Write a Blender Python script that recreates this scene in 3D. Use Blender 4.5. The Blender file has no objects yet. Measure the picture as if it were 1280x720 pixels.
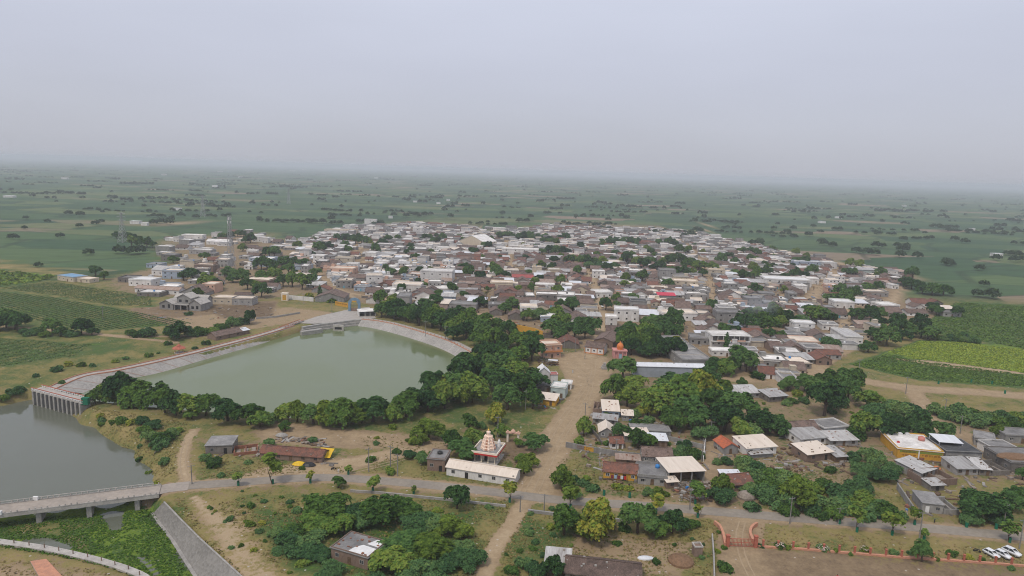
import bpy, bmesh, math, random
import numpy as np
from mathutils import Vector, Matrix, noise as mnoise

random.seed(7)
RNG = np.random.default_rng(11)
scene = bpy.context.scene
COL = scene.collection

# ------------------------------------------------------------------ camera
CAM_H = 100.0
FPX = 853.0                        # focal length in pixels of a 1280 wide frame
PITCH = math.radians(9.77)
ROLL = math.radians(1.75)
_c, _s = math.cos(PITCH), math.sin(PITCH)
_fwd = np.array([0, _c, -_s]); _r0 = np.array([1.0, 0, 0]); _u0 = np.array([0, _s, _c])
_right = math.cos(ROLL) * _r0 + math.sin(ROLL) * _u0
_up = -math.sin(ROLL) * _r0 + math.cos(ROLL) * _u0
cam_data = bpy.data.cameras.new("camera")
cam = bpy.data.objects.new("camera", cam_data)
COL.objects.link(cam)
cam_data.sensor_width = 36.0
cam_data.lens = FPX / 1280.0 * 36.0
cam_data.clip_start = 1.0
cam_data.clip_end = 90000.0
m = Matrix.Identity(4)
for i in range(3):
    m[i][0] = _right[i]; m[i][1] = _up[i]; m[i][2] = -_fwd[i]
m[2][3] = CAM_H
cam.matrix_world = m
scene.camera = cam

# ------------------------------------------------------------------ world, sun, exposure
SUN_EL, SUN_AZ = math.radians(58), math.radians(215)
world = bpy.data.worlds.new("World"); scene.world = world; world.use_nodes = True
wn = world.node_tree.nodes; wl = world.node_tree.links
for n in list(wn): wn.remove(n)
w_out = wn.new("ShaderNodeOutputWorld"); w_bg = wn.new("ShaderNodeBackground")
w_sky = wn.new("ShaderNodeTexSky"); w_sky.sky_type = 'NISHITA'; w_sky.sun_disc = False
w_sky.sun_elevation = SUN_EL; w_sky.sun_rotation = SUN_AZ
w_sky.air_density = 1.0; w_sky.dust_density = 4.0; w_sky.ozone_density = 1.0; w_sky.altitude = 500
w_tc = wn.new("ShaderNodeTexCoord"); w_sep = wn.new("ShaderNodeSeparateXYZ")
w_rmp = wn.new("ShaderNodeValToRGB")
w_no = wn.new("ShaderNodeTexNoise"); w_no.inputs['Scale'].default_value = 2.2; w_no.inputs['Detail'].default_value = 4
w_map = wn.new("ShaderNodeMapping"); w_map.inputs['Scale'].default_value = (1, 1, 4)
w_mr = wn.new("ShaderNodeMapRange"); w_mr.inputs['From Min'].default_value = 0.3; w_mr.inputs['From Max'].default_value = 0.7
w_mr.inputs['To Min'].default_value = 0.965; w_mr.inputs['To Max'].default_value = 1.035
w_mul = wn.new("ShaderNodeMix"); w_mul.data_type = 'RGBA'; w_mul.blend_type = 'MULTIPLY'; w_mul.inputs['Factor'].default_value = 1.0
w_mix = wn.new("ShaderNodeMix"); w_mix.data_type = 'RGBA'; w_mix.inputs['Factor'].default_value = 0.90
e = w_rmp.color_ramp.elements
e[0].position = 0.0; e[0].color = (4.15, 4.28, 4.78, 1)
e[1].position = 0.30; e[1].color = (5.75, 6.05, 7.1, 1)
e2 = w_rmp.color_ramp.elements.new(0.13); e2.color = (4.75, 4.92, 5.75, 1)
wl.new(w_tc.outputs['Generated'], w_sep.inputs[0]); wl.new(w_sep.outputs['Z'], w_rmp.inputs[0])
wl.new(w_tc.outputs['Generated'], w_map.inputs[0]); wl.new(w_map.outputs[0], w_no.inputs['Vector'])
wl.new(w_no.outputs['Fac'], w_mr.inputs['Value'])
wl.new(w_rmp.outputs[0], w_mul.inputs['A']); wl.new(w_mr.outputs[0], w_mul.inputs['B'])
wl.new(w_sky.outputs[0], w_mix.inputs['A']); wl.new(w_mul.outputs['Result'], w_mix.inputs['B'])
wl.new(w_mix.outputs['Result'], w_bg.inputs[0]); w_bg.inputs[1].default_value = 0.10
wl.new(w_bg.outputs[0], w_out.inputs[0])

sun_d = bpy.data.lights.new("sun", 'SUN'); sun_d.energy = 1.5; sun_d.angle = math.radians(10)
sun_d.color = (1.0, 0.92, 0.80)
sun = bpy.data.objects.new("sun", sun_d); COL.objects.link(sun)
_sd = Vector((math.sin(SUN_AZ) * math.cos(SUN_EL), math.cos(SUN_AZ) * math.cos(SUN_EL), math.sin(SUN_EL)))
sun.rotation_euler = _sd.to_track_quat('Z', 'Y').to_euler()

scene.view_settings.view_transform = 'Standard'
scene.view_settings.look = 'None'
scene.view_settings.exposure = 0.30
scene.view_settings.gamma = 1.0
scene.render.engine = 'CYCLES'
cy = scene.cycles
cy.max_bounces = 5; cy.diffuse_bounces = 2; cy.glossy_bounces = 2; cy.transmission_bounces = 2
cy.volume_bounces = 1; cy.transparent_max_bounces = 4
cy.use_denoising = True
try:
    cy.denoiser = 'OPENIMAGEDENOISE'; cy.denoising_input_passes = 'RGB_ALBEDO_NORMAL'; cy.denoising_prefilter = 'FAST'
except Exception:
    pass
cy.use_adaptive_sampling = False
cy.filter_width = 1.05
cy.caustics_reflective = False; cy.caustics_refractive = False
scene.render.use_persistent_data = False

# ------------------------------------------------------------------ pixel -> ground
def G(px, py, z=0.0):
    """the point at height z that the photograph shows at pixel (px, py)"""
    d = _right * ((px - 640) / FPX) + _up * (-(py - 360) / FPX) + _fwd
    t = (z - CAM_H) / d[2]
    return Vector((d[0] * t, d[1] * t, z))
def to_px(p):
    v = np.array([p[0], p[1], p[2] - CAM_H])
    zc = v @ _fwd
    return 640 + FPX * (v @ _right) / zc, 360 - FPX * (v @ _up) / zc, FPX / zc
def scale_at(p): return to_px(p)[2]
def gpoly(pts, z=0.0): return [(G(x, y, z).x, G(x, y, z).y) for x, y in pts]

def seg_dist(X, Y, pts, closed=False):
    d = np.full(X.shape, 1e9)
    n = len(pts)
    for i in range(n if closed else n - 1):
        ax, ay = pts[i]; bx, by = pts[(i + 1) % n]
        dx, dy = bx - ax, by - ay
        L = dx * dx + dy * dy + 1e-9
        t = np.clip(((X - ax) * dx + (Y - ay) * dy) / L, 0, 1)
        d = np.minimum(d, np.hypot(X - ax - t * dx, Y - ay - t * dy))
    return d
def inside(X, Y, pts):
    r = np.zeros(np.shape(X), bool)
    n = len(pts)
    for i in range(n):
        ax, ay = pts[i]; bx, by = pts[(i + 1) % n]
        c = (ay > Y) != (by > Y)
        xi = (bx - ax) * (Y - ay) / ((by - ay) if abs(by - ay) > 1e-9 else 1e-9) + ax
        r ^= c & (X < xi)
    return r
def sdist(X, Y, pts):
    """distance to the outline, positive inside"""
    return np.where(inside(X, Y, pts), 1, -1) * seg_dist(X, Y, pts, True)

def smooth(pts, n=4):
    """Catmull-Rom through the points"""
    out = []
    P = [Vector((*p, 0)) if len(p) == 2 else Vector(p) for p in pts]
    for i in range(len(P) - 1):
        p0 = P[max(i - 1, 0)]; p1 = P[i]; p2 = P[i + 1]; p3 = P[min(i + 2, len(P) - 1)]
        for k in range(n):
            t = k / n
            out.append(0.5 * ((2 * p1) + (p2 - p0) * t + (2 * p0 - 5 * p1 + 4 * p2 - p3) * t * t + (3 * p1 - p0 - 3 * p2 + p3) * t ** 3))
    out.append(P[-1])
    return out

# ------------------------------------------------------------------ materials
MATS = {}
def mat(name, c1, c2=None, scale=0.4, rough=0.85, amount=0.5, fine=0.0, spec=0.25, rand=0.0, bump=0.0, stretch=None, metal=0.0, obj=False):
    """two-tone weathered surface: noise in world metres, plus a per-object variation of brightness"""
    if name in MATS: return MATS[name]
    mt = bpy.data.materials.new(name); mt.use_nodes = True
    nt = mt.node_tree; N = nt.nodes; L = nt.links
    b = N["Principled BSDF"]
    b.inputs['Roughness'].default_value = rough
    b.inputs['Specular IOR Level'].default_value = spec
    b.inputs['Metallic'].default_value = metal
    c2 = c2 or tuple(x * 0.7 for x in c1)
    g = N.new("ShaderNodeTexCoord") if obj else N.new("ShaderNodeNewGeometry")
    pos = g.outputs['Object'] if obj else g.outputs['Position']
    if obj:
        oi0 = N.new("ShaderNodeObjectInfo"); ad = N.new("ShaderNodeVectorMath"); ad.operation = 'ADD'
        ml = N.new("ShaderNodeMath"); ml.operation = 'MULTIPLY'; ml.inputs[1].default_value = 91.0
        L.new(oi0.outputs['Random'], ml.inputs[0]); L.new(pos, ad.inputs[0]); L.new(ml.outputs[0], ad.inputs[1]); pos = ad.outputs[0]
    if stretch:
        mp = N.new("ShaderNodeMapping"); mp.inputs['Scale'].default_value = stretch
        L.new(pos, mp.inputs[0]); pos = mp.outputs[0]
    no = N.new("ShaderNodeTexNoise"); no.inputs['Scale'].default_value = scale; no.inputs['Detail'].default_value = 6; no.inputs['Roughness'].default_value = 0.65
    L.new(pos, no.inputs['Vector'])
    r = N.new("ShaderNodeMapRange"); r.inputs['From Min'].default_value = 0.5 - 0.5 * amount * 0.5; r.inputs['From Max'].default_value = 0.5 + 0.5 * amount * 0.5
    L.new(no.outputs['Fac'], r.inputs['Value'])
    mx = N.new("ShaderNodeMix"); mx.data_type = 'RGBA'
    mx.inputs['A'].default_value = (*c1, 1); mx.inputs['B'].default_value = (*c2, 1)
    L.new(r.outputs[0], mx.inputs['Factor'])
    out = mx.outputs['Result']
    if fine > 0:
        n2 = N.new("ShaderNodeTexNoise"); n2.inputs['Scale'].default_value = scale * 7; n2.inputs['Detail'].default_value = 3
        L.new(pos, n2.inputs['Vector'])
        r2 = N.new("ShaderNodeMapRange"); r2.inputs['From Min'].default_value = 0.3; r2.inputs['From Max'].default_value = 0.7
        r2.inputs['To Min'].default_value = 1 - fine; r2.inputs['To Max'].default_value = 1 + fine
        L.new(n2.outputs['Fac'], r2.inputs['Value'])
        m2 = N.new("ShaderNodeMix"); m2.data_type = 'RGBA'; m2.blend_type = 'MULTIPLY'; m2.inputs['Factor'].default_value = 1
        L.new(out, m2.inputs['A']); L.new(r2.outputs[0], m2.inputs['B']); out = m2.outputs['Result']
    if rand > 0:
        oi = N.new("ShaderNodeObjectInfo")
        r3 = N.new("ShaderNodeMapRange"); r3.inputs['To Min'].default_value = 1 - rand; r3.inputs['To Max'].default_value = 1 + rand
        L.new(oi.outputs['Random'], r3.inputs['Value'])
        m3 = N.new("ShaderNodeMix"); m3.data_type = 'RGBA'; m3.blend_type = 'MULTIPLY'; m3.inputs['Factor'].default_value = 1
        L.new(out, m3.inputs['A']); L.new(r3.outputs[0], m3.inputs['B']); out = m3.outputs['Result']
    L.new(out, b.inputs['Base Color'])
    if bump > 0:
        bp = N.new("ShaderNodeBump"); bp.inputs['Distance'].default_value = bump; bp.inputs['Strength'].default_value = 0.7
        L.new(no.outputs['Fac'], bp.inputs['Height']); L.new(bp.outputs[0], b.inputs['Normal'])
    MATS[name] = mt
    return mt

def leaf_mat(name, dark, light, yellow=None, trans=0.22):
    mt = bpy.data.materials.new(name); mt.use_nodes = True
    nt = mt.node_tree; N = nt.nodes; L = nt.links
    for n in list(N): N.remove(n)
    out = N.new("ShaderNodeOutputMaterial")
    d = N.new("ShaderNodeBsdfDiffuse"); t = N.new("ShaderNodeBsdfTranslucent"); ms = N.new("ShaderNodeMixShader"); ms.inputs[0].default_value = trans
    g = N.new("ShaderNodeNewGeometry"); oi = N.new("ShaderNodeObjectInfo")
    no = N.new("ShaderNodeTexNoise"); no.inputs['Scale'].default_value = 0.55; no.inputs['Detail'].default_value = 3
    L.new(g.outputs['Position'], no.inputs['Vector'])
    # leaf by leaf, clump by clump and tree by tree
    a = N.new("ShaderNodeMath"); a.operation = 'MULTIPLY_ADD'; a.inputs[1].default_value = 0.55; L.new(g.outputs['Random Per Island'], a.inputs[0])
    b = N.new("ShaderNodeMath"); b.operation = 'MULTIPLY_ADD'; b.inputs[1].default_value = 0.9; b.inputs[2].default_value = -0.45
    L.new(no.outputs['Fac'], b.inputs[0]); L.new(b.outputs[0], a.inputs[2])
    c = N.new("ShaderNodeMath"); c.operation = 'MULTIPLY_ADD'; c.inputs[1].default_value = 0.85; L.new(oi.outputs['Random'], c.inputs[0])
    a2 = N.new('ShaderNodeMath'); a2.operation = 'SUBTRACT'; a2.inputs[1].default_value = .15; L.new(a.outputs[0], a2.inputs[0]); L.new(a2.outputs[0], c.inputs[2])
    rp = N.new("ShaderNodeValToRGB")
    rp.color_ramp.elements[0].position = 0.05; rp.color_ramp.elements[0].color = (*dark, 1)
    rp.color_ramp.elements[1].position = 0.78; rp.color_ramp.elements[1].color = (*light, 1)
    if yellow:
        el = rp.color_ramp.elements.new(1.0); el.color = (*yellow, 1)
    L.new(c.outputs[0], rp.inputs[0])
    L.new(rp.outputs[0], d.inputs[0]); L.new(rp.outputs[0], t.inputs[0])
    L.new(d.outputs[0], ms.inputs[1]); L.new(t.outputs[0], ms.inputs[2]); L.new(ms.outputs[0], out.inputs[0])
    MATS[name] = mt
    return mt

M = {}
# walls
M['wall_white'] = mat('whitewashed_wall', (.72, .70, .67), (.50, .48, .45), .35, fine=.08, rand=.10, stretch=(1.3, 1.3, .35), amount=.75)
M['wall_cream'] = mat('cream_wall', (.56, .48, .36), (.42, .36, .28), .35, fine=.08, rand=.08, stretch=(1.3, 1.3, .35), amount=.75)
M['wall_grey'] = mat('grey_cement_wall', (.32, .31, .29), (.21, .20, .19), .4, fine=.12, rand=.15, stretch=(1.3, 1.3, .35), amount=.75)
M['wall_brick'] = mat('brown_brick_wall', (.24, .165, .125), (.17, .12, .095), .5, fine=.18, rand=.12, stretch=(1.3, 1.3, .35), amount=.75)
M['wall_stone'] = mat('dark_stone_wall', (.20, .18, .16), (.13, .115, .10), .9, fine=.25, rand=.12, stretch=(1.3, 1.3, .35), amount=.75)
M['wall_yellow'] = mat('yellow_ochre_wall', (.60, .33, .035), (.48, .26, .04), .5, fine=.10, stretch=(1.3, 1.3, .35), amount=.75)
M['wall_pink'] = mat('peach_pink_wall', (.60, .38, .27), (.50, .32, .24), .5, fine=.06, stretch=(1.3, 1.3, .35), amount=.75)
M['wall_blue'] = mat('pale_blue_wall', (.36, .42, .50), (.28, .33, .38), .5, fine=.08)
M['wall_mint'] = mat('pale_mint_wall', (.46, .53, .50), (.36, .42, .40), .5, fine=.08)
M['wall_orange'] = mat('orange_wall', (.60, .24, .08), (.48, .20, .08), .5, fine=.08)
M['wall_hall'] = mat('blue_grey_sheet_wall', (.33, .36, .40), (.27, .30, .33), .12, fine=.05)
# roofs
M['roof_white'] = mat('white_concrete_roof', (.80, .77, .73), (.56, .53, .49), .22, fine=.12, rand=.14)
M['roof_beige'] = mat('beige_concrete_roof', (.74, .63, .51), (.56, .47, .38), .22, fine=.10, rand=.10)
M['roof_grey'] = mat('grey_concrete_roof', (.26, .25, .24), (.16, .155, .15), .25, fine=.15, rand=.18)
M['roof_black'] = mat('black_bitumen_roof', (.045, .047, .050), (.09, .09, .09), .3, fine=.2)
M['roof_tile'] = mat('dark_brown_roof_tiles', (.098, .070, .058), (.175, .122, .10), .55, fine=.35, rand=.22, bump=.08)
M['roof_red'] = mat('weathered_red_roof_tiles', (.21, .088, .058), (.115, .066, .052), .6, fine=.30, rand=.12, bump=.08)
M['roof_orange'] = mat('new_orange_roof_tiles', (.46, .125, .055), (.33, .10, .055), .8, fine=.25, bump=.06)
M['roof_brightred'] = mat('bright_red_roof', (.36, .095, .085), (.28, .08, .075), .4, fine=.12)
M['roof_magenta'] = mat('pink_red_sheet_roof', (.58, .06, .10), (.48, .06, .09), .3, fine=.08)
M['roof_tin'] = mat('grey_tin_sheet', (.50, .49, .47), (.24, .22, .20), 1.0, rough=.5, fine=.16, rand=.2, spec=.4, stretch=(.85, .10, .3), obj=True, amount=.9)
M['roof_rust'] = mat('rusty_tin_sheet', (.38, .31, .26), (.23, .13, .085), 1.0, rough=.6, fine=.2, rand=.12, stretch=(.8, .14, .3), obj=True, amount=.9)
M['roof_pale'] = mat('pale_tin_sheet', (.74, .65, .55), (.58, .48, .38), 1.0, rough=.5, fine=.08, spec=.4, stretch=(.7, .05, .3), obj=True, amount=1.1)
M['roof_bluewhite'] = mat('blue_white_sheet', (.70, .71, .73), (.54, .55, .57), 1.0, rough=.45, fine=.08, spec=.4, stretch=(.7, .06, .3), obj=True, amount=1.0)
M['roof_blue'] = mat('sky_blue_sheet', (.16, .33, .50), (.13, .27, .42), .3, rough=.5)
M['dark'] = mat('dark_opening', (.018, .018, .020), (.03, .028, .026), 1.0, rough=.5)
M['glass'] = mat('window_pane', (.035, .042, .05), (.06, .065, .07), .8, rough=.18, spec=.5)
M['wood'] = mat('weathered_wood', (.16, .10, .06), (.10, .065, .04), 1.5, fine=.2)
M['door_blue'] = mat('turquoise_door_paint', (.10, .33, .42), (.09, .27, .34), 1.0)
M['white'] = mat('white_paint', (.74, .73, .71), (.62, .61, .59), .6, fine=.05, rough=.6)
M['concrete'] = mat('concrete', (.36, .34, .31), (.26, .245, .225), .5, fine=.14)
M['concrete_light'] = mat('light_concrete', (.45, .42, .38), (.34, .315, .285), .5, fine=.12)
M['red_paint'] = mat('red_orange_paint', (.44, .135, .085), (.33, .11, .075), 1.2, fine=.12)
M['salmon'] = mat('salmon_paint', (.54, .26, .16), (.42, .21, .14), .9, fine=.12)
M['red'] = mat('red_enamel', (.55, .035, .025), (.44, .035, .03), .8, rough=.5)
M['metal'] = mat('galvanised_steel', (.30, .31, .32), (.22, .22, .22), 2.0, rough=.5, metal=.3)
M['steel_haze'] = mat('pylon_steel', (.34, .34, .34), (.27, .27, .27), .3, rough=.6)
M['bark'] = mat('bark', (.12, .085, .06), (.07, .05, .036), 2.0, fine=.3)
M['green_net'] = mat('green_guard_net', (.012, .16, .085), (.01, .12, .07), 3.0, fine=.2)
M['yellow_tarp'] = mat('yellow_tarpaulin', (.72, .46, .02), (.6, .38, .02), .8, rough=.5)
M['blue_tarp'] = mat('blue_tarpaulin', (.06, .17, .52), (.05, .13, .42), .8, rough=.5)
M['tank_black'] = mat('black_plastic', (.02, .02, .022), (.03, .03, .03), 1., rough=.4)
M['tank_blue'] = mat('blue_plastic', (.04, .22, .52), (.04, .18, .44), 1., rough=.4)
M['tank_white'] = mat('white_plastic', (.68, .68, .67), (.58, .58, .57), 1., rough=.4)
M['tank_red'] = mat('faded_red_plastic', (.55, .21, .17), (.46, .18, .15), 1., rough=.5)
M['shikhara'] = mat('cream_peach_temple_paint', (.86, .69, .57), (.78, .56, .42), 1.2, fine=.12)
M['cream'] = mat('cream_paint', (.78, .69, .57), (.68, .59, .47), .7, fine=.08)
M['gold'] = mat('golden_finial', (.62, .40, .08), (.5, .32, .06), 1., rough=.35, metal=.5)
M['saffron'] = mat('saffron_orange_paint', (.66, .21, .06), (.55, .17, .05), .9, rough=.6)
M['pinkred'] = mat('pink_shrine_paint', (.62, .30, .27), (.52, .25, .23), .9)
M['archblue'] = mat('blue_grey_arch_paint', (.17, .27, .36), (.13, .21, .28), .9)
M['pole'] = mat('weathered_pole', (.24, .23, .21), (.17, .16, .15), 1.0)
M['stone_pitch'] = None
M['carpaint'] = mat('white_car_paint', (.74, .75, .76), (.70, .71, .72), .5, rough=.22, spec=.5)
M['rubber'] = mat('tyre_rubber', (.02, .02, .02), (.03, .03, .03), 3.)
M['brickred'] = mat('red_brick', (.30, .13, .08), (.20, .09, .06), 1.2, fine=.2)
M['rubble'] = mat('rubble', (.30, .255, .21), (.20, .16, .13), 1.0, fine=.25)
M['hay'] = mat('dry_brown_straw', (.22, .13, .075), (.15, .09, .05), 1.4, fine=.3)
M['cloth_a'] = mat('maroon_cloth', (.22, .03, .05), (.16, .03, .04), 2.)
M['cloth_b'] = mat('pale_blue_cloth', (.35, .48, .58), (.28, .4, .5), 2.)
M['skin'] = mat('skin', (.22, .12, .075), (.18, .10, .06), 4.)
M['cloth_w'] = mat('white_cloth', (.7, .68, .64), (.6, .58, .55), 3.)
M['letter'] = mat('dark_red_sign_paint', (.20, .05, .025), (.16, .05, .03), 3.)
M['greenpaint'] = mat('green_paint_band', (.16, .24, .05), (.24, .25, .04), 1.6, fine=.2)
M['leaf_mid'] = leaf_mat('mid_green_leaves', (.030, .070, .020), (.120, .210, .042), (.20, .26, .05), .2)
#
M['leaf_dark'] = leaf_mat('dark_green_leaves', (.020, .052, .020), (.085, .170, .048), (.12, .20, .055), .2)
M['leaf_yellow'] = leaf_mat('yellow_green_leaves', (.055, .100, .020), (.175, .245, .040), (.32, .30, .05), .22)
M['leaf_feather'] = leaf_mat('feathery_blue_green_leaves', (.034, .084, .034), (.110, .205, .072), (.17, .25, .08), .2)
M['leaf_lush'] = leaf_mat('lush_marsh_leaves', (.050, .115, .020), (.120, .215, .034), (.17, .24, .045), .3)
M['leaf_dry'] = leaf_mat('dry_grass_blades', (.20, .155, .062), (.35, .275, .125), (.42, .34, .18), .25)
M['leaf_olive'] = leaf_mat('olive_grass_blades', (.105, .105, .034), (.22, .195, .066), (.28, .24, .09), .25)
M['leaf_crop'] = leaf_mat('dark_crop_leaves', (.040, .085, .034), (.095, .150, .055), (.12, .17, .06), .3)
M['leaf_crop2'] = leaf_mat('deep_green_crop_leaves', (.055, .115, .026), (.125, .205, .048), (.16, .23, .055), .3)
M['leaf_cane'] = leaf_mat('bright_field_leaves', (.19, .27, .035), (.31, .40, .055), (.36, .40, .08), .3)
M['leaf_far'] = leaf_mat('distant_tree_leaves', (.030, .056, .028), (.072, .110, .050), None, .25)
M['flower'] = mat('pale_flowers', (.62, .52, .48), (.55, .42, .38), 3.)

# ------------------------------------------------------------------ mesh builder
class MB:
    def __init__(s): s.v = []; s.f = []; s.m = []
    def add(s, vs, fs, mi=0):
        o = len(s.v); s.v.extend([tuple(v) for v in vs]); s.f.extend([tuple(i + o for i in f) for f in fs]); s.m.extend([mi] * len(fs))
    def box(s, x0, x1, y0, y1, z0, z1, mi=0, top=None):
        vs = [(x0, y0, z0), (x1, y0, z0), (x1, y1, z0), (x0, y1, z0), (x0, y0, z1), (x1, y0, z1), (x1, y1, z1), (x0, y1, z1)]
        s.add(vs, [(0, 3, 2, 1), (0, 1, 5, 4), (1, 2, 6, 5), (2, 3, 7, 6), (3, 0, 4, 7)], mi)
        s.add([vs[4], vs[5], vs[6], vs[7]], [(0, 1, 2, 3)], mi if top is None else top)
    def bar(s, a, b, w, h=None, mi=0):
        """a square bar from a to b"""
        a = Vector(a); b = Vector(b); d = (b - a).normalized(); h = h or w
        u = d.cross(Vector((0, 0, 1)))
        u = Vector((1, 0, 0)) if u.length < 1e-4 else u.normalized()
        k = u.cross(d).normalized()
        vs = []
        for p in (a, b):
            for su, sk in ((-1, -1), (1, -1), (1, 1), (-1, 1)): vs.append(p + u * (su * w / 2) + k * (sk * h / 2))
        s.add(vs, [(0, 1, 2, 3), (7, 6, 5, 4), (0, 4, 5, 1), (1, 5, 6, 2), (2, 6, 7, 3), (3, 7, 4, 0)], mi)
    def tube(s, pts, rad, n=7, mi=0, cap=True):
        pts = [Vector(p) for p in pts]; vs = []; N = len(pts)
        for i, p in enumerate(pts):
            d = (pts[min(i + 1, N - 1)] - pts[max(i - 1, 0)]).normalized()
            u = d.cross(Vector((0.3, 1, 0.1)));
            u = Vector((1, 0, 0)) if u.length < 1e-3 else u.normalized()
            k = d.cross(u).normalized()
            r = rad[i] if isinstance(rad, (list, tuple)) else rad
            for j in range(n):
                a = 2 * math.pi * j / n
                vs.append(p + (u * math.cos(a) + k * math.sin(a)) * r)
        fs = []
        for i in range(N - 1):
            for j in range(n):
                fs.append((i * n + j, i * n + (j + 1) % n, (i + 1) * n + (j + 1) % n, (i + 1) * n + j))
        if cap:
            fs.append(tuple(range(n - 1, -1, -1))); fs.append(tuple((N - 1) * n + j for j in range(n)))
        s.add(vs, fs, mi)
    def lathe(s, prof, n=16, cx=0, cy=0, mi=0, rot=0, square=False):
        vs = []
        for r, z in prof:
            for j in range(n):
                a = 2 * math.pi * j / n + rot
                rr = r
                if square: rr = r / max(abs(math.cos(a)), abs(math.sin(a)))
                vs.append((cx + rr * math.cos(a), cy + rr * math.sin(a), z))
        fs = []
        for i in range(len(prof) - 1):
            for j in range(n):
                fs.append((i * n + j, i * n + (j + 1) % n, (i + 1) * n + (j + 1) % n, (i + 1) * n + j))
        fs.append(tuple(range(n - 1, -1, -1))); fs.append(tuple((len(prof) - 1) * n + j for j in range(n)))
        s.add(vs, fs, mi)
    def prism(s, poly, z0, z1, mi=0, top=None):
        n = len(poly)
        vs = [(x, y, z0) for x, y in poly] + [(x, y, z1) for x, y in poly]
        s.add(vs, [(i, (i + 1) % n, n + (i + 1) % n, n + i) for i in range(n)] + [tuple(range(n - 1, -1, -1))], mi)
        s.add([(x, y, z1) for x, y in poly], [tuple(range(n))], mi if top is None else top)
    def mesh(s, name, mats, smooth=False):
        me = bpy.data.meshes.new(name)
        me.from_pydata(s.v, [], s.f); 
        for mt in (mats if isinstance(mats, (list, tuple)) else [mats]): me.materials.append(mt)
        me.polygons.foreach_set('material_index', s.m)
        if smooth: me.polygons.foreach_set('use_smooth', [True] * len(s.f))
        me.update()
        return me
    def obj(s, name, mats, parent=None, smooth=False):
        return link(name, s.mesh(name, mats, smooth), parent)

def link(name, data, parent=None, loc=None, rz=None, sc=None):
    o = bpy.data.objects.new(name, data); COL.objects.link(o)
    if parent is not None: o.parent = parent
    if loc is not None: o.location = loc
    if rz is not None: o.rotation_euler = (0, 0, rz)
    if sc is not None: o.scale = sc
    return o

AUTO = []          # (object, noun, look, position): labelled at the end by nearness to landmarks
LANDMARKS = []     # (phrase, position)
def tag(o, label=None, cat=None, group=None, kind=None):
    if label: o['label'] = label
    if cat: o['category'] = cat
    if group: o['group'] = group
    if kind: o['kind'] = kind
    return o
def thing(name, label, cat, loc=(0, 0, 0), rz=0, group=None):
    return tag(link(name, None, None, loc, rz), label, cat, group)
def landmark(phrase, p): LANDMARKS.append((phrase, (p[0], p[1])))
def auto(o, noun, look, p, cat, group):
    tag(o, None, cat, group); AUTO.append((o, noun, look, (p[0], p[1])))
def structure(o): o['kind'] = 'structure'; return o

# ------------------------------------------------------------------ terrain
POND_RIM = gpoly([(62, 489), (108, 470), (150, 462), (205, 452), (258, 440), (330, 421), (372, 409), (392, 404), (452, 399), (482, 403), (520, 413), (560, 426), (590, 441), (594, 458), (560, 482), (505, 507), (440, 520), (350, 521), (250, 514), (180, 508), (112, 500)])
RIVER = gpoly([(-160, 508), (-60, 500), (24, 484), (34, 476), (112, 492), (118, 508), (150, 523), (196, 548), (222, 575), (212, 612), (120, 632), (-160, 655)])
MARSH = gpoly([(-160, 640), (196, 612), (207, 629), (250, 674), (306, 724), (360, 790), (200, 790), (186, 726), (132, 705), (60, 690), (0, 680), (-160, 668)])
_rt = [G(x, y, .35) for x, y in ((205, 627), (225, 648), (250, 673), (306, 724), (350, 768))]; _rb = [G(x, y, -4.7) for x, y in ((190, 643), (202, 659), (216, 678), (244, 722), (275, 768))]
REVET = [(a.lerp(b, .18).x, a.lerp(b, .18).y) for a, b in zip(_rt, _rb)] + [(a.lerp(b, .9).x, a.lerp(b, .9).y) for a, b in zip(_rt[::-1], _rb[::-1])]
PUDDLES = [gpoly(p, -4.3) for p in ([(22, 676), (60, 672), (88, 680), (92, 690), (60, 688)], [(166, 692), (180, 696), (206, 722), (196, 726), (178, 706)], [(128, 640), (158, 634), (152, 662), (136, 664)])]
def ground_h(X, Y):
    X = np.asarray(X, float); Y = np.asarray(Y, float)
    h = np.zeros(X.shape)
    near = (np.abs(X) < 420) & (Y > 60) & (Y < 520)
    if not near.any(): return h
    x, y = X[near], Y[near]
    wob = 0.9 * np.sin(x * .31 + 1.3 * np.sin(y * .23)) + 0.6 * np.sin(y * .47 + x * .11)
    t = sdist(x, y, POND_RIM)
    hp = -6.0 * np.clip(t / 3.2, 0, 1)
    t = sdist(x, y, RIVER) + wob
    u = np.clip(t / 11.0, 0, 1); hr = -6.5 * (u * u * (3 - 2 * u))
    t = sdist(x, y, MARSH)
    hm = -4.15 * np.clip(t / 2.6, 0, 1) + np.where(t > 2.6, .16 * wob, 0)
    for p in PUDDLES:
        hm = hm - 0.75 * np.clip((sdist(x, y, p) + .6) / 1.4, 0, 1)
    rv = np.where(inside(x, y, REVET), -6.4, 0)
    h[near] = np.minimum(np.minimum(np.minimum(hp, hr), hm), rv)
    return h
def gz(x, y): return float(ground_h(np.array([x]), np.array([y]))[0])

def axis(lo, hi, step, far_lo, far_hi, grow=1.16):
    a = list(np.arange(lo, hi + .01, step))
    s, v = step, a[-1]
    while v < far_hi:
        s *= grow; v += s; a.append(v)
    s, v, b = step, a[0], []
    while v > far_lo:
        s *= grow; v -= s; b.append(v)
    return np.array(b[::-1] + a)
XS = axis(-230, 330, 1.7, -22000, 22000)
YS = axis(110, 520, 1.7, -300, 26000)
GX, GY = np.meshgrid(XS, YS)
GH = ground_h(GX, GY)
cov = np.zeros(GX.shape + (4,))
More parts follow.
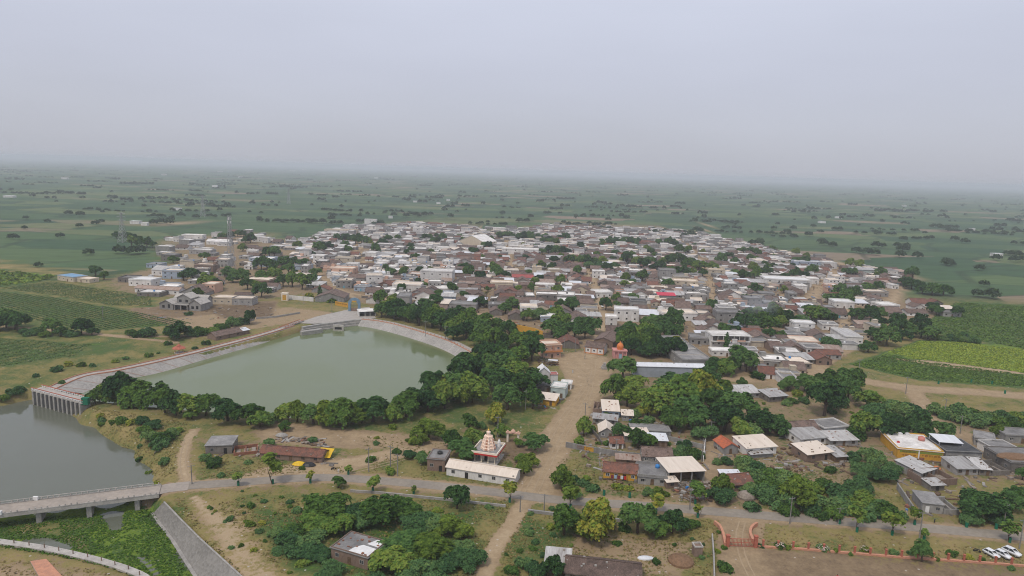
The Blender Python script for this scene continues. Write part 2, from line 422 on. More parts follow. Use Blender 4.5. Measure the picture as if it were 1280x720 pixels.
# default: far farmland; near: olive scrub
cov[..., 0] = .62; cov[..., 1] = .42; cov[..., 2] = .45
_farf = np.clip((GY - 560) / 60, 0, 1)
cov[..., 3] = _farf
def paint(pts, veg=None, lush=None, tone=None, field=None, feather=3.0, z=0.0, world=False):
    P = pts if world else gpoly(pts, z)
    xs = [p[0] for p in P]; ys = [p[1] for p in P]; f = feather + 1
    sel = (GX > min(xs) - f) & (GX < max(xs) + f) & (GY > min(ys) - f) & (GY < max(ys) + f)
    if not sel.any(): return
    w = np.clip(sdist(GX[sel], GY[sel], P) / feather + .5, 0, 1)
    blend(sel, w, veg, lush, tone, field)
def blend(sel, w, veg, lush, tone, field):
    for k, v in enumerate((veg, lush, tone, field)):
        if v is not None:
            c = cov[..., k]; c[sel] = c[sel] * (1 - w) + v * w
def stroke(pts, width, veg=None, lush=None, tone=None, field=None, feather=2.0, z=0.0):
    P = [(p.x, p.y) for p in smooth(gpoly(pts, z), 4)]
    xs = [p[0] for p in P]; ys = [p[1] for p in P]; f = feather + width
    sel = (GX > min(xs) - f) & (GX < max(xs) + f) & (GY > min(ys) - f) & (GY < max(ys) + f)
    w = np.clip((width / 2 - seg_dist(GX[sel], GY[sel], P)) / feather + .5, 0, 1)
    blend(sel, w, veg, lush, tone, field)

# --- farmland on both sides
paint([(-300, 300), (140, 300), (230, 330), (130, 352), (70, 350), (-300, 330)], .9, .75, field=1, feather=10)
paint([(-300, 322), (0, 323), (135, 351), (72, 349), (0, 336), (-300, 330)], .8, .25, .3, 0, 4)       # fallow olive strip
paint([(-200, 333), (0, 337), (72, 346), (52, 353), (0, 359), (-200, 362)], .75, .85, .25, 0, 3)        # orchard rows
paint([(0, 359), (66, 351), (190, 371), (196, 384), (140, 384), (60, 369), (-200, 366)], .95, .58, .4, 0, 3)
paint([(-300, 363), (0, 364), (60, 370), (215, 397), (250, 404), (120, 414), (80, 411), (0, 386), (-300, 380)], .9, .72, .3, 0, 3)
paint([(-300, 392), (0, 390), (110, 414), (235, 418), (230, 428), (150, 430), (0, 421), (-300, 420)], .8, .60, .4, 0, 3)
paint([(-300, 421), (0, 422), (165, 431), (130, 450), (0, 466), (-300, 474)], .95, .74, .4, 0, 4)
paint([(-300, 462), (0, 459), (95, 446), (215, 430), (225, 440), (120, 463), (40, 482), (-300, 500)], .92, .50, .45, 0, 6)
paint([(160, 386), (262, 378), (345, 376), (335, 398), (230, 410), (180, 398)], .12, .3, .25, 0, 4)      # building site
paint([(215, 398), (360, 384), (430, 392), (375, 402), (300, 414), (235, 424)], .32, .4, .55, 0, 4)
paint([(255, 385), (345, 378), (340, 396), (280, 398)], .05, .3, .08, 0, 4)
# --- village ground
VILLAGE = [(365, 312), (400, 292), (440, 284), (520, 279), (640, 288), (700, 281), (830, 285), (935, 305), (1045, 329), (1135, 341), (1128, 380), (1095, 425), (1040, 442), (1000, 480), (880, 470), (770, 440), (690, 430), (600, 402), (480, 384), (380, 362)]
paint(VILLAGE, .12, .4, .34, 0, 8)
WEST = [(132, 345), (200, 330), (205, 300), (300, 290), (372, 300), (400, 345), (392, 366), (320, 375), (225, 372), (150, 366)]
paint(WEST, .35, .6, .4, 0, 8)
EAST_END = [(1125, 378), (1200, 385), (1195, 402), (1120, 398)]
paint(EAST_END, .25, .5, .35, 0, 5)
# --- right hand fields
paint([(1195, 376), (1500, 392), (1500, 446), (1280, 438), (1180, 420), (1150, 410)], .95, .82, .4, 0, 5)
paint([(1150, 425), (1200, 427), (1500, 452), (1500, 486), (1290, 468), (1140, 449), (1108, 440)], 1.0, 1.05, .4, 0, 3)
paint([(1060, 455), (1108, 440), (1140, 449), (1300, 470), (1500, 490), (1500, 500), (1290, 486), (1150, 476)], .95, .88, .4, 0, 3)
paint([(1110, 447), (1180, 452), (1270, 464), (1300, 471), (1170, 458)], .35, .5, .7, 0, 2)
# --- middle ground
paint([(690, 440), (760, 436), (850, 455), (960, 470), (1030, 480), (1170, 520), (1280, 530), (1280, 600), (1100, 600), (900, 640), (690, 610), (740, 500)], .42, .5, .40, 0, 6)
paint([(970, 440), (1040, 440), (1000, 500), (960, 480)], .1, .4, .55, 0, 4)
paint([(430, 500), (600, 470), (690, 500), (660, 560), (560, 560), (430, 560)], .66, .58, .45, 0, 6)
paint([(320, 534), (420, 536), (520, 545), (600, 548), (540, 560), (430, 560), (330, 556)], .16, .3, .50, 0, 5)
paint([(250, 552), (330, 552), (430, 560), (430, 580), (330, 580), (250, 575)], .5, .5, .45, 0, 4)
paint([(245, 562), (310, 575), (420, 583), (440, 596), (250, 602)], .72, .46, .5, 0, 4)
paint([(500, 575), (560, 585), (650, 612), (640, 620), (480, 600)], .75, .5, .5, 0, 4)
paint([(330, 592), (430, 590), (470, 578), (530, 566), (620, 548), (600, 540), (520, 556), (440, 572), (330, 585), (310, 592)], .02, .3, .66, 0, 2.5)
paint([(700, 560), (745, 566), (760, 600), (730, 622), (700, 612), (690, 590)], .62, .5, .45, 0, 4)
paint([(745, 600), (900, 605), (910, 632), (740, 622)], .5, .5, .42, 0, 4)
paint([(900, 560), (1000, 570), (1090, 610), (1090, 600), (1000, 600), (930, 600)], .45, .55, .45, 0, 5)
paint([(880, 545), (912, 545), (905, 640), (880, 640)], .15, .35, .5, 0, 3)
paint([(610, 548), (668, 548), (650, 590), (640, 575), (590, 580)], .03, .3, .18, 0, 2)    # temple yard
# --- foreground
paint([(200, 620), (640, 620), (660, 760), (300, 760)], .70, .44, .48, 0, 6)
paint([(320, 640), (590, 640), (610, 720), (340, 720)], .85, .75, .4, 0, 8)
paint([(650, 630), (900, 645), (890, 760), (600, 760)], .70, .46, .5, 0, 6)
paint([(700, 660), (880, 680), (850, 720), (720, 720)], .35, .4, .52, 0, 6)
paint([(640, 645), (720, 660), (700, 700), (620, 700)], .70, .66, .45, 0, 5)
paint([(890, 648), (1400, 690), (1400, 712), (950, 678)], .66, .28, .45, 0, 3)
paint([(900, 684), (1400, 716), (1400, 800), (900, 800)], .12, .22, .26, 0, 4)
paint([(985, 684), (1400, 712), (1400, 735), (1100, 705)], .45, .25, .22, 0, 4)
paint([(-160, 684), (60, 694), (130, 708), (190, 730), (200, 800), (-160, 800)], .6, .34, .5, 0, 4)
paint([(-160, 706), (30, 708), (140, 722), (140, 800), (-160, 800)], .25, .3, .55, 0, 4)
# --- river side
paint([(100, 505), (140, 512), (250, 524), (240, 545), (226, 575), (220, 605), (180, 612), (192, 580), (150, 540)], .86, .36, .45, 0, 4)
paint([(-160, 520), (0, 505), (42, 500), (60, 512), (0, 530), (-160, 545)], .6, .3, .5, 0, 4)
cov[(sdist(GX, GY, MARSH) > 1.0), 0] = .97
cov[(sdist(GX, GY, MARSH) > 1.0), 1] = 1.0
paint([(65, 664), (105, 668), (118, 690), (80, 676)], .55, .4, .55, 0, 3, z=-4)
paint([(8, 655), (120, 648), (118, 660), (60, 668), (5, 668)], .75, .55, .3, 0, 3, z=-4)
# --- dirt roads, paths, streets
SQUARE = [(692, 447), (722, 440), (757, 447), (764, 470), (748, 496), (726, 535), (706, 572), (690, 598), (700, 622), (640, 616), (652, 592), (664, 560), (690, 528), (716, 492), (704, 462)]
paint(SQUARE, -.2, .3, .60, 0, 3)
STREETS = [
    ([(735, 445), (748, 420), (752, 390), (746, 362), (738, 345), (735, 325)], 7),
    ([(748, 395), (800, 392), (870, 392), (950, 398), (1010, 402)], 5),
    ([(1012, 378), (1030, 352), (1046, 336), (1058, 325)], 9),
    ([(1105, 388), (1120, 370), (1132, 352)], 8),
    ([(1046, 418), (1060, 396), (1052, 384)], 7),
    ([(690, 440), (640, 405), (560, 385), (470, 372), (400, 360)], 5),
    ([(735, 345), (660, 340), (560, 335), (450, 330)], 4.5),
    ([(738, 345), (830, 348), (930, 360), (1012, 378)], 4.5),
    ([(455, 330), (446, 300), (447, 287)], 6),
    ([(440, 372), (400, 345), (385, 322)], 6),
    ([(640, 340), (630, 300), (600, 285)], 4.5),
    ([(893, 395), (880, 330), (850, 300)], 4.5)]
for p, w in STREETS: stroke(p, w, -.1, .3, .66, 0, 2)
stroke([(970, 472), (1010, 462), (1030, 448), (1060, 432), (1080, 424)], 12, -.1, .3, .62, 0, 3)
stroke([(1010, 462), (1036, 466), (1090, 478), (1150, 486), (1220, 490), (1290, 496), (1400, 504)], 10, -.1, .3, .60, 0, 3)
stroke([(1138, 486), (1156, 508), (1168, 530), (1182, 548), (1210, 562)], 7, -.1, .3, .58, 0, 3)
stroke([(1175, 560), (1195, 540), (1230, 560), (1280, 600)], 6, .1, .3, .5, 0, 3)
stroke([(890, 470), (930, 474), (985, 472)], 9, -.1, .3, .6, 0, 3)
stroke([(655, 626), (640, 655), (618, 685), (603, 725), (600, 760)], 4.2, -.1, .3, .70, 0, 2)
stroke([(238, 608), (230, 590), (228, 572), (234, 550), (242, 538)], 3, .0, .3, .78, 0, 2)
stroke([(300, 598), (380, 591), (430, 588)], 5, .25, .3, .66, 0, 2.5)
stroke([(244, 622), (270, 655), (300, 690), (345, 730), (380, 770)], 2.2, .05, .1, .8, 0, 1.5)
paint([(246, 628), (300, 640), (330, 690), (390, 760), (310, 760), (270, 690)], .42, .04, .78, 0, 8)
stroke([(930, 650), (925, 672), (930, 700), (945, 740)], 11, -.1, .3, .48, 0, 3)
stroke([(500, 556), (430, 540), (330, 528)], 3, .0, .3, .6, 0, 2)
stroke([(0, 408), (100, 416), (220, 428)], 4, .2, .3, .6, 0, 2)
stroke([(206, 292), (222, 280), (232, 274)], 8, -.1, .3, .7, 0, 3)
stroke([(870, 310), (880, 290), (884, 278)], 9, .3, .4, .6, 0, 3)
stroke([(90, 414), (160, 420), (230, 420)], 3, .2, .3, .62, 0, 2)
stroke([(1152, 352), (1160, 345), (1175, 340)], 6, .1, .3, .7, 0, 3)
MAIN_ROAD = [(190, 612), (240, 607), (300, 603), (400, 597), (500, 603), (600, 613), (700, 625), (800, 632), (900, 640), (1000, 648), (1100, 655.5), (1200, 664), (1290, 672), (1500, 690)]
stroke(MAIN_ROAD, 7.6, .12, .3, .58, 0, 3)

gm = MB()
nY, nX = GX.shape
me = bpy.data.meshes.new("ground")
verts = np.stack([GX.ravel(), GY.ravel(), GH.ravel()], 1)
idx = np.arange(nX * nY).reshape(nY, nX)
quads = np.stack([idx[:-1, :-1].ravel(), idx[:-1, 1:].ravel(), idx[1:, 1:].ravel(), idx[1:, :-1].ravel()], 1)
me.vertices.add(len(verts)); me.vertices.foreach_set('co', verts.ravel())
me.loops.add(len(quads) * 4); me.loops.foreach_set('vertex_index', quads.ravel())
me.polygons.add(len(quads)); me.polygons.foreach_set('loop_start', np.arange(0, len(quads) * 4, 4)); me.polygons.foreach_set('loop_total', np.full(len(quads), 4))
me.update(); me.validate()
at = me.attributes.new("cover", 'FLOAT_COLOR', 'POINT')
at.data.foreach_set('color', cov.reshape(-1, 4).astype(np.float32).ravel())

def ground_material():
    mt = bpy.data.materials.new("soil_and_ground_cover"); mt.use_nodes = True
    nt = mt.node_tree; N = nt.nodes; L = nt.links
    b = N["Principled BSDF"]; b.inputs['Roughness'].default_value = .95; b.inputs['Specular IOR Level'].default_value = .1
    geo = N.new("ShaderNodeNewGeometry"); P = geo.outputs['Position']
    A = N.new("ShaderNodeAttribute"); A.attribute_name = "cover"
    sep = N.new("ShaderNodeSeparateColor"); L.new(A.outputs['Color'], sep.inputs[0])
    def noise(sc, det=5, rough=.6, vec=P):
        n = N.new("ShaderNodeTexNoise"); n.inputs['Scale'].default_value = sc; n.inputs['Detail'].default_value = det; n.inputs['Roughness'].default_value = rough
        L.new(vec, n.inputs['Vector']); return n.outputs['Fac']
    def math_(op, a, b_, c=None):
        n = N.new("ShaderNodeMath"); n.operation = op
        for i, v in enumerate((a, b_, c)):
            if v is None: continue
            if isinstance(v, (int, float)): n.inputs[i].default_value = v
            else: L.new(v, n.inputs[i])
        return n.outputs[0]
    def ramp(f, stops):
        r = N.new("ShaderNodeValToRGB"); cr = r.color_ramp
        cr.elements[0].position = stops[0][0]; cr.elements[0].color = (*stops[0][1], 1)
        cr.elements[1].position = stops[-1][0]; cr.elements[1].color = (*stops[-1][1], 1)
        for p, c in stops[1:-1]:
            el = cr.elements.new(p); el.color = (*c, 1)
        L.new(f, r.inputs[0]); return r.outputs[0]
    def mix(f, a, b_, mode='MIX'):
        n = N.new("ShaderNodeMix"); n.data_type = 'RGBA'; n.blend_type = mode
        if isinstance(f, (int, float)): n.inputs['Factor'].default_value = f
        else: L.new(f, n.inputs['Factor'])
        for k, v in (('A', a), ('B', b_)):
            if isinstance(v, tuple): n.inputs[k].default_value = (*v, 1)
            else: L.new(v, n.inputs[k])
        return n.outputs['Result']
    n1, n2, n3, n4 = noise(.035, 4), noise(.22, 6, .72), noise(.9, 6, .78), noise(.11, 5, .65)
    comb = math_('ADD', math_('MULTIPLY', n2, .62), math_('MULTIPLY', n3, .42))
    v = math_('ADD', sep.outputs['Red'], math_('MULTIPLY', math_('SUBTRACT', comb, .52), 2.3))
    mr = N.new("ShaderNodeMapRange"); mr.interpolation_type = 'SMOOTHSTEP'; mr.inputs['From Min'].default_value = .38; mr.inputs['From Max'].default_value = .60
    L.new(v, mr.inputs['Value']); veg = mr.outputs[0]
    g = math_('ADD', sep.outputs['Green'], math_('ADD', math_('ADD', math_('MULTIPLY', math_('SUBTRACT', n1, .5), .7), math_('MULTIPLY', math_('SUBTRACT', n4, .5), 1.2)), math_('MULTIPLY', math_('SUBTRACT', n3, .5), 1.0)))
    vegc = ramp(g, [(.05, (.285, .215, .095)), (.40, (.200, .170, .062)), (.64, (.100, .122, .038)), (.85, (.056, .104, .030)), (1.0, (.125, .185, .026))])
    t = math_('ADD', sep.outputs['Blue'], math_('ADD', math_('MULTIPLY', math_('SUBTRACT', n2, .5), .85), math_('MULTIPLY', math_('SUBTRACT', n3, .5), .75)))
    dirt = ramp(t, [(.0, (.125, .088, .056)), (.3, (.215, .155, .095)), (.6, (.325, .238, .145)), (.95, (.44, .345, .225))])
    near = mix(veg, dirt, vegc)
    # scattered pale stones and litter, and dark low weeds
    vs_ = N.new("ShaderNodeTexVoronoi"); vs_.inputs['Scale'].default_value = .55; L.new(P, vs_.inputs['Vector'])
    st_ = N.new("ShaderNodeMapRange"); st_.inputs['From Min'].default_value = .13; st_.inputs['From Max'].default_value = .20; st_.inputs['To Min'].default_value = 1; st_.inputs['To Max'].default_value = 0
    L.new(vs_.outputs['Distance'], st_.inputs['Value'])
    sc0 = N.new("ShaderNodeSeparateColor"); L.new(vs_.outputs['Color'], sc0.inputs[0])
    few = math_('GREATER_THAN', math_('ADD', sc0.outputs[0], math_('MULTIPLY', math_('SUBTRACT', n4, .5), 1.2)), .86)
    near = mix(math_('MULTIPLY', math_('MULTIPLY', st_.outputs[0], few), .75), near, (.46, .42, .37))
    dw = N.new("ShaderNodeMapRange"); dw.inputs['From Min'].default_value = .56; dw.inputs['From Max'].default_value = .66; L.new(noise(.42, 6, .7), dw.inputs['Value'])
    near = mix(math_('MULTIPLY', math_('MULTIPLY', dw.outputs[0], veg), .55), near, (.052, .066, .026))
    # patchwork of distant plots
    mp = N.new("ShaderNodeMapping"); mp.inputs['Rotation'].default_value = (0, 0, .18); mp.inputs['Scale'].default_value = (.0062, .0120, .01); L.new(P, mp.inputs[0])
    vo = N.new("ShaderNodeTexVoronoi"); vo.distance = 'CHEBYCHEV'; vo.inputs['Randomness'].default_value = .8; L.new(mp.outputs[0], vo.inputs['Vector']); vo.inputs['Scale'].default_value = 1.0
    sc = N.new("ShaderNodeSeparateColor"); L.new(vo.outputs['Color'], sc.inputs[0])
    fcol = ramp(math_('ADD', sc.outputs[0], math_('MULTIPLY', math_('SUBTRACT', n1, .5), .18)),
                [(.0, (.040, .082, .042)), (.35, (.052, .098, .045)), (.62, (.068, .115, .050)), (.82, (.090, .135, .054)), (.92, (.13, .15, .07)), (.985, (.21, .165, .115))])
    mp2 = N.new("ShaderNodeMapping"); mp2.inputs['Rotation'].default_value = (0, 0, .18); mp2.inputs['Scale'].default_value = (.02, .16, 1); L.new(P, mp2.inputs[0])
    rows = noise(1.0, 3, .5, mp2.outputs[0])
    rr = N.new("ShaderNodeMapRange"); rr.inputs['From Min'].default_value = .3; rr.inputs['From Max'].default_value = .7; rr.inputs['To Min'].default_value = .78; rr.inputs['To Max'].default_value = 1.22
    L.new(rows, rr.inputs['Value'])
    fcol = mix(1.0, fcol, rr.outputs[0], 'MULTIPLY')
    vd = N.new("ShaderNodeTexVoronoi"); vd.feature = 'DISTANCE_TO_EDGE'; vd.inputs['Scale'].default_value = 1.0; vd.inputs['Randomness'].default_value = .8; L.new(mp.outputs[0], vd.inputs['Vector'])
    ed = N.new("ShaderNodeMapRange"); ed.inputs['From Min'].default_value = .012; ed.inputs['From Max'].default_value = .035; ed.inputs['To Min'].default_value = .55; ed.inputs['To Max'].default_value = 0
    L.new(vd.outputs['Distance'], ed.inputs['Value'])
    fcol = mix(ed.outputs[0], fcol, (.028, .046, .026))
    col = mix(A.outputs['Alpha'], near, fcol)
    L.new(col, b.inputs['Base Color'])
    bp = N.new("ShaderNodeBump"); bp.inputs['Distance'].default_value = .35; bp.inputs['Strength'].default_value = .55
    L.new(math_('ADD', comb, math_('MULTIPLY', veg, .25)), bp.inputs['Height']); L.new(bp.outputs[0], b.inputs['Normal'])
    return mt
me.materials.append(ground_material())
me.polygons.foreach_set('use_smooth', [True] * len(me.polygons))
ground = structure(link("ground", me))

# ------------------------------------------------------------------ water
def water_material(name, col, rough, scale, strength):
    mt = bpy.data.materials.new(name); mt.use_nodes = True
    N = mt.node_tree.nodes; L = mt.node_tree.links; b = N["Principled BSDF"]
    b.inputs['Roughness'].default_value = rough; b.inputs['IOR'].default_value = 1.33; b.inputs['Specular IOR Level'].default_value = .5
    geo = N.new("ShaderNodeNewGeometry")
    n = N.new("ShaderNodeTexNoise"); n.inputs['Scale'].default_value = scale; n.inputs['Detail'].default_value = 3; L.new(geo.outputs['Position'], n.inputs['Vector'])
    bp = N.new("ShaderNodeBump"); bp.inputs['Strength'].default_value = strength; bp.inputs['Distance'].default_value = .05
    L.new(n.outputs['Fac'], bp.inputs['Height']); L.new(bp.outputs[0], b.inputs['Normal'])
    n2 = N.new("ShaderNodeTexNoise"); n2.inputs['Scale'].default_value = .02; n2.inputs['Detail'].default_value = 3; L.new(geo.outputs['Position'], n2.inputs['Vector'])
    wr = N.new("ShaderNodeMapRange"); wr.inputs['From Min'].default_value = .42; wr.inputs['From Max'].default_value = .6; wr.inputs['To Min'].default_value = .05; wr.inputs['To Max'].default_value = .24
    L.new(n2.outputs['Fac'], wr.inputs['Value']); L.new(wr.outputs[0], b.inputs['Roughness'])
    mx = N.new("ShaderNodeMix"); mx.data_type = 'RGBA'; mx.inputs['A'].default_value = (*col, 1); mx.inputs['B'].default_value = (*(c * 1.25 for c in col), 1)
    L.new(n2.outputs['Fac'], mx.inputs['Factor']); L.new(mx.outputs['Result'], b.inputs['Base Color'])
    return mt
def sheet(name, pts, z, mt):
    P = pts
    mb = MB()
    from mathutils.geometry import tessellate_polygon
    tris = tessellate_polygon([[Vector((x, y, 0)) for x, y in P]])
    vs = [(x, y, z) for x, y in P]
    fs = []
    for a, b_, c in tris:
        n = (Vector(vs[b_]) - Vector(vs[a])).cross(Vector(vs[c]) - Vector(vs[a]))
        fs.append((a, b_, c) if n.z > 0 else (a, c, b_))
    mb.add(vs, fs)
    return mb.obj(name, mt)
POND_Z = -3.0
structure(sheet("pond_water", POND_RIM, POND_Z, water_material("pond_water", (.120, .145, .070), .11, .5, .35)))
structure(sheet("river_water", gpoly([(-200, 480), (40, 478), (112, 490), (240, 530), (262, 600), (420, 800), (150, 820), (-250, 720)], -4.45), -4.45, water_material("river_water", (.105, .112, .085), .13, .5, .35)))

# ------------------------------------------------------------------ roads
def ribbon(name, pts, width, z, mt, jitter=0.0, uvw=False):
    P = smooth(pts, 6)
    mb = MB(); vs = []
    for i, p in enumerate(P):
        d = (P[min(i + 1, len(P) - 1)] - P[max(i - 1, 0)]); d.z = 0; d.normalize()
        n = Vector((-d.y, d.x, 0))
        w = width / 2
        zz = z if not callable(z) else z(p)
        for s in (1, -1):
            j = 1 + jitter * mnoise.noise(Vector((p.x * .3, p.y * .3, s * 9.)))
            q = p + n * s * w * j
            vs.append((q.x, q.y, zz))
    mb.add(vs, [(2 * i, 2 * i + 1, 2 * i + 3, 2 * i + 2) for i in range(len(P) - 1)])
    return mb.obj(name, mt)
M['asphalt'] = mat('worn_asphalt', (.215, .190, .160), (.285, .245, .195), .12, fine=.10, amount=.7)
road_w = gpoly(MAIN_ROAD)
structure(ribbon("road", road_w, 5.2, .05, M['asphalt'], .05))

M['rut'] = mat('packed_pale_dust', (.365, .275, .172), (.29, .215, .135), .6, fine=.15, amount=.9)
def tracks(px, half=.85, w=.42, z=.035):
    P = smooth(gpoly(px), 6)
    for s_ in (-1, 1):
        q = []
        for i, p in enumerate(P):
            d = P[min(i + 1, len(P) - 1)] - P[max(i - 1, 0)]; d.z = 0; d.normalize(); q.append((p.x - d.y * half * s_, p.y + d.x * half * s_))
        structure(ribbon("wheel_track", q, w, z, M['rut'], .7))
for px in ([(652, 616), (672, 578), (694, 535), (720, 500), (740, 470), (742, 450)], [(668, 618), (686, 580), (704, 545), (727, 510), (738, 480), (715, 455)], [(440, 590), (490, 578), (540, 562), (590, 552)], [(985, 462), (1012, 464), (1036, 468), (1090, 480), (1150, 488), (1220, 492), (1300, 498)], [(928, 652), (924, 672), (930, 700), (950, 740)], [(1025, 460), (1045, 440), (1066, 430)], [(237, 606), (230, 590), (229, 572), (234, 550)]):
    tracks(px)
# ------------------------------------------------------------------ bridges, banks, walls
def wall_run(pts, th, h, mb, z=0.0, mi=0, top=None, zs=None):
    """a solid wall along a polyline of world points with mitred corners"""
    P = [Vector((p[0], p[1], 0)) for p in pts]
    L_, R_ = [], []
    for i, p in enumerate(P):
        d1 = (p - P[i - 1]).normalized() if i else (P[1] - p).normalized()
        d2 = (P[i + 1] - p).normalized() if i < len(P) - 1 else d1
        n = Vector((-(d1 + d2).y, (d1 + d2).x, 0)).normalized()
        k = 1 / max(.5, n.dot(Vector((-d1.y, d1.x, 0))))
        L_.append(p + n * th / 2 * k); R_.append(p - n * th / 2 * k)
    n = len(P); vs = []
    for i in range(n):
        z0 = z if zs is None else zs[i]
        hh = h[i] if isinstance(h, (list, tuple)) else h
        for q, zz in ((L_[i], z0), (R_[i], z0), (R_[i], z0 + hh), (L_[i], z0 + hh)): vs.append((q.x, q.y, zz))
    fs = []; ft = []
    for i in range(n - 1):
        a, b_ = i * 4, i * 4 + 4
        fs += [(a + 1, b_ + 1, b_ + 2, a + 2), (a, a + 3, b_ + 3, b_)]; ft.append((a + 3, a + 2, b_ + 2, b_ + 3))
    fs += [(0, 1, 2, 3), (4 * n - 1, 4 * n - 2, 4 * n - 3, 4 * n - 4)]
    o = len(mb.v); mb.v.extend(vs)
    mb.f.extend([tuple(i + o for i in f) for f in fs + ft]); mb.m.extend([mi] * len(fs) + [mi if top is None else top] * len(ft))

def pitch_material(k=1.0):
    mt = bpy.data.materials.new("stone_pitching"); mt.use_nodes = True
    N = mt.node_tree.nodes; L = mt.node_tree.links; b = N["Principled BSDF"]; b.inputs['Roughness'].default_value = .9
    g = N.new("ShaderNodeNewGeometry")
    v = N.new("ShaderNodeTexVoronoi"); v.inputs['Scale'].default_value = 1.5; L.new(g.outputs['Position'], v.inputs['Vector'])
    s = N.new("ShaderNodeSeparateColor"); L.new(v.outputs['Color'], s.inputs[0])
    n = N.new("ShaderNodeTexNoise"); n.inputs['Scale'].default_value = .12; n.inputs['Detail'].default_value = 5; L.new(g.outputs['Position'], n.inputs['Vector'])
    r = N.new("ShaderNodeValToRGB"); r.color_ramp.elements[0].color = (.215 * k, .20 * k, .18 * k, 1); r.color_ramp.elements[1].color = (.42 * k, .395 * k, .36 * k, 1)
    a = N.new("ShaderNodeMath"); a.operation = 'MULTIPLY_ADD'; a.inputs[1].default_value = .45; L.new(s.outputs[0], a.inputs[0]); L.new(n.outputs['Fac'], a.inputs[2])
    sb = N.new("ShaderNodeMath"); sb.operation = 'SUBTRACT'; sb.inputs[1].default_value = .2; L.new(a.outputs[0], sb.inputs[0])
    L.new(sb.outputs[0], r.inputs[0]); L.new(r.outputs[0], b.inputs['Base Color'])
    bp = N.new("ShaderNodeBump"); bp.inputs['Distance'].default_value = .12; L.new(v.outputs['Distance'], bp.inputs['Height']); L.new(bp.outputs[0], b.inputs['Normal'])
    return mt
M['stone_pitch'] = pitch_material(); M['stone_dark'] = pitch_material(.66)

def lerp_poly(pts, t):
    P = [Vector(p) for p in pts]; Ls = [0]
    for i in range(1, len(P)): Ls.append(Ls[-1] + (P[i] - P[i - 1]).length)
    d = t * Ls[-1]
    for i in range(1, len(P)):
        if d <= Ls[i] + 1e-9:
            return P[i - 1].lerp(P[i], (d - Ls[i - 1]) / max(1e-9, Ls[i] - Ls[i - 1]))
    return P[-1]
def embankment(label, top_px, toe_px, n, ribs, rib_mat, zt=.45, zb=-3.6):
    top = smooth([G(x, y, zt) for x, y in top_px], 5); toe = smooth([G(x, y, zb) for x, y in toe_px], 5)
    c = lerp_poly(top, .5)
    t = thing("embankment", label, "embankment", (c.x, c.y, 0))
    inv = Vector((c.x, c.y, 0))
    mb = MB(); vs = []
    for i in range(n + 1):
        a, b_ = lerp_poly(top, i / n), lerp_poly(toe, i / n)
        for k in range(5): vs.append(a.lerp(b_, k / 4) - inv)
    mb.add(vs, [(i * 5 + k, i * 5 + k + 1, i * 5 + k + 6, i * 5 + k + 5) for i in range(n) for k in range(4)])
    mb.obj("slope", M['stone_pitch'], t)
    for i in range(ribs):
        a, b_ = lerp_poly(top, (i + .5) / ribs), lerp_poly(toe, (i + .5) / ribs)
        mb = MB(); mb.bar(a - inv, b_ - inv, .40, .16); mb.obj("rib", rib_mat, t)
    mb = MB(); wall_run([(p.x - inv.x, p.y - inv.y) for p in top], .35, .55, mb, z=zt - .15); mb.obj("kerb", M['salmon'], t)
    return t, top
M['rib'] = mat('faded_red_rib', (.40, .27, .22), (.34, .28, .24), .8, fine=.1)
e1, e1top = embankment("long stone pitched pond bank with red ribs and grass patch, below the gazebo",
    [(66, 488), (105, 471), (150, 463), (205, 451), (258, 438), (330, 419), (368, 407)], [(110, 492), (135, 482), (165, 475), (205, 467), (258, 451), (325, 432), (366, 418)], 40, 15, M['rib'])
e2, e2top = embankment("curved grey stone pond bank with white ribs in front of the tree belt",
    [(452, 399), (482, 403), (520, 413), (560, 426), (588, 440)], [(446, 409), (470, 413), (510, 424), (550, 438), (576, 452)], 30, 14, M['concrete_light'])
landmark("red gazebo", G(224, 438))
# path behind each bank
M['path'] = mat('pale_concrete_path', (.40, .37, .33), (.32, .29, .26), .4, fine=.1)
def offset(pts, o):
    out = []
    for i, p in enumerate(pts):
        d_ = pts[min(i + 1, len(pts) - 1)] - pts[max(i - 1, 0)]; d_.z = 0; d_.normalize(); out.append(p + Vector((-d_.y, d_.x, 0)) * o)
    return out
for tp in (e1top, e2top):
    structure(ribbon("embankment_path", [(p.x, p.y) for p in offset(tp, 2.1)[::2]], 3.6, .5, M['path']))
def posts_along(name, label, group, pts, n, h, mt, z):
    for i in range(n):
        p = lerp_poly(pts, (i + .5) / n)
        mb = MB(); mb.box(-.14, .14, -.14, .14, 0, h); mb.box(-.2, .2, -.2, .2, h, h + .14)
        o = mb.obj(name, mt); o.location = (p.x, p.y, z)
        auto(o, "post", label, p, "post", group)
outer = offset(e1top, 4.1)
mb = MB(); wall_run([(p.x, p.y) for p in outer], .3, .6, mb, z=.35); tag(mb.obj("parapet", M['salmon']), "low salmon parapet along the outer edge of the pond path", "parapet")
posts_along("railing_post", "short red-topped white post", "posts along the curved pond bank", [Vector((p.x, p.y, 0)) for p in e2top], 30, 1.1, M['salmon'], .35)
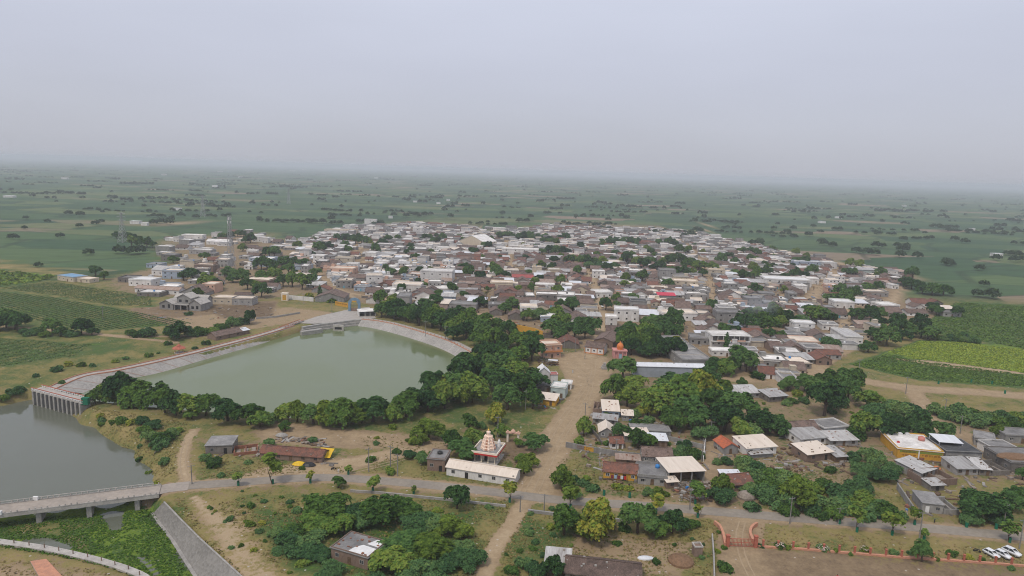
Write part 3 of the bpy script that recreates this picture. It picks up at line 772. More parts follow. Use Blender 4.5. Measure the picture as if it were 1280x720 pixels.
# grass patch on the bank
# plaza at the head of the pond
PLAZA = gpoly([(372, 404), (395, 396), (440, 386), (462, 384), (470, 398), (452, 400), (392, 405)])
structure(sheet("plaza", PLAZA, .12, M['path']))
t = thing("stepped_ghat", "grey concrete stepped landing wall at the far end of the pond", "landing", G(420, 406))
inv = G(420, 406)
mb = MB()
for k, (z0, z1, sh) in enumerate([(-5, .3, 0), (-5, -1.0, 1.6), (-5, -2.4, 3.4)]):
    P = [G(x, y) - Vector((0, sh, 0)) - inv for x, y in ((378, 409), (400, 405.5), (440, 400.5), (453, 399.5))]
    wall_run([(p.x, p.y) for p in P], 2.2, z1 - z0, mb, z=z0)
mb.obj("steps", M['concrete'], t)
mb = MB(); p = G(424, 406.5) - inv; mb.box(p.x - 3.4, p.x + 3.4, p.y - 2.5, p.y - 1.0, -3, .55); mb.obj("inlet_block", M['concrete_light'], t)
mb = MB(); mb.box(p.x - 2.2, p.x + 2.2, p.y - 2.53, p.y - 2.35, -2.2, -.7); mb.obj("inlet_opening", M['dark'], t)
mb = MB(); P = [G(x, y) - inv for x, y in ((376, 413), (392, 411), (402, 409.5))]; wall_run([(q.x, q.y) for q in P], 3.0, 4.6, mb, z=-5.2); mb.obj("apron", M['concrete'], t)
# small jetty bridge at the end of the left bank
t = thing("jetty", "small concrete footbridge with red rails at the pond inlet", "footbridge", G(365, 407))
inv = G(365, 407)
a, b_ = G(352, 411) - inv, G(377, 402) - inv
d = (b_ - a).normalized(); nrm = Vector((-d.y, d.x, 0))
mb = MB(); mb.bar(a + Vector((0, 0, .45)), b_ + Vector((0, 0, .45)), 3.2, .5); mb.obj("deck", M['concrete'], t)
for k in range(4):
    q = a.lerp(b_, .25 + .24 * k) - nrm * 1.2
    mb = MB(); mb.box(q.x - .35, q.x + .35, q.y - .3, q.y + 2.4, -5, .22); mb.obj("pier", M['concrete'], t)
for s in (-1, 1):
    mb = MB(); mb.bar(a + nrm * s * 1.5 + Vector((0, 0, 1.25)), b_ + nrm * s * 1.5 + Vector((0, 0, 1.25)), .3, .22)
    for k in range(6):
        q = a.lerp(b_, (k + .5) / 6) + nrm * s * 1.5; mb.bar(q + Vector((0, 0, .7)), q + Vector((0, 0, 1.15)), .25)
    mb.obj("railing", M['red_paint'], t)

# regulator (weir) between river and pond
ra, rb = G(41, 486.5, 2.0), G(105, 503.0, 2.0)
inv = Vector((ra.x, ra.y, 0))
t = thing("sluice_weir", "concrete sluice weir with a row of piers and red rails", "weir", inv)
landmark("concrete sluice weir", ra.lerp(rb, .5))
d = (rb - ra); Lw = d.length; d.normalize(); nrm = Vector((-d.y, d.x, 0))
if nrm.y < 0: nrm = -nrm
A = Vector((0, 0, 0))
mb = MB(); mb.bar(A + Vector((0, 0, 1.75)) + nrm * 1.5, d * Lw + Vector((0, 0, 1.75)) + nrm * 1.5, 4.6, .5); mb.obj("deck", M['concrete_light'], t)
NP = 12
for k in range(NP):
    q = d * (Lw * (k + .5) / NP)
    mb = MB(); mb.bar(q - nrm * 1.1 + Vector((0, 0, -2.8)), q + nrm * 3.4 + Vector((0, 0, -2.8)), 1.0, 8.55); mb.obj("pier", M['concrete'], t)
    if k < NP - 1:
        q2 = q + d * (Lw / NP / 2) + nrm * 1.8
        mb = MB(); mb.bar(q2 - d * (Lw / NP / 2 - .5) + Vector((0, 0, -2.9)), q2 + d * (Lw / NP / 2 - .5) + Vector((0, 0, -2.9)), .25, 8.2); mb.obj("gate", M['dark'], t)
for s, off in ((0, -.6), (1, 3.6)):
    mb = MB()
    mb.bar(nrm * off + Vector((0, 0, 3.0)), d * Lw + nrm * off + Vector((0, 0, 3.0)), .28, .22)
    mb.bar(nrm * off + Vector((0, 0, 2.5)), d * Lw + nrm * off + Vector((0, 0, 2.5)), .14, .14, 1)
    for k in range(22):
        q = d * (Lw * (k + .5) / 22) + nrm * off; mb.bar(q + Vector((0, 0, 2.0)), q + Vector((0, 0, 2.95)), .18, None, 1)
    mb.obj("railing", [M['red_paint'], M['white']], t)
mb = MB(); q = d * (Lw + .3) + nrm * .5; mb.box(q.x - 1.3, q.x + 1.3, q.y - .8, q.y + .8, 1.1, 3.8); mb.box(q.x - 1.4, q.x + 1.4, q.y - .9, q.y + .9, 3.8, 3.92)
mb.obj("gate_cabin", M['green_net'], t)

# road bridge
ba, bb = G(-130, 652, .6), G(200, 611, .6)
inv = Vector((bb.x, bb.y, 0))
t = thing("road_bridge", "long low concrete road bridge over the green river bed", "bridge", inv)
landmark("road bridge", G(150, 618))
d = (ba - bb); d.z = 0; Lb = d.length; d.normalize(); nrm = Vector((-d.y, d.x, 0))
if nrm.y < 0: nrm = -nrm
mb = MB(); mb.bar(Vector((0, 0, -.15)), d * Lb + Vector((0, 0, -.15)), 7.2, .9); mb.obj("deck", M['concrete_light'], t)
M['deckroad'] = mat('pale_worn_bridge_surface', (.36, .31, .26), (.28, .245, .21), .15, fine=.10)
mb = MB(); mb.bar(Vector((0, 0, .33)), d * Lb + Vector((0, 0, .33)), 6.3, .05); mb.obj("roadway", M['deckroad'], t)
for s in (-1, 1):
    mb = MB()
    mb.bar(nrm * s * 3.4 + Vector((0, 0, .46)), d * Lb + nrm * s * 3.4 + Vector((0, 0, .46)), .4, .32)
    mb.obj("kerb", M['concrete'], t)
    rl = MB(); rl.bar(d * 2 + nrm * s * 3.4 + Vector((0, 0, 1.24 if s == 1 else .66)), d * Lb + nrm * s * 3.4 + Vector((0, 0, 1.24 if s == 1 else .66)), .18, .12); rl = rl.obj("railing", M['concrete_light'], t)
    for k in range(44):
        if (k * 7 + s) % 5 == 0: continue
        q = d * (Lb * (k + .5) / 44) + nrm * s * 3.4; mb = MB(); mb.box(q.x - .12, q.x + .12, q.y - .12, q.y + .12, .6, 1.18); mb.obj("post", M['concrete_light'], rl)
for k in range(9):
    q = d * (6 + k * 12.5)
    if q.length > Lb: break
    mb = MB(); mb.bar(q + nrm * 3.0 + Vector((0, 0, -3.3)), q - nrm * 3.0 + Vector((0, 0, -3.3)), 1.3, 5.4); mb.obj("pier", M['concrete'], t)
for s, q in ((1, d * 33 + nrm * 3.4), (-1, d * 40 - nrm * 3.4)):
    mb = MB(); mb.box(q.x - .7, q.x + .7, q.y - .3, q.y + .3, .32, 1.5); mb.obj("end_post", M['white'], t)
structure(ribbon("bridge_approach", [(p.x, p.y) for p in (bb + d * 2, G(212, 610), G(236, 607.3))], 6.3, .08, M['deckroad']))
# stone revetment beside the river bed
t = thing("revetment", "steep grey stone pitched revetment beside the green river bed", "revetment", G(250, 674))
inv = G(250, 674); landmark("stone revetment", inv)
top = [G(x, y, .35) for x, y in ((205, 627), (225, 648), (250, 673), (306, 724), (350, 768))]; toe = [G(x, y, -4.7) for x, y in ((190, 643), (202, 659), (216, 678), (244, 722), (275, 768))]
mb = MB(); vs = []; n = 24
for i in range(n + 1):
    a, b_ = lerp_poly(top, i / n), lerp_poly(toe, i / n)
    for k in range(5): vs.append(a.lerp(b_, k / 4) - inv)
mb.add(vs, [(i * 5 + k, i * 5 + k + 5, i * 5 + k + 6, i * 5 + k + 1) for i in range(n) for k in range(4)])
mb.obj("slope", M['stone_dark'], t)
mb = MB(); wall_run([(p.x - inv.x, p.y - inv.y) for p in toe], .9, .8, mb, z=-4.9); mb.obj("toe_kerb", M['concrete'], t)
mb = MB(); wall_run([(p.x - inv.x, p.y - inv.y) for p in top], .45, .2, mb, z=.2); mb.obj("top_kerb", M['concrete'], t)
# low channel wall bottom left
pw = [G(x, y, -.1) for x, y in ((-120, 662), (0, 678), (60, 687), (110, 698), (132, 704), (160, 713), (186, 727), (205, 760))]
mb = MB(); wall_run([(p.x, p.y) for p in smooth(pw, 4)], 2.0, .55, mb, z=-.25, top=0)
tag(mb.obj("canal_wall", M['concrete_light']), "long low concrete canal wall curving past the green river bed", "canal wall")
for k in range(16):
    p = lerp_poly(pw, .12 + .8 * k / 16)
    mb = MB(); mb.box(-.09, .09, -.09, .09, 0, 1.1); o = mb.obj("marker_post", M['wall_brick']); o.location = (p.x, p.y, .3)
    auto(o, "post", "thin rusty post on the canal wall", p, "post", "posts on the canal wall")
mb = MB(); a = [G(x, y) for x, y in ((38, 703), (58, 700), (80, 724), (50, 724))]
mb.prism([(p.x, p.y) for p in a], .02, .35, 0, 1); tag(mb.obj("concrete_slab", [M['concrete_light'], M['salmon']]), "low rectangular salmon topped slab by the canal wall", "slab")

# ------------------------------------------------------------------ houses
def _window_mesh(wall):
    mb = MB(); mb.box(-.5, .5, -.05, .03, 0, .09); mb.box(-.5, .5, -.05, .03, .91, 1); mb.box(-.5, -.41, -.05, .03, .09, .91); mb.box(.41, .5, -.05, .03, .09, .91)
    mb.box(-.03, .03, -.04, .03, .09, .91)
    return mb.mesh("window", wall)
_mb = MB(); _mb.box(-.41, .41, -.02, .02, .09, .91); PANE = _mb.mesh("pane", M['glass'])
_mb = MB(); _mb.box(-.5, .5, -.04, .03, 0, 1); DARKWIN = _mb.mesh("window", M['dark'])
WINF = {k: _window_mesh(M[k]) for k in ('white', 'wood', 'concrete')}
_mb = MB(); _mb.box(-.65, .65, -.55, .0, 0, .09); SHADE = {k: None for k in ()}
SHADES = {}
def shade_mesh(mt):
    if mt.name not in SHADES:
        b = MB(); b.box(-.65, .65, -.5, -.003, 0, .1); SHADES[mt.name] = b.mesh("sunshade", mt)
    return SHADES[mt.name]
DOORS = {}
def door_mesh(k):
    if k not in DOORS:
        b = MB(); b.box(-.5, .5, -.05, .04, 0, 1); DOORS[k] = b.mesh("door", M[k])
    return DOORS[k]
OCC = []     # (x, y, radius) of what stands on the ground
def occupied(x, y, r):
    for a, b, c in OCC:
        if (a - x) ** 2 + (b - y) ** 2 < (r + c) ** 2: return True
    return False

def slab_pair(mb, w, d, h, rise, ov, th, ridge_x=True, mi=0, ridge_mi=0):
    """two roof slopes with thickness; the ridge along x (or along y)"""
    if ridge_x:
        run, L = d / 2, w / 2 + ov
        k = rise / run
        for s in (-1, 1):
            y0 = d / 2; y1 = d / 2 + s * (run + ov); z1 = h - k * ov
            P = [(-L, y0, h + rise), (L, y0, h + rise), (L, y1, z1), (-L, y1, z1)]
            _thick(mb, P, th, mi)
    else:
        run = w / 2; k = rise / run
        for s in (-1, 1):
            x1 = s * (run + ov); z1 = h - k * ov
            P = [(0, -ov, h + rise), (0, d + ov, h + rise), (x1, d + ov, z1), (x1, -ov, z1)]
            _thick(mb, P, th, mi)
def _thick(mb, P, th, mi):
    a, b, c = (Vector(p) for p in P[:3])
    n = (b - a).cross(c - a)
    if n.z < 0: P = P[::-1]
    vs = [(p[0], p[1], p[2] + th) for p in P] + [(p[0], p[1], p[2]) for p in P]
    mb.add(vs, [(0, 1, 2, 3), (7, 6, 5, 4)] + [(i, i + 4, (i + 1) % 4 + 4, (i + 1) % 4) for i in range(4)], mi)

def house(name, loc, rz, w, d, h, style='flat', wall='wall_white', roof='roof_white', wins=2, swins=1, door='wood', par=.45, ov=.3, rise=None,
          storeys=1, label=None, look=None, cat='house', group='village houses', detail=2, head=False, slope=None, frame='white', chajja=True, doorx=None, occ=True):
    """walls are the thing itself; roof, windows, doors, stair head ... are its parts. Front on y = 0, facing the camera at rz = 0."""
    mb = MB(); hw = w / 2
    rise = rise if rise is not None else (d if style == 'gable' else w) * .24
    if style in ('flat', 'mono'):
        hb = h if style == 'flat' else h + (slope or d * .10)
        if style == 'flat': mb.box(-hw, hw, 0, d, -.4, h)
        else:
            vs = [(-hw, 0, -.4), (hw, 0, -.4), (hw, d, -.4), (-hw, d, -.4), (-hw, 0, h), (hw, 0, h), (hw, d, hb), (-hw, d, hb)]
            mb.add(vs, [(0, 3, 2, 1), (0, 1, 5, 4), (1, 2, 6, 5), (2, 3, 7, 6), (3, 0, 4, 7), (4, 5, 6, 7)])
    elif style in ('gable', 'gablefront'):
        if style == 'gable':
            vs = [(-hw, 0, -.4), (hw, 0, -.4), (hw, d, -.4), (-hw, d, -.4), (-hw, 0, h), (hw, 0, h), (hw, d, h), (-hw, d, h), (-hw, d / 2, h + rise), (hw, d / 2, h + rise)]
            mb.add(vs, [(0, 1, 5, 4), (1, 2, 6, 9, 5), (2, 3, 7, 6), (3, 0, 4, 8, 7)])
        else:
            vs = [(-hw, 0, -.4), (hw, 0, -.4), (hw, d, -.4), (-hw, d, -.4), (-hw, 0, h), (hw, 0, h), (hw, d, h), (-hw, d, h), (0, 0, h + rise), (0, d, h + rise)]
            mb.add(vs, [(0, 1, 5, 8, 4), (1, 2, 6, 5), (2, 3, 7, 9, 6), (3, 0, 4, 7)])
    elif style == 'ruin':
        t = .3
        mb.box(-hw, hw, 0, t, -.4, h * .8); mb.box(-hw, hw, d - t, d, -.4, h); mb.box(-hw, -hw + t, t, d - t, -.4, h * .9); mb.box(hw - t, hw, t, d - t, -.4, h * .7)
        mb.box(-.15, .15, t, d - t, -.4, h * .75)
    elif style == 'open':
        t = .25
        mb.box(-hw, hw, d - t, d, -.4, h); mb.box(-hw, -hw + t, 0, d - t, -.4, h); mb.box(hw - t, hw, 0, d - t, -.4, h)
        for x in np.linspace(-hw + .6, hw - .6, 4)[1:-1]: mb.box(x - .18, x + .18, .02, .38, -.4, h)
    root = mb.obj(name, M[wall]); root.location = loc; root.rotation_euler = (0, 0, rz)
    if label: tag(root, label, cat, group)
    else: auto(root, 'house' if cat == 'house' else cat, look, loc, cat, group)
    # roof
    mb = MB(); rm = [M[roof], M[wall]]
    if style == 'flat':
        mb.box(-hw - ov, hw + ov, -ov, d + ov, h, h + .16)
        if par > 0:
            z0, z1, t = h + .16, h + .16 + par, .2
            mb.box(-hw, hw, 0, t, z0, z1, 1); mb.box(-hw, hw, d - t, d, z0, z1, 1)
            mb.box(-hw, -hw + t, t, d - t, z0, z1, 1); mb.box(hw - t, hw, t, d - t, z0, z1, 1)
    elif style == 'gable':
        slab_pair(mb, w, d, h, rise, .4, .13, True); mb.bar((-hw - .42, d / 2, h + rise + .16), (hw + .42, d / 2, h + rise + .16), .34, .18)
    elif style == 'gablefront':
        slab_pair(mb, w, d, h, rise, .4, .13, False); mb.bar((0, -.42, h + rise + .16), (0, d + .42, h + rise + .16), .34, .18)
    elif style in ('mono', 'open'):
        hb = h + (slope or d * .10) if style == 'mono' else h + .05
        k = (hb - h) / d
        _thick(mb, [(-hw - .35, -.6, h - .6 * k + .01), (hw + .35, -.6, h - .6 * k + .01), (hw + .35, d + .4, hb + .4 * k + .01), (-hw - .35, d + .4, hb + .4 * k + .01)], .08, 0)
    if style in ('mono', 'gable') and detail >= 2:
        st_ = MB()
        for k in range(random.randint(4, 9)):
            u, v_ = random.uniform(-hw, hw), random.uniform(0, d * .95)
            zz = (h + v_ * ((slope or d * .10) / d)) if style == 'mono' else (h + rise * (1 - abs(v_ - d / 2) / (d / 2)))
            q = random.uniform(.12, .3); st_.box(u - q, u + q, v_ - q * .7, v_ + q * .7, zz + .02, zz + .12 + q * .8)
        st_.obj("roof_stones", M[random.choice(('concrete', 'brickred', 'wood', 'rubble'))], root)
    if style == 'ruin':
        for k in range(3):
            x = -hw + .8 + k * (w - 1.6) / 2.5
            mb.box(x, x + w * .18, .5, d * .8, 0, .25 + .2 * k)
    mb.obj("roof" if style != 'ruin' else "rubble", rm if style != 'ruin' else M['rubble'], root)
    if head and style == 'flat':
        b = MB(); x0 = -hw + .4 if random.random() < .5 else hw - 3.2
        b.box(x0, x0 + 2.8, d - 3.4, d - .4, h + .16, h + 2.3); b.box(x0 - .2, x0 + 3.0, d - 3.6, d - .2, h + 2.3, h + 2.42)
        b.obj("stair_head", M[wall], root)
    if detail >= 1 and style not in ('ruin', 'open'):
        sh = h / storeys
        n = wins + (1 if door else 0)
        for st in range(storeys):
            z = st * sh
            xs = [-hw + w * (i + .5) / n for i in range(n)] if n else []
            di = (n // 2 if doorx is None else doorx) if door and st == 0 else -1
            for i, x in enumerate(xs):
                if i == di:
                    dm = 'dark' if door == 'dark' else door
                    link("door", door_mesh(dm), root, (x, 0, 0), 0, (1.1, 1, min(2.1, sh * .8)))
                    continue
                if detail >= 2:
                    o = link("window", WINF[frame], root, (x, 0, z + sh * .36), 0, (1.25, 1, 1.15))
                    link("pane", PANE, o)
                    if chajja and detail >= 2 and style == 'flat': link("sunshade", shade_mesh(M[wall]), root, (x, 0, z + sh * .36 + 1.22), 0, (1.25, 1, 1))
                else: link("window", DARKWIN, root, (x, 0, z + sh * .36), 0, (1.2, 1, 1.1))
            for s in (-1, 1):
                # only the side that is turned to the camera
                ang = math.atan2(-loc[0], loc[1]); 
                if s * (math.sin(rz) * 1 - loc[0] / max(1, math.hypot(loc[0], loc[1])) * math.cos(rz)) < .02: continue
                for i in range(swins):
                    y = d * (i + .5) / swins
                    if detail >= 2:
                        o = link("window", WINF[frame], root, (s * hw, y, z + sh * .36), s * math.pi / 2, (1.25, 1, 1.15)); link("pane", PANE, o)
                    else: link("window", DARKWIN, root, (s * hw, y, z + sh * .36), s * math.pi / 2, (1.2, 1, 1.1))
    if occ:
        c = Vector((loc[0], loc[1], 0)) + Matrix.Rotation(rz, 3, 'Z') @ Vector((0, d / 2, 0))
        nseg = max(1, round(w / max(d, 1)))
        for i in range(nseg):
            q = Vector((loc[0], loc[1], 0)) + Matrix.Rotation(rz, 3, 'Z') @ Vector((-hw + w * (i + .5) / nseg, d / 2, 0))
            OCC.append((q.x, q.y, max(d, w / nseg) * .5))
    return root
def phouse(name, xl, yl, xr, yr, d, h, style='flat', wall='wall_white', roof='roof_white', label=None, z=0.0, **k):
    """a house whose front wall stands on the ground between two pixels of the photograph"""
    a, b = G(xl, yl, z), G(xr, yr, z)
    v = b - a; c = (a + b) / 2
    return house(name, (c.x, c.y, z), math.atan2(v.y, v.x), v.length, d, h, style, wall, roof, label=label, **k)

TANKS = {}
def water_tank(loc, col='tank_black', label=None, r=.65, h=1.3):
    if col not in TANKS:
        b = MB(); b.lathe([(.62, 0), (.65, .1), (.65, .45), (.68, .5), (.65, .55), (.65, .95), (.5, 1.15), (.22, 1.24), (.22, 1.34), (.0, 1.36)], 14)
        TANKS[col] = b.mesh("water_tank", M[col], True)
    o = link("water_tank", TANKS[col], None, loc, random.random() * 6, (r / .65, r / .65, h / 1.36))
    if label: tag(o, label, 'water tank', 'water tanks on roofs')
    else: auto(o, 'tank', {'tank_black': 'black round water tank on a roof', 'tank_blue': 'blue round water tank on a roof', 'tank_white': 'white round water tank on a roof', 'tank_red': 'faded red water tank on a roof'}[col], loc, 'water tank', 'water tanks on roofs')
    return o
def on(root, x, y, z):
    p = Matrix.Rotation(root.rotation_euler[2], 3, 'Z') @ Vector((x, y, z)) + Vector(root.location); return (p.x, p.y, p.z)

# ---- named buildings near the road
r = phouse("block_hut", 257, 568, 290, 567, 8.5, 3.1, 'flat', 'wall_stone', 'roof_grey', "grey stone block hut with flat slab roof beside the red brick heap", wins=1, swins=2, door='dark', par=0, detail=2, frame='concrete', chajja=False)
landmark("grey block hut", r.location)
r = phouse("brick_heap", 292, 570, 322, 567, 6.0, 1.3, 'ruin', 'brickred', 'rubble', "low heap of red bricks and broken walls beside the grey hut", cat='ruin', group=None)
r = phouse("tiled_longhouse", 325, 573, 402, 579, 6.0, 2.2, 'gable', 'wall_brick', 'roof_red', "long low house with patched red tile roof beside the yellow tarpaulin", wins=4, swins=1, detail=2, frame='wood')
landmark("long red tiled house", r.location)
mb = MB(); a = G(401, 575)
mb.add([(-2.4, 0, 1.0), (2.2, -.2, .9), (2.6, 4.6, 2.3), (-2.3, 4.8, 2.5), (-2.2, 2.2, 2.0), (2.4, 2.1, 1.85)], [(0, 1, 5, 4), (4, 5, 2, 3)])
mb.add([(-2.4, 0, .05), (-2.3, 4.8, .05), (-2.3, 4.8, 2.5), (-2.2, 2.2, 2.0), (-2.4, 0, 1.0)], [(0, 4, 3, 2, 1)])
o = mb.obj("tarpaulin_shelter", M['yellow_tarp']); o.location = (a.x + 1.0, a.y, 0); tag(o, "bright yellow tarpaulin shelter at the end of the red tiled roof", "shelter")
for px, py, c in ((374, 581, 'yellow_tarp'), (386, 582, 'tank_black'), (352, 545, 'concrete')):
    p = G(px, py); b = MB(); b.lathe([(1.6, 0), (1.9, .3), (1.2, 1.0), (.3, 1.4)], 9); o = b.obj("tarpaulin_pile", M[c]); o.location = p; o.scale = (1.3, .8, .9)
    tag(o, {'yellow_tarp': "small heap under a yellow cover by the dirt verge", 'tank_black': "dark covered heap beside the yellow cover", 'concrete': "grey heap of stones behind the red tiled house"}[c], "heap")

# long white shed and brown block house by the temple
r = phouse("long_shed", 558, 594, 643, 608, 6.5, 3.0, 'gable', 'wall_white', 'roof_pale', "long white shed with pale sheet roof in front of the temple", cat='shed', group=None, wins=4, swins=1, door='dark', doorx=1, rise=1.2, frame='concrete')
landmark("long white shed", r.location)
for i, x in enumerate(np.linspace(-.5, .5, 3)): pass
r = phouse("block_house", 534, 588, 556, 590, 8.0, 4.2, 'flat', 'wall_brick', 'roof_grey', "square brown brick house with grey roof next to the white shed", wins=1, swins=2, door='dark', par=.25, frame='concrete', chajja=False)
water_tank(on(r, .2, 4.5, 4.4), 'tank_black', "black water tank on the brown block house", .9, 1.0)

# temple with a stepped tower
a, b_ = G(592, 578.5), G(619, 582.5); v = b_ - a; tw = v.length; rz = math.atan2(v.y, v.x); c = (a + b_) / 2
t = thing("hindu_temple", "cream temple with tiered tower and red edged roof on pillars", "temple", (c.x, c.y, 0), rz); landmark("cream temple", c)
OCC.append((c.x, c.y + 4, 6)); td = 9.0; hw = tw / 2
mb = MB(); mb.box(-hw - .5, hw + .5, -.5, td + .5, -.2, .5); mb.obj("plinth", M['concrete_light'], t)
for x in np.linspace(-hw + .3, hw - .3, 4):
    for y in np.linspace(.3, td - .3, 4):
        if abs(x) < hw - .4 and .5 < y < td - .5: continue
        mb = MB(); mb.box(x - .24, x + .24, y - .24, y + .24, .5, .8); mb.lathe([(.17, .8), (.15, 3.1), (.24, 3.3), (.3, 3.6)], 10, x, y); mb.obj("pillar", M['cream'], t)
mb = MB(); mb.box(-hw + 1.6, hw - 1.6, 2.2, td - 1.8, .5, 3.6); mb.obj("sanctum", M['cream'], t)
mb = MB(); mb.box(-.7, .7, 2.1, 2.19, .5, 2.8); mb.obj("doorway", M['dark'], t)
mb = MB(); mb.box(-hw - .6, hw + .6, -.6, td + .6, 3.6, 4.0); mb.box(-hw - .3, hw + .3, -.3, td + .3, 4.0, 4.06, 1)
z0, z1, tt = 4.0, 4.55, .3
for bx in ((-hw - .75, hw + .75, -.75, -.75 + tt), (-hw - .75, hw + .75, td + .75 - tt, td + .75), (-hw - .75, -hw - .75 + tt, -.75 + tt, td + .75 - tt), (hw + .75 - tt, hw + .75, -.75 + tt, td + .75 - tt)):
    mb.box(*bx, 3.45, z1 + .15, 0)
mb.obj("roof", [M['cream'], M['roof_grey']], t)
mb = MB()
for bx in ((-hw - .80, hw + .80, -.83, -.755), (-hw - .80, hw + .80, td + .755, td + .83), (-hw - .83, -hw - .755, -.75, td + .75), (hw + .755, hw + .83, -.75, td + .75)): mb.box(*bx, 3.5, 4.05)
mb.obj("red_band", M['red'], t)
mb = MB(); cx_, cy_ = -.1, td / 2 - .2
prof = []
for k in range(6):
    z = 4.1 + k * .98; rr = 2.35 - .24 * k - .022 * k * k
    prof += [(rr, z), (rr, z + .55), (rr + .08, z + .62), (rr + .08, z + .76), (rr - .18, z + .84)]
prof += [(.7, 10.0), (.8, 10.15), (.6, 10.45), (.22, 10.65), (.1, 10.75)]
mb.lathe(prof, 16, cx_, cy_, 0, math.pi / 16, False); 
for k in range(5):
    z = 4.5 + k * .98; rr = 2.35 - .27 * k
    for j in range(8):
        an = j * math.pi / 4 + math.pi / 8; x, y = cx_ + math.cos(an) * rr, cy_ + math.sin(an) * rr
        mb.lathe([(.34, z - .45), (.34, z + .2), (.2, z + .45), (.03, z + .7)], 7, x, y)
mb.obj("tower", M['shikhara'], t)
for k in range(4):
    z = 4.4 + k * .98; rr = 2.42 - .27 * k
    mb = MB()
    for j in range(4):
        an = j * math.pi / 2 - math.pi / 2; x, y = cx_ + math.cos(an) * (rr + .02), cy_ + math.sin(an) * (rr + .02); mb.box(x - .26, x + .26, y - .1, y + .1, z - .2, z + .38)
    mb.obj("niche", M['salmon'], t)
mb = MB(); mb.lathe([(.25, 10.7), (.36, 10.95), (.18, 11.2), (.09, 11.4), (.04, 12.2)], 10, cx_, cy_); mb.obj("finial", M['gold'], t)
mb = MB(); mb.lathe([(.6, 4.06), (.55, 5.3), (.65, 5.4), (.45, 6.2), (.1, 6.7), (.03, 7.2)], 10, hw - 1.0, td - 1.6); mb.obj("small_dome", M['white'], t)
# temple gateway
a = G(641, 553); t = thing("temple_gateway", "cream gateway with pink scalloped canopy behind the temple", "gateway", (a.x, a.y, 0), -.2); OCC.append((a.x, a.y, 3))
for x in (-2.0, 2.0):
    mb = MB(); mb.box(x - .35, x + .35, -.35, .35, -.2, 3.4); mb.box(x - .45, x + .45, -.45, .45, 3.4, 3.6); mb.obj("pillar", M['cream'], t)
mb = MB(); mb.box(-2.7, 2.7, -.7, .7, 3.6, 4.0); mb.lathe([(1.0, 4.0), (.9, 4.5), (.4, 5.0), (.05, 5.4)], 10, 0, 0); mb.lathe([(.5, 4.0), (.4, 4.4), (.05, 4.8)], 8, -2.0, 0); mb.lathe([(.5, 4.0), (.4, 4.4), (.05, 4.8)], 8, 2.0, 0); mb.obj("canopy", M['wall_pink'], t)
mb = MB()
for x in np.linspace(-1.55, 1.55, 9): mb.box(x - .05, x + .05, -.05, .05, .1, 2.8)
mb.box(-1.6, 1.6, -.04, .04, 2.7, 2.85); mb.box(-1.6, 1.6, -.04, .04, .3, .42); mb.obj("grille_gate", M['wood'], t)

# yellow house cluster by the road
r = phouse("tiled_house", 754, 598, 796, 602, 7.0, 2.7, 'gable', 'wall_yellow', 'roof_red', "small yellow house with brown tile roof and washing along its front", wins=3, swins=1, door='dark', frame='white'); landmark("small yellow house", r.location)
for k, c in enumerate(('cloth_a', 'cloth_b', 'cloth_a', 'roof_bluewhite', 'red')):
    b = MB(); x = -2.6 + k * 1.05; b.box(x - .42, x + .42, -.06, .06, .75 + .1 * (k % 2), 2.0); o = b.obj("hanging_cloth", M[c]); o.location = on(r, 0, -1.0, 0); o.rotation_euler = (0, 0, r.rotation_euler[2])
    tag(o, ["maroon cloth, first from the door end of the washing line", "pale blue cloth beside the maroon one on the washing line", "maroon cloth in the middle of the washing line", "white cloth hanging at the yellow house", "bright red cloth at the end of the washing line"][k], "cloth", "washing at the yellow house")
b = MB()
for x in (-3.4, 2.4): b.tube([(x, 0, 0), (x, 0, 2.2)], .05, 6)
b.tube([(-3.4, 0, 2.02), (2.4, 0, 2.02)], .02, 4); o = b.obj("washing_line", M['wood']); o.location = on(r, 0, -1.0, 0); o.rotation_euler = (0, 0, r.rotation_euler[2]); tag(o, "washing line on two poles before the yellow house", "washing line")
phouse("tin_lean_to", 770, 579, 800, 581, 3.6, 1.7, 'mono', 'wall_brick', 'roof_rust', "rusty lean-to with broken tiles just behind the small yellow house", cat='shed', group=None, wins=1, swins=0, door=None, frame='wood')
phouse("tiled_house", 803, 579, 840, 581, 7.5, 2.8, 'gable', 'wall_grey', 'roof_tile', "dark tiled house between the yellow house and the beige shed", wins=3, swins=1, frame='white')
r = phouse("flat_roof_house", 797, 605, 833, 608, 10.5, 2.7, 'flat', 'wall_grey', 'roof_grey', "grey parapet house with a blue tank next to the yellow house", wins=2, swins=2, par=.7, frame='concrete')
water_tank(on(r, 2.2, 7.6, 2.86), 'tank_blue', "sky blue water tank on the grey parapet house", .75, 1.3)
r = phouse("open_shed", 835, 605, 880, 603, 11.0, 4.2, 'open', 'wall_grey', 'roof_pale', "large open fronted shed with beige sheet roof by the road", cat='shed', group=None); landmark("beige open fronted shed", r.location)
mb = MB(); mb.box(-3.4, 2.8, 3.2, 3.5, 0, 2.2); mb.obj("stored_goods", M['wood'], r)
phouse("tin_lean_to", 833, 611, 847, 610, 3.0, 2.4, 'mono', 'wall_brick', 'roof_pale', "small tin porch leaning on the corner of the beige shed", cat='shed', group=None, wins=1, swins=0, door=None, frame='wood')
r = phouse("gabled_hut", 904, 568, 922, 567, 7.5, 2.6, 'gablefront', 'wall_grey', 'roof_orange', "small hut with a bright orange tile roof beside the white roofed house", cat='hut', group=None, wins=0, swins=1, door='wood', rise=1.5); landmark("orange tiled hut", r.location)
phouse("tin_house", 932, 570, 970, 567, 9.0, 3.0, 'mono', 'wall_white', 'roof_pale', "house with cream sheet roof next to the orange tiled hut", wins=2, swins=1, frame='wood')
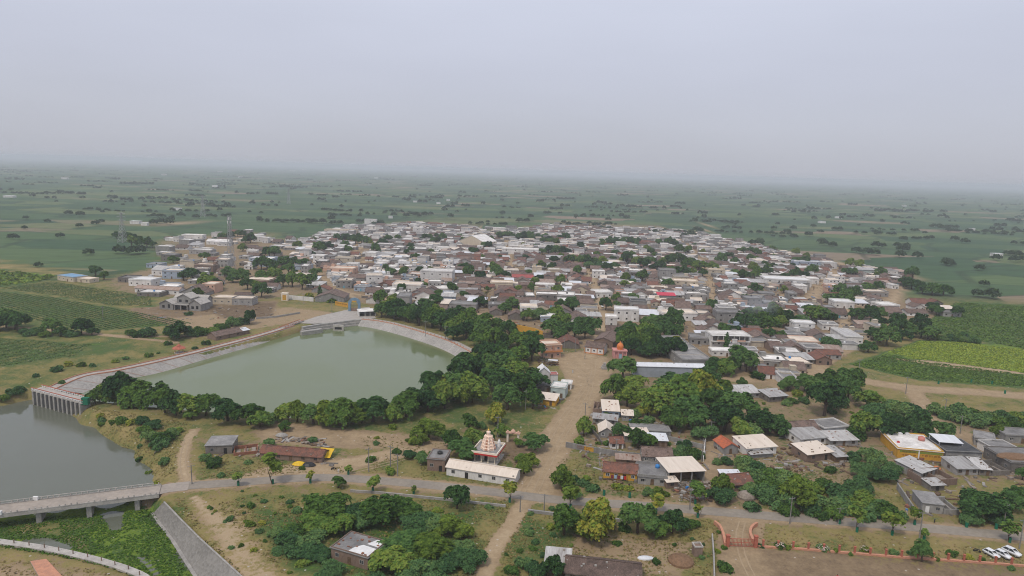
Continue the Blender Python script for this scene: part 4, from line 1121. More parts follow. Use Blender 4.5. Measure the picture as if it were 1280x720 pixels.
phouse("tin_lean_to", 938, 573, 966, 571, 3.2, 1.6, 'mono', 'wall_grey', 'roof_tin', "low tin lean-to along the front of the cream roofed house", cat='shed', group=None, wins=0, swins=0, door=None)
phouse("tiled_house", 914, 614, 941, 612, 7.5, 2.2, 'gable', 'wall_brick', 'roof_red', "ruined reddish tiled house hidden behind the round roadside tree", wins=1, swins=0, frame='wood')
phouse("tin_lean_to", 902, 601, 926, 601, 3.5, 1.9, 'mono', 'wall_brick', 'roof_bluewhite', "long pale tin roof behind the ruined reddish house", cat='shed', group=None, wins=0, swins=0, door=None)
b = MB(); b.lathe([(3.0, 0), (3.1, .6), (2.6, 1.4), (1.4, 2.0), (.2, 2.2)], 12); o = b.obj("covered_heap", M['rubble']); o.location = G(933, 622); o.scale = (1, .8, 1); tag(o, "pale dome shaped heap below the ruined reddish house", "heap")
# cluster in the middle right
phouse("tiled_house", 992, 548, 1024, 546, 9.0, 3.0, 'gable', 'wall_stone', 'roof_tile', "dark tiled house at the back of the tin roofed cluster", wins=2, swins=1, frame='wood')
r = phouse("tin_house", 1000, 558, 1033, 555, 9.0, 2.9, 'mono', 'wall_white', 'roof_tin', "grey tin roofed house with white walls below the dark tiled one", wins=2, swins=1, frame='wood'); landmark("tin roofed cluster", r.location)
r = phouse("flat_roof_house", 1030, 546, 1061, 543, 9.0, 3.2, 'flat', 'wall_white', 'roof_grey', "weathered white house with blackened parapet beside the dark tiled roof", wins=2, swins=1, par=.5)
phouse("tin_house", 1037, 558, 1072, 557, 7.5, 2.4, 'mono', 'wall_grey', 'roof_tin', "wide grey tin house beside the thicket of round bushes", wins=2, swins=1, frame='wood')
phouse("tin_house", 1008, 578, 1040, 574, 8.0, 3.0, 'mono', 'wall_brick', 'roof_pale', "beige tin house with a dark doorway at the front of the cluster", wins=1, swins=1, door='dark', frame='wood')
phouse("tin_lean_to", 1044, 578, 1058, 577, 7.5, 2.2, 'mono', 'wood', 'roof_tin', "sloping tin sheet leaning beside the beige tin house", cat='shed', group=None, wins=0, swins=0, door=None)
# yellow painted building
r = phouse("yellow_building", 1121, 572, 1178, 577, 17.0, 3.5, 'flat', 'wall_yellow', 'roof_white', "long yellow painted building with pale roof and a red tank", cat='building', group=None, wins=0, swins=0, door=None, par=.35); landmark("long yellow building", r.location)
yb_w = (G(1178, 577) - G(1121, 572)).length
mb = MB(); mb.box(-yb_w / 2 + .8, yb_w / 2 - .3, -.05, -.01, 2.3, 3.1); mb.obj("painted_band", M['greenpaint'], r)
mb = MB(); mb.box(-.7, -.25, -.12, -.003, 0, 3.5); mb.obj("white_pilaster", M['white'], r)
random.seed(5); mb = MB()
def squiggle(mb, x0, x1, z, hgt, y=-.02):
    """a line of hand painted script hanging from its top bar"""
    x = x0
    while x < x1 - hgt * .5:
        wl = min(hgt * random.uniform(1.2, 3.2), x1 - x)
        mb.box(x, x + wl, y - .03, y, z + hgt, z + hgt * 1.16)
        k = x + hgt * .2
        while k < x + wl - hgt * .2:
            mb.box(k, k + hgt * .16, y - .03, y, z + random.choice((0, 0, hgt * .3)), z + hgt)
            if random.random() < .5: mb.box(k + hgt * .16, k + hgt * .5, y - .03, y, z + hgt * .35, z + hgt * .52)
            k += hgt * random.uniform(.4, .65)
        x += wl + hgt * .45
squiggle(mb, -yb_w / 2 + 1.5, -1.4, 2.35, .45, -.052); squiggle(mb, .6, yb_w / 2 - 1.2, 1.2, .6, -.003); squiggle(mb, -yb_w / 2 + 1.5, -1.4, 1.0, .5, -.003)
mb.obj("wall_lettering", M['letter'], r)
water_tank(on(r, 4.3, 10.5, 3.66), 'tank_red', "faded red water tank on the long yellow building", 1.2, 1.7)
for k, (x, y) in enumerate(((-1.5, 15.2), (1.2, 15.4), (-5.5, 6))):
    b = MB(); b.box(-.9, .9, -.5, .5, 0, .7); b.box(-.6, .6, -.52, .52, .7, .95); o = b.obj("roof_bundle", M['tank_white' if k < 2 else 'red']); o.location = on(r, x, y, 3.66); o.scale = (.9, .9, .8) if k < 2 else (.5, .5, .6)
    tag(o, ["white bundle nearest the middle of the yellow building's back parapet", "white bundle nearer the red tank on the yellow building", "small red bundle near the front of the yellow building's roof"][k], "bundle")
r = phouse("flat_roof_house", 1181, 577, 1226, 579, 13.0, 3.9, 'flat', 'wall_grey', 'roof_black', "grey house with black roof and white sheet beside the yellow building", wins=3, swins=2, par=.2, frame='concrete')
b = MB(); _thick(b, [(-5, 0, 1.3), (4, 0, 1.0), (4.4, 7, 1.6), (-5.2, 7, 2.0)], .08, 0)
for x, y, z in ((-4.7, .4, 1.3), (3.7, .4, 1.0), (4.0, 6.6, 1.5), (-4.8, 6.6, 1.9)): b.box(x - .08, x + .08, y - .08, y + .08, 0, z)
o = b.obj("roof_canopy", M['roof_bluewhite']); o.location = on(r, -1.2, 5.2, 4.06); o.rotation_euler = (0, 0, r.rotation_euler[2]); tag(o, "white sheet canopy on posts standing on the black roof", "canopy")
phouse("tin_house", 1150, 600, 1168, 594, 9.0, 2.6, 'mono', 'wall_grey', 'roof_tin', "narrow grey tin house right in front of the yellow building", wins=1, swins=1, frame='wood')
r = phouse("roofless_house", 1156, 609, 1196, 606, 8.0, 2.9, 'ruin', 'wall_brick', 'rubble', "roofless brick house with rubble inside below the yellow building", cat='ruin', group=None)
b = MB(); b.lathe([(1.1, 0), (1.3, .3), (.8, .8), (.1, 1.0)], 9); o = b.obj("orange_cover", M['saffron']); o.location = G(1171, 586); tag(o, "orange plastic cover between the tin houses", "cover")
phouse("tin_lean_to", 1163, 614, 1180, 613, 4.0, 2.1, 'mono', 'wall_stone', 'roof_tin', "grey tin lean-to at the corner of the roofless house", cat='shed', group=None, wins=0, swins=0, door='dark')
phouse("tin_house", 1195, 594, 1222, 594, 8.0, 2.5, 'mono', 'wall_grey', 'roof_tin', "pale tin house before the black roofed house", wins=2, swins=1, frame='wood')
phouse("tin_house", 1223, 594, 1238, 595, 8.0, 2.4, 'mono', 'wall_stone', 'roof_tin', "small pale tin house next to the dark walled enclosure", wins=1, swins=0, frame='wood')
phouse("roofless_house", 1239, 595, 1262, 594, 8.0, 2.3, 'ruin', 'wall_stone', 'rubble', "dark walled roofless enclosure between tin houses", cat='ruin', group=None)
r = phouse("block_hut", 1152, 640, 1178, 643, 8.5, 3.0, 'flat', 'wall_grey', 'roof_grey', "grey cement hut with white door facing the road, alone", cat='hut', group=None, wins=1, swins=0, door='white', par=0, frame='concrete', doorx=0, chajja=False); landmark("grey cement hut", r.location)
phouse("roofless_house", 1179, 643, 1198, 644, 8.0, 2.2, 'ruin', 'wall_grey', 'rubble', "roofless grey yard walls attached to the cement hut", cat='ruin', group=None)
r = phouse("long_block_house", 1262, 592, 1330, 594, 14.0, 4.0, 'flat', 'wall_stone', 'roof_grey', "long stone house with straw on its roof at the village edge", wins=2, swins=3, par=.3, frame='concrete')
b = MB(); b.lathe([(4.5, 0), (4.2, .5), (2.5, .9), (.3, 1.1)], 14); o = b.obj("straw_heap", M['hay']); o.location = on(r, -4.5, 5, 4.16); o.scale = (1.5, .7, 1); tag(o, "heap of dry straw on the long stone house", "straw")
phouse("flat_roof_house", 1217, 556, 1243, 561, 9.0, 3.0, 'flat', 'wall_grey', 'roof_grey', "grey house with pale wall patches below the tree lined lane", wins=2, swins=1, par=.3, frame='concrete')
phouse("flat_roof_house", 1243, 572, 1275, 572, 9.0, 3.0, 'flat', 'wall_white', 'roof_grey', "long low white walled house behind the straw roofed one", wins=3, swins=1, par=.3)
phouse("flat_roof_house", 1256, 553, 1300, 556, 9.0, 3.0, 'flat', 'wall_grey', 'roof_grey', "grey house with a blue tarpaulin at the village edge", wins=2, swins=1, par=.3)
b = MB(); b.add([(-2.6, 0, 2.2), (2.6, 0, 1.9), (3.0, 3, 2.8), (-2.4, 3.2, 3.0), (-2.6, -.1, .2), (2.6, -.1, .2)], [(0, 1, 2, 3), (4, 5, 1, 0)])
o = b.obj("tarpaulin_shelter", M['blue_tarp']); p = G(1262, 549); o.location = (p.x, p.y - 2, 0); tag(o, "bright blue tarpaulin shelter before the grey edge house", "shelter")
# compound wall pieces near the road
MK = None
def wall_thing(name, px, h, th, mt, label, cat='wall', z=0, group=None):
    P = [G(x, y, z) for x, y in px]; b = MB(); wall_run([(p.x, p.y) for p in P], th, h + .3, b, z=z - .3); o = b.obj(name, mt); tag(o, label, cat, group); return o
wall_thing("yard_wall", [(1121, 611), (1141, 641)], 2.2, .35, M['wall_grey'], "freestanding grey wall running down towards the road")
w_ = wall_thing("boundary_wall", [(707, 559), (743, 566), (775, 571), (803, 574)], 2.1, .3, M['wall_grey'], "grey boundary wall with a yellow painted sign")
p0, p1 = G(708, 559), G(742, 565.8); v = p1 - p0; L_ = v.length
sg = MB(); sg.box(0, L_, -.20, -.155, .3, 1.85)
o = sg.obj("painted_sign", M['wall_yellow'], w_); o.location = (p0.x, p0.y, 0); o.rotation_euler = (0, 0, math.atan2(v.y, v.x))
sg = MB(); squiggle(sg, .8, L_ - .6, 1.15, .42, -.205); squiggle(sg, 1.2, L_ - 1.5, .5, .34, -.205); q = sg.obj("sign_lettering", M['letter'], o)
landmark("yellow wall sign", p0)
wall_thing("yard_wall", [(833, 550), (882, 562)], 1.8, .3, M['wall_grey'], "grey yard wall behind the beige open shed")
wall_thing("yard_wall", [(882, 545), (879, 577)], 1.6, .25, M['wall_white'], "pale yard wall running away from the road beside the sandy lane")
wall_thing("yard_wall", [(735, 535), (747, 548), (752, 556)], 1.5, .3, M['wall_stone'], "low dark yard wall behind the yellow wall sign")
wall_thing("drain_wall", [(438, 615), (470, 617), (520, 622), (560, 626), (632, 634)], .8, .4, M['concrete'], "long low concrete drain wall between road and thicket")
wall_thing("culvert_wall", [(660, 640), (700, 645)], .9, .6, M['wall_grey'], "short grey culvert parapet near the footpath")
wall_thing("culvert_wall", [(764, 651), (786, 653)], .9, .6, M['wall_grey'], "short grey culvert parapet by the brown tree")
# cluster left of the big grove
phouse("tin_house", 753, 522, 774, 523, 8.5, 3.2, 'mono', 'wall_blue', 'roof_pale', "pale blue house with white sheet roof at the square's edge", wins=2, swins=1, slope=1.6, frame='wood')
phouse("roofless_house", 741, 516, 752, 517, 8.0, 2.4, 'ruin', 'wall_brick', 'rubble', "small brick ruin beside the pale blue house", cat='ruin', group=None)
phouse("tin_house", 741, 530, 771, 533, 4.5, 2.6, 'mono', 'wall_grey', 'roof_tin', "grey low house before the pale blue house", wins=2, swins=0, frame='wood')
r = phouse("tin_house", 777, 526, 791, 527, 5.0, 2.6, 'mono', 'wall_grey', 'roof_pale', "tiny beige roofed house with a blue drum", wins=1, swins=0)
for px, py, l in ((788, 528, "blue plastic drum beside the tiny beige roofed house"), (774, 520, "blue plastic drum at the pale blue house")): water_tank(G(px, py), 'tank_blue', l, .6, 1.4)
r = phouse("gabled_hut", 749, 547, 767, 548, 8.0, 2.4, 'gablefront', 'wall_grey', 'roof_pale', "hut with pale patched gable roof behind the wall sign", cat='hut', group=None, wins=1, swins=1, rise=1.8)
phouse("tiled_house", 763, 561, 779, 561, 5.5, 2.2, 'gable', 'wall_white', 'roof_red', "tiny red tiled house just behind the boundary wall", wins=1, swins=1, frame='wood')
phouse("flat_roof_house", 789, 546, 838, 548, 7.0, 2.6, 'flat', 'wall_grey', 'roof_grey', "low grey roofed house with junk on top behind the beige strip roof", wins=3, swins=1, par=.2, frame='concrete')
phouse("tin_house", 781, 553, 812, 553, 6.0, 2.8, 'mono', 'wall_grey', 'roof_pale', "long beige strip roof behind the boundary wall's garden", wins=2, swins=1, frame='wood')
phouse("tin_house", 812, 558, 834, 559, 5.5, 2.6, 'mono', 'wall_brick', 'roof_bluewhite', "small house with white sheet roof before the dark tiled house", wins=1, swins=1, frame='wood')
# buildings around the square
r = phouse("pink_house", 679, 448, 701, 447, 9.0, 7.2, 'flat', 'wall_pink', 'roof_beige', "peach pink two storey house with balcony facing the dirt square", storeys=2, wins=2, swins=2, par=.8, ov=.5); landmark("peach pink house", r.location)
w = (G(701, 447) - G(679, 448)).length
b = MB(); b.box(-w / 2 - .6, w / 2 + .6, -1.2, -.003, 3.5, 3.75); b.box(-w / 2 - .6, w / 2 + .6, -1.2, -1.1, 3.75, 4.4)
for x in (-w / 2, 0, w / 2): b.box(x - .18, x + .18, -1.08, -.75, 3.75, 7.2)
b.obj("balcony", M['wall_orange'], r)
r = phouse("tiled_house", 731, 441, 754, 444, 9.0, 3.8, 'gable', 'wall_white', 'roof_tile', "white house with orange pilasters and dark tiles at the square", wins=3, swins=2, door=None); landmark("orange trimmed house", r.location)
w = (G(754, 444) - G(731, 441)).length
b = MB()
for x in np.linspace(-w / 2, w / 2, 4): b.box(x - .2, x + .2, -.2, -.003, 0, 3.8)
b.box(-w / 2, w / 2, -.15, -.003, 3.3, 3.7); b.box(-w / 2 - .1, w / 2 + .1, -.25, -.003, -.1, .5); b.obj("pilasters", M['wall_orange'], r)
phouse("tiled_house", 742, 433, 766, 436, 20.0, 4.0, 'gablefront', 'wall_brick', 'roof_tile', "long dark tiled roof behind the orange trimmed house", wins=1, swins=3, rise=2.0)
a = G(775, 448); t = thing("dome_shrine", "pink shrine with a bright orange dome at the lane corner", "shrine", (a.x, a.y, 0)); landmark("orange domed shrine", a); OCC.append((a.x, a.y + 3, 4.5))
mb = MB(); mb.box(-3.6, 3.6, .0, 6, -.2, 4.0); mb.box(-3.9, 3.9, -.3, 6.3, 4.0, 4.4); mb.obj("hall", M['pinkred'], t)
mb = MB()
for x in (-3.3, -1.2, 1.2, 3.3): mb.box(x - .25, x + .25, -.7, -.31, 0, 4.1)
mb.box(-3.8, 3.8, -.9, -.31, 4.1, 4.7); mb.obj("porch", M['pinkred'], t)
mb = MB(); mb.box(-.9, .9, -.06, -.003, 0, 2.6); mb.obj("doorway", M['cloth_b'], t)
mb = MB(); mb.lathe([(1.6, 4.4), (1.7, 5.6), (1.9, 5.8), (1.75, 6.8), (1.2, 7.6), (.5, 8.1), (.3, 8.6), (.05, 9.2)], 14, .2, 3); mb.obj("dome", M['saffron'], t)
# white temple group left of the square
r = phouse("small_white_temple", 671, 480, 687, 480, 6.0, 5.6, 'gablefront', 'wall_white', 'white', "small white gabled temple left of the dirt square", cat='temple', group=None, wins=0, swins=0, door='dark', rise=2.6); landmark("small white temple", r.location)
phouse("flat_roof_house", 669, 490, 690, 490, 6.0, 2.9, 'flat', 'wall_stone', 'roof_grey', "dark stone base house below the small white temple", wins=1, swins=0, par=.1, frame='concrete')
phouse("small_white_shrine", 688, 481, 697, 481, 4.0, 5.0, 'flat', 'wall_white', 'roof_brightred', "narrow white shrine with red top beside the white temple", cat='shrine', group=None, wins=0, swins=0, door='dark', par=.2)
phouse("flat_roof_house", 688, 496, 706, 498, 8.0, 4.6, 'flat', 'wall_mint', 'roof_white', "pale mint house below the small white temple", wins=1, swins=2, par=.4)
phouse("flat_roof_house", 701, 486, 714, 487, 5.5, 2.6, 'flat', 'wall_white', 'roof_white', "tiny white house beside the pale mint house", wins=1, swins=1, par=.3)
phouse("tin_house", 671, 505, 694, 508, 7.0, 2.6, 'mono', 'wall_yellow', 'roof_pale', "small house with pale sheet roof and yellow end wall", wins=1, swins=0)
b = MB(); b.box(-1.6, 1.6, 0, 3, 0, 1.0); b.box(-1.1, 1.1, .4, 2.6, 1.0, 2.0); b.box(-.6, .6, .9, 2.1, 2.0, 3.2); o = b.obj("stone_pedestal", M['concrete']); o.location = G(756, 462); tag(o, "grey stepped stone pedestal standing on the dirt square", "pedestal"); OCC.append((o.location.x, o.location.y, 3))
# big grey hall with the roof running back
r = phouse("grey_hall", 793, 471, 880, 473, 7.0, 5.6, 'gable', 'wall_hall', 'roof_bluewhite', "large blue grey sheet hall behind the big tree grove", cat='hall', group=None, wins=0, swins=0, door=None, rise=.9); landmark("large blue grey hall", r.location)
r = phouse("long_roof_hall", 853, 462, 889, 462, 52.0, 5.0, 'flat', 'wall_grey', 'roof_grey', "very long grey flat roof hall running back beside the trees", cat='hall', group=None, wins=3, swins=6, door=None, par=.7)
w = (G(889, 462) - G(853, 462)).length
for k, y in enumerate((10, 22, 33, 44)):
    mb = MB(); mb.box(-w / 2 + .3, w / 2 - .3, y, y + (1.6 if k % 2 else .7), 5.16, 5.5); mb.obj("roof_beam", M['concrete_light'], r)
r = phouse("school_building", 888, 433, 936, 434, 11.0, 7.0, 'flat', 'wall_white', 'roof_white', "long two storey white building with dark verandah", cat='building', group=None, storeys=2, wins=6, swins=1, par=.5); landmark("white verandah building", r.location)
w = (G(936, 434) - G(888, 433)).length
mb = MB(); mb.box(-w / 2, w / 2, -2.0, -.003, 3.4, 3.65); mb.box(-w / 2 - .3, w / 2 + .3, -2.2, -.34, 7.05, 7.25)
for x in np.linspace(-w / 2 + .3, w / 2 - .3, 8): mb.box(x - .15, x + .15, -1.9, -1.6, 3.65, 7.05)
mb.obj("verandah", M['wall_white'], r)
mb = MB(); mb.box(-w / 2 + 3, w / 2 - 3, -1.95, -1.91, 3.65, 4.6); mb.obj("verandah_rail", M['wall_pink'], r)
mb = MB(); mb.box(-w / 2 + .5, w / 2 - .5, -.08, -.06, 3.7, 6.7); mb.obj("verandah_shade_panel", M['wall_stone'], r)  # dark panel before the white wall; the verandah's shade is put into its colour
phouse("flat_roof_house", 890, 445, 920, 446, 8.0, 3.0, 'flat', 'wall_white', 'roof_white', "low white house before the verandah building", wins=3, swins=1, par=.3)
phouse("flat_roof_house", 925, 446, 947, 447, 8.0, 4.0, 'flat', 'wall_white', 'roof_grey', "white house with a row of four windows by the verandah building", wins=4, swins=1, door=None, par=.4)
phouse("tin_house", 913, 498, 951, 497, 9.0, 2.4, 'mono', 'wall_grey', 'roof_tin', "long grey tin house between the two groves", wins=3, swins=1, frame='wood')
phouse("flat_roof_house", 940, 466, 961, 467, 7.0, 3.2, 'flat', 'wall_brick', 'roof_grey', "brick house with turquoise door at the grove's edge", wins=1, swins=1, door='door_blue', par=.3)
phouse("tin_house", 961, 503, 984, 501, 8.0, 2.6, 'mono', 'wall_stone', 'roof_tin', "dark low house with a leaning grey sheet by the huge spreading tree", wins=1, swins=1, frame='wood')
r = phouse("flat_roof_house", 1056, 431, 1078, 432, 24.0, 5.0, 'flat', 'wall_white', 'roof_tin', "large white walled compound house with grey roof at the bend", wins=2, swins=4, door='door_blue', par=.5); landmark("white bend compound", r.location)
phouse("tin_house", 1030, 429, 1056, 431, 8.0, 3.4, 'mono', 'wall_white', 'roof_tin', "white tin shed beside the compound at the bend", wins=0, swins=0, door=None)
phouse("flat_roof_house", 992, 415, 1018, 416, 9.0, 6.0, 'flat', 'wall_white', 'white', "plain white two window house above the bend", storeys=2, wins=2, swins=1, door=None, par=.6, chajja=False)
# red gazebo
a = G(224, 441); t = thing("gazebo", "red roofed gazebo beside the pond path", "gazebo", (a.x, a.y, 0))
for k in range(6):
    an = k * math.pi / 3; mb = MB(); mb.tube([(2.2 * math.cos(an), 2.2 * math.sin(an), 0), (2.2 * math.cos(an), 2.2 * math.sin(an), 2.6)], .12, 7); mb.obj("post", M['salmon'], t)
mb = MB(); mb.lathe([(3.6, 2.45), (3.6, 2.6), (2.0, 3.5), (1.0, 3.7), (1.3, 3.8), (.5, 4.6), (.05, 5.0)], 6); mb.obj("roof", M['red_paint'], t)
mb = MB(); mb.lathe([(2.6, -.2), (2.6, .25)], 6); mb.obj("floor", M['concrete_light'], t)
# unfinished villa
a = G(224, 388); rz = -.15; c = a
t = thing("unfinished_villa", "unfinished grey concrete villa with several gables on bare earth", "villa", (a.x, a.y, 0), rz); landmark("unfinished villa", a); OCC.append((a.x, a.y + 8, 15))
def block(x0, x1, y0, y1, h, rise, axis_x, mt='wall_grey'):
    mb = MB()
    w, d = x1 - x0, y1 - y0; cx = (x0 + x1) / 2
    if axis_x:
        vs = [(x0, y0, -.3), (x1, y0, -.3), (x1, y1, -.3), (x0, y1, -.3), (x0, y0, h), (x1, y0, h), (x1, y1, h), (x0, y1, h), (x0, (y0 + y1) / 2, h + rise), (x1, (y0 + y1) / 2, h + rise)]
        fs = [(0, 1, 5, 4), (1, 2, 6, 9, 5), (2, 3, 7, 6), (3, 0, 4, 8, 7)]
    else:
        vs = [(x0, y0, -.3), (x1, y0, -.3), (x1, y1, -.3), (x0, y1, -.3), (x0, y0, h), (x1, y0, h), (x1, y1, h), (x0, y1, h), (cx, y0, h + rise), (cx, y1, h + rise)]
        fs = [(0, 1, 5, 8, 4), (1, 2, 6, 5), (2, 3, 7, 9, 6), (3, 0, 4, 7)]
    mb.add(vs, fs); mb.obj("wall", M[mt], t)
    r_ = MB(); slab_pair(r_, w, d, h, rise, .6, .2, axis_x)
    o = r_.obj("roof", M['concrete_light'], t); o.location = (cx, y0, 0)
block(-14.5, -4.5, 0, 9, 4.2, 2.4, False); block(-4, 6, 4, 13, 8.0, 2.6, False); block(6.5, 15, 1.5, 12, 5.0, 2.8, False); block(-12, 12, 12.5, 20, 5.6, 2.6, True)
mb = MB(); mb.box(-4, 6, 0, 3.99, 3.6, 3.9)
for x in (-3.7, 1, 5.7): mb.box(x - .25, x + .25, .2, .7, 0, 3.6)
mb.obj("porch", M['concrete'], t)
for x, y, z, ww, hh in ((-11.5, -.03, 1.2, 1.8, 1.8), (-7.4, -.03, 1.2, 1.6, 2.6), (-1.6, 3.96, 5, 2, 1.7), (3.2, 3.96, 5, 2, 1.7), (1, 3.96, .1, 4, 3), (9, 1.46, 1.3, 1.9, 1.8), (12.4, 1.46, 1.3, 1.7, 2.2)):
    mb = MB(); mb.box(x - ww / 2, x + ww / 2, y - .03, y + .02, z, z + hh); mb.obj("window_opening", M['dark'], t)
r = phouse("flat_roof_house", 265, 380, 290, 381, 10.0, 4.6, 'flat', 'wall_cream', 'roof_beige', "cream half of the long low house beside the unfinished villa", wins=3, swins=1, door=None, par=.5)
phouse("flat_roof_house", 290.5, 381, 315, 382, 10.0, 4.6, 'flat', 'wall_grey', 'roof_beige', "unplastered grey half of the long low house beside the villa", wins=3, swins=2, door=None, par=.5)
r = phouse("tiled_house", 270, 426, 303, 419, 8.0, 2.4, 'gable', 'wall_brick', 'roof_tile', "brown tiled hut with a white sheet on the pond bank", wins=2, swins=1, frame='wood'); landmark("brown bank hut", r.location)
phouse("tin_lean_to", 300, 419, 312, 417, 5.0, 2.4, 'mono', 'wall_brick', 'roof_bluewhite', "white sheet lean-to joined to the brown tiled hut", cat='shed', group=None, wins=0, swins=0, door=None)
phouse("gabled_hut", 262, 417, 270, 416, 4.0, 1.8, 'gable', 'wall_brick', 'roof_tile', "tiny brown hut in the bushes behind the pond path", cat='hut', group=None, wins=0, swins=0)
# blue arch gate and yellow board wall
a = G(443, 389); t = thing("arch_gate", "blue grey arched gateway at the head of the pond plaza", "gateway", (a.x, a.y, 0)); landmark("blue arched gateway", a); OCC.append((a.x, a.y, 6))
mb = MB()
pts = [(-4.2, 0)] + [(-4.2 * math.cos(u), 6.0 + 3.6 * math.sin(u)) for u in np.linspace(0, math.pi, 13)] + [(4.2, 0)]
inn = [(-2.5, 0)] + [(-2.5 * math.cos(u), 4.8 + 2.4 * math.sin(u)) for u in np.linspace(0, math.pi, 13)] + [(2.5, 0)]
n = len(pts); vs = []
for y in (-.6, .6): vs += [(x, y, z) for x, z in pts] + [(x, y, z) for x, z in inn]
fs = []
for i in range(n - 1):
    fs += [(i, i + 1, n + i + 1, n + i), (2 * n + i, 3 * n + i, 3 * n + i + 1, 2 * n + i + 1), (i, 2 * n + i, 2 * n + i + 1, i + 1), (n + i, n + i + 1, 3 * n + i + 1, 3 * n + i)]
mb.add(vs, fs); mb.obj("arch", M['archblue'], t)
mb = MB(); mb.box(-1.6, 1.6, -.75, -.61, 6.6, 7.6); mb.obj("name_board", M['wall_yellow'], t)
mb = MB()
for x in np.linspace(-2.3, 2.3, 10): mb.box(x - .07, x + .07, -.05, .05, .1, 4.6)
mb.box(-2.4, 2.4, -.04, .04, 4.4, 4.6); mb.box(-2.4, 2.4, -.03, .03, .2, 2.2); mb.obj("gate_leaves", M['wall_brick'], t)
o = wall_thing("board_wall", [(419, 381.5), (436, 384.5)], 3.0, .3, M['wall_yellow'], "yellow painted board wall beside the blue arched gateway")
p0, p1 = G(419, 381.5), G(436, 384.5); v = p1 - p0; sg = MB(); squiggle(sg, .8, v.length - .8, 1.4, .8, -.16); q = sg.obj("board_lettering", M['letter'], o); q.location = (p0.x, p0.y, 0); q.rotation_euler = (0, 0, math.atan2(v.y, v.x))
wall_thing("compound_wall", [(360, 374), (392, 377)], 3.2, .3, M['wall_white'], "white compound wall between the gate pillar and tiled house")
a = G(355.5, 376); t = thing("gate_pillar", "cream square gate house with yellow panel beside the white wall", "gate house", (a.x, a.y, 0)); mb = MB(); mb.box(-2.2, 2.2, 0, 3, -.2, 5.4); mb.box(-2.5, 2.5, -.3, 3.3, 5.4, 5.7); mb.obj("body", M['cream'], t); mb = MB(); mb.box(-1.4, 1.4, -.06, -.003, .4, 4.4); mb.obj("panel", M['wall_yellow'], t); OCC.append((a.x, a.y, 4))
phouse("tiled_house", 394, 377, 430, 378, 18.0, 3.4, 'gablefront', 'wall_grey', 'roof_tile', "wide dark tiled house behind the yellow board wall", wins=2, swins=2, rise=3.4)
phouse("open_pavilion", 449, 396, 470, 395, 9.0, 3.4, 'open', 'wall_white', 'roof_white', "white flat roofed pavilion beside the plaza", cat='pavilion', group=None)
r = phouse("flat_roof_house", 72, 350, 92, 353, 12.0, 4.0, 'flat', 'wall_cream', 'roof_blue', "cream house with a sky blue roof among the western fields", wins=3, swins=2, par=.2); landmark("blue roofed farmhouse", r.location)
phouse("flat_roof_house", 91, 352, 112, 354, 9.0, 3.0, 'flat', 'wall_cream', 'roof_beige', "low cream annex next to the blue roofed farmhouse", wins=2, swins=1, par=.3)

# buildings at the bottom of the picture
r = phouse("flat_roof_house", 414, 699, 460, 713, 8.5, 3.3, 'flat', 'wall_brick', 'roof_grey', "brick house with whitewashed patches on its roof, inside the thicket", wins=2, swins=1, par=.25, frame='concrete', chajja=False); landmark("brick thicket house", r.location)
w = (G(460, 713) - G(414, 699)).length
mb = MB(); mb.prism([(-.6, .5), (w / 2 - .3, .5), (w / 2 - .3, 4.2), (1.2, 4.4), (-.2, 2.6)], 3.165, 3.19); mb.prism([(1.8, 5.2), (w / 2 - .3, 5.0), (w / 2 - .3, 8.0), (3.0, 8.0)], 3.165, 3.19)
o = mb.obj("lime_patch", M['white'], r); o.location = (0, 0, .30)
mb = MB()
for i in range(14): x, y = random.uniform(-w / 2 + .5, w / 2 - .5), random.uniform(.4, 8); mb.box(x, x + random.uniform(.2, .8), y, y + random.uniform(.2, .6), 3.46, 3.5 + random.uniform(.1, .35))
mb.obj("loose_bricks", M['brickred'], r)
r = phouse("tiled_longhouse", 706, 727, 800, 738, 8.0, 2.6, 'gable', 'wall_stone', 'roof_tile', "long farmhouse with a dark moss stained tile roof in the foreground", wins=4, swins=1, frame='wood'); landmark("long dark tiled farmhouse", r.location)
phouse("tin_lean_to", 681, 716, 712, 719, 6.5, 2.6, 'mono', 'wall_stone', 'roof_tin', "grey tin shed joined to the long dark tiled farmhouse", cat='shed', group=None, wins=1, swins=0, frame='wood')
a = G(871, 693); t = thing("brick_pillar", "short square brick pillar with pale capping in the grass", "pillar", (a.x, a.y, 0), .1); mb = MB(); mb.box(-1.1, 1.1, -1.1, 1.1, -.2, 2.6); mb.obj("shaft", M['wall_brick'], t); mb = MB()
for bx in ((-1.2, 1.2, -1.2, -.9), (-1.2, 1.2, .9, 1.2), (-1.2, -.9, -.9, .9), (.9, 1.2, -.9, .9)): mb.box(*bx, 2.6, 3.0)
mb.obj("capping", M['concrete_light'], t); landmark("short brick pillar", a)
b = MB(); b.lathe([(3.4, 0), (3.3, .5), (2.2, 1.2), (.8, 1.6), (.1, 1.7)], 18); o = b.obj("straw_heap", M['hay']); o.location = G(851, 702); tag(o, "round brown heap of dry straw in the grass by the pillar", "straw")
b = MB(); b.lathe([(1.5, 0), (1.4, .4), (.7, .8), (.1, .9)], 10); o = b.obj("white_cover", M['roof_bluewhite']); o.location = G(807, 698); o.scale = (1.5, .7, .7); tag(o, "crumpled white cover on the bare earth", "cover")

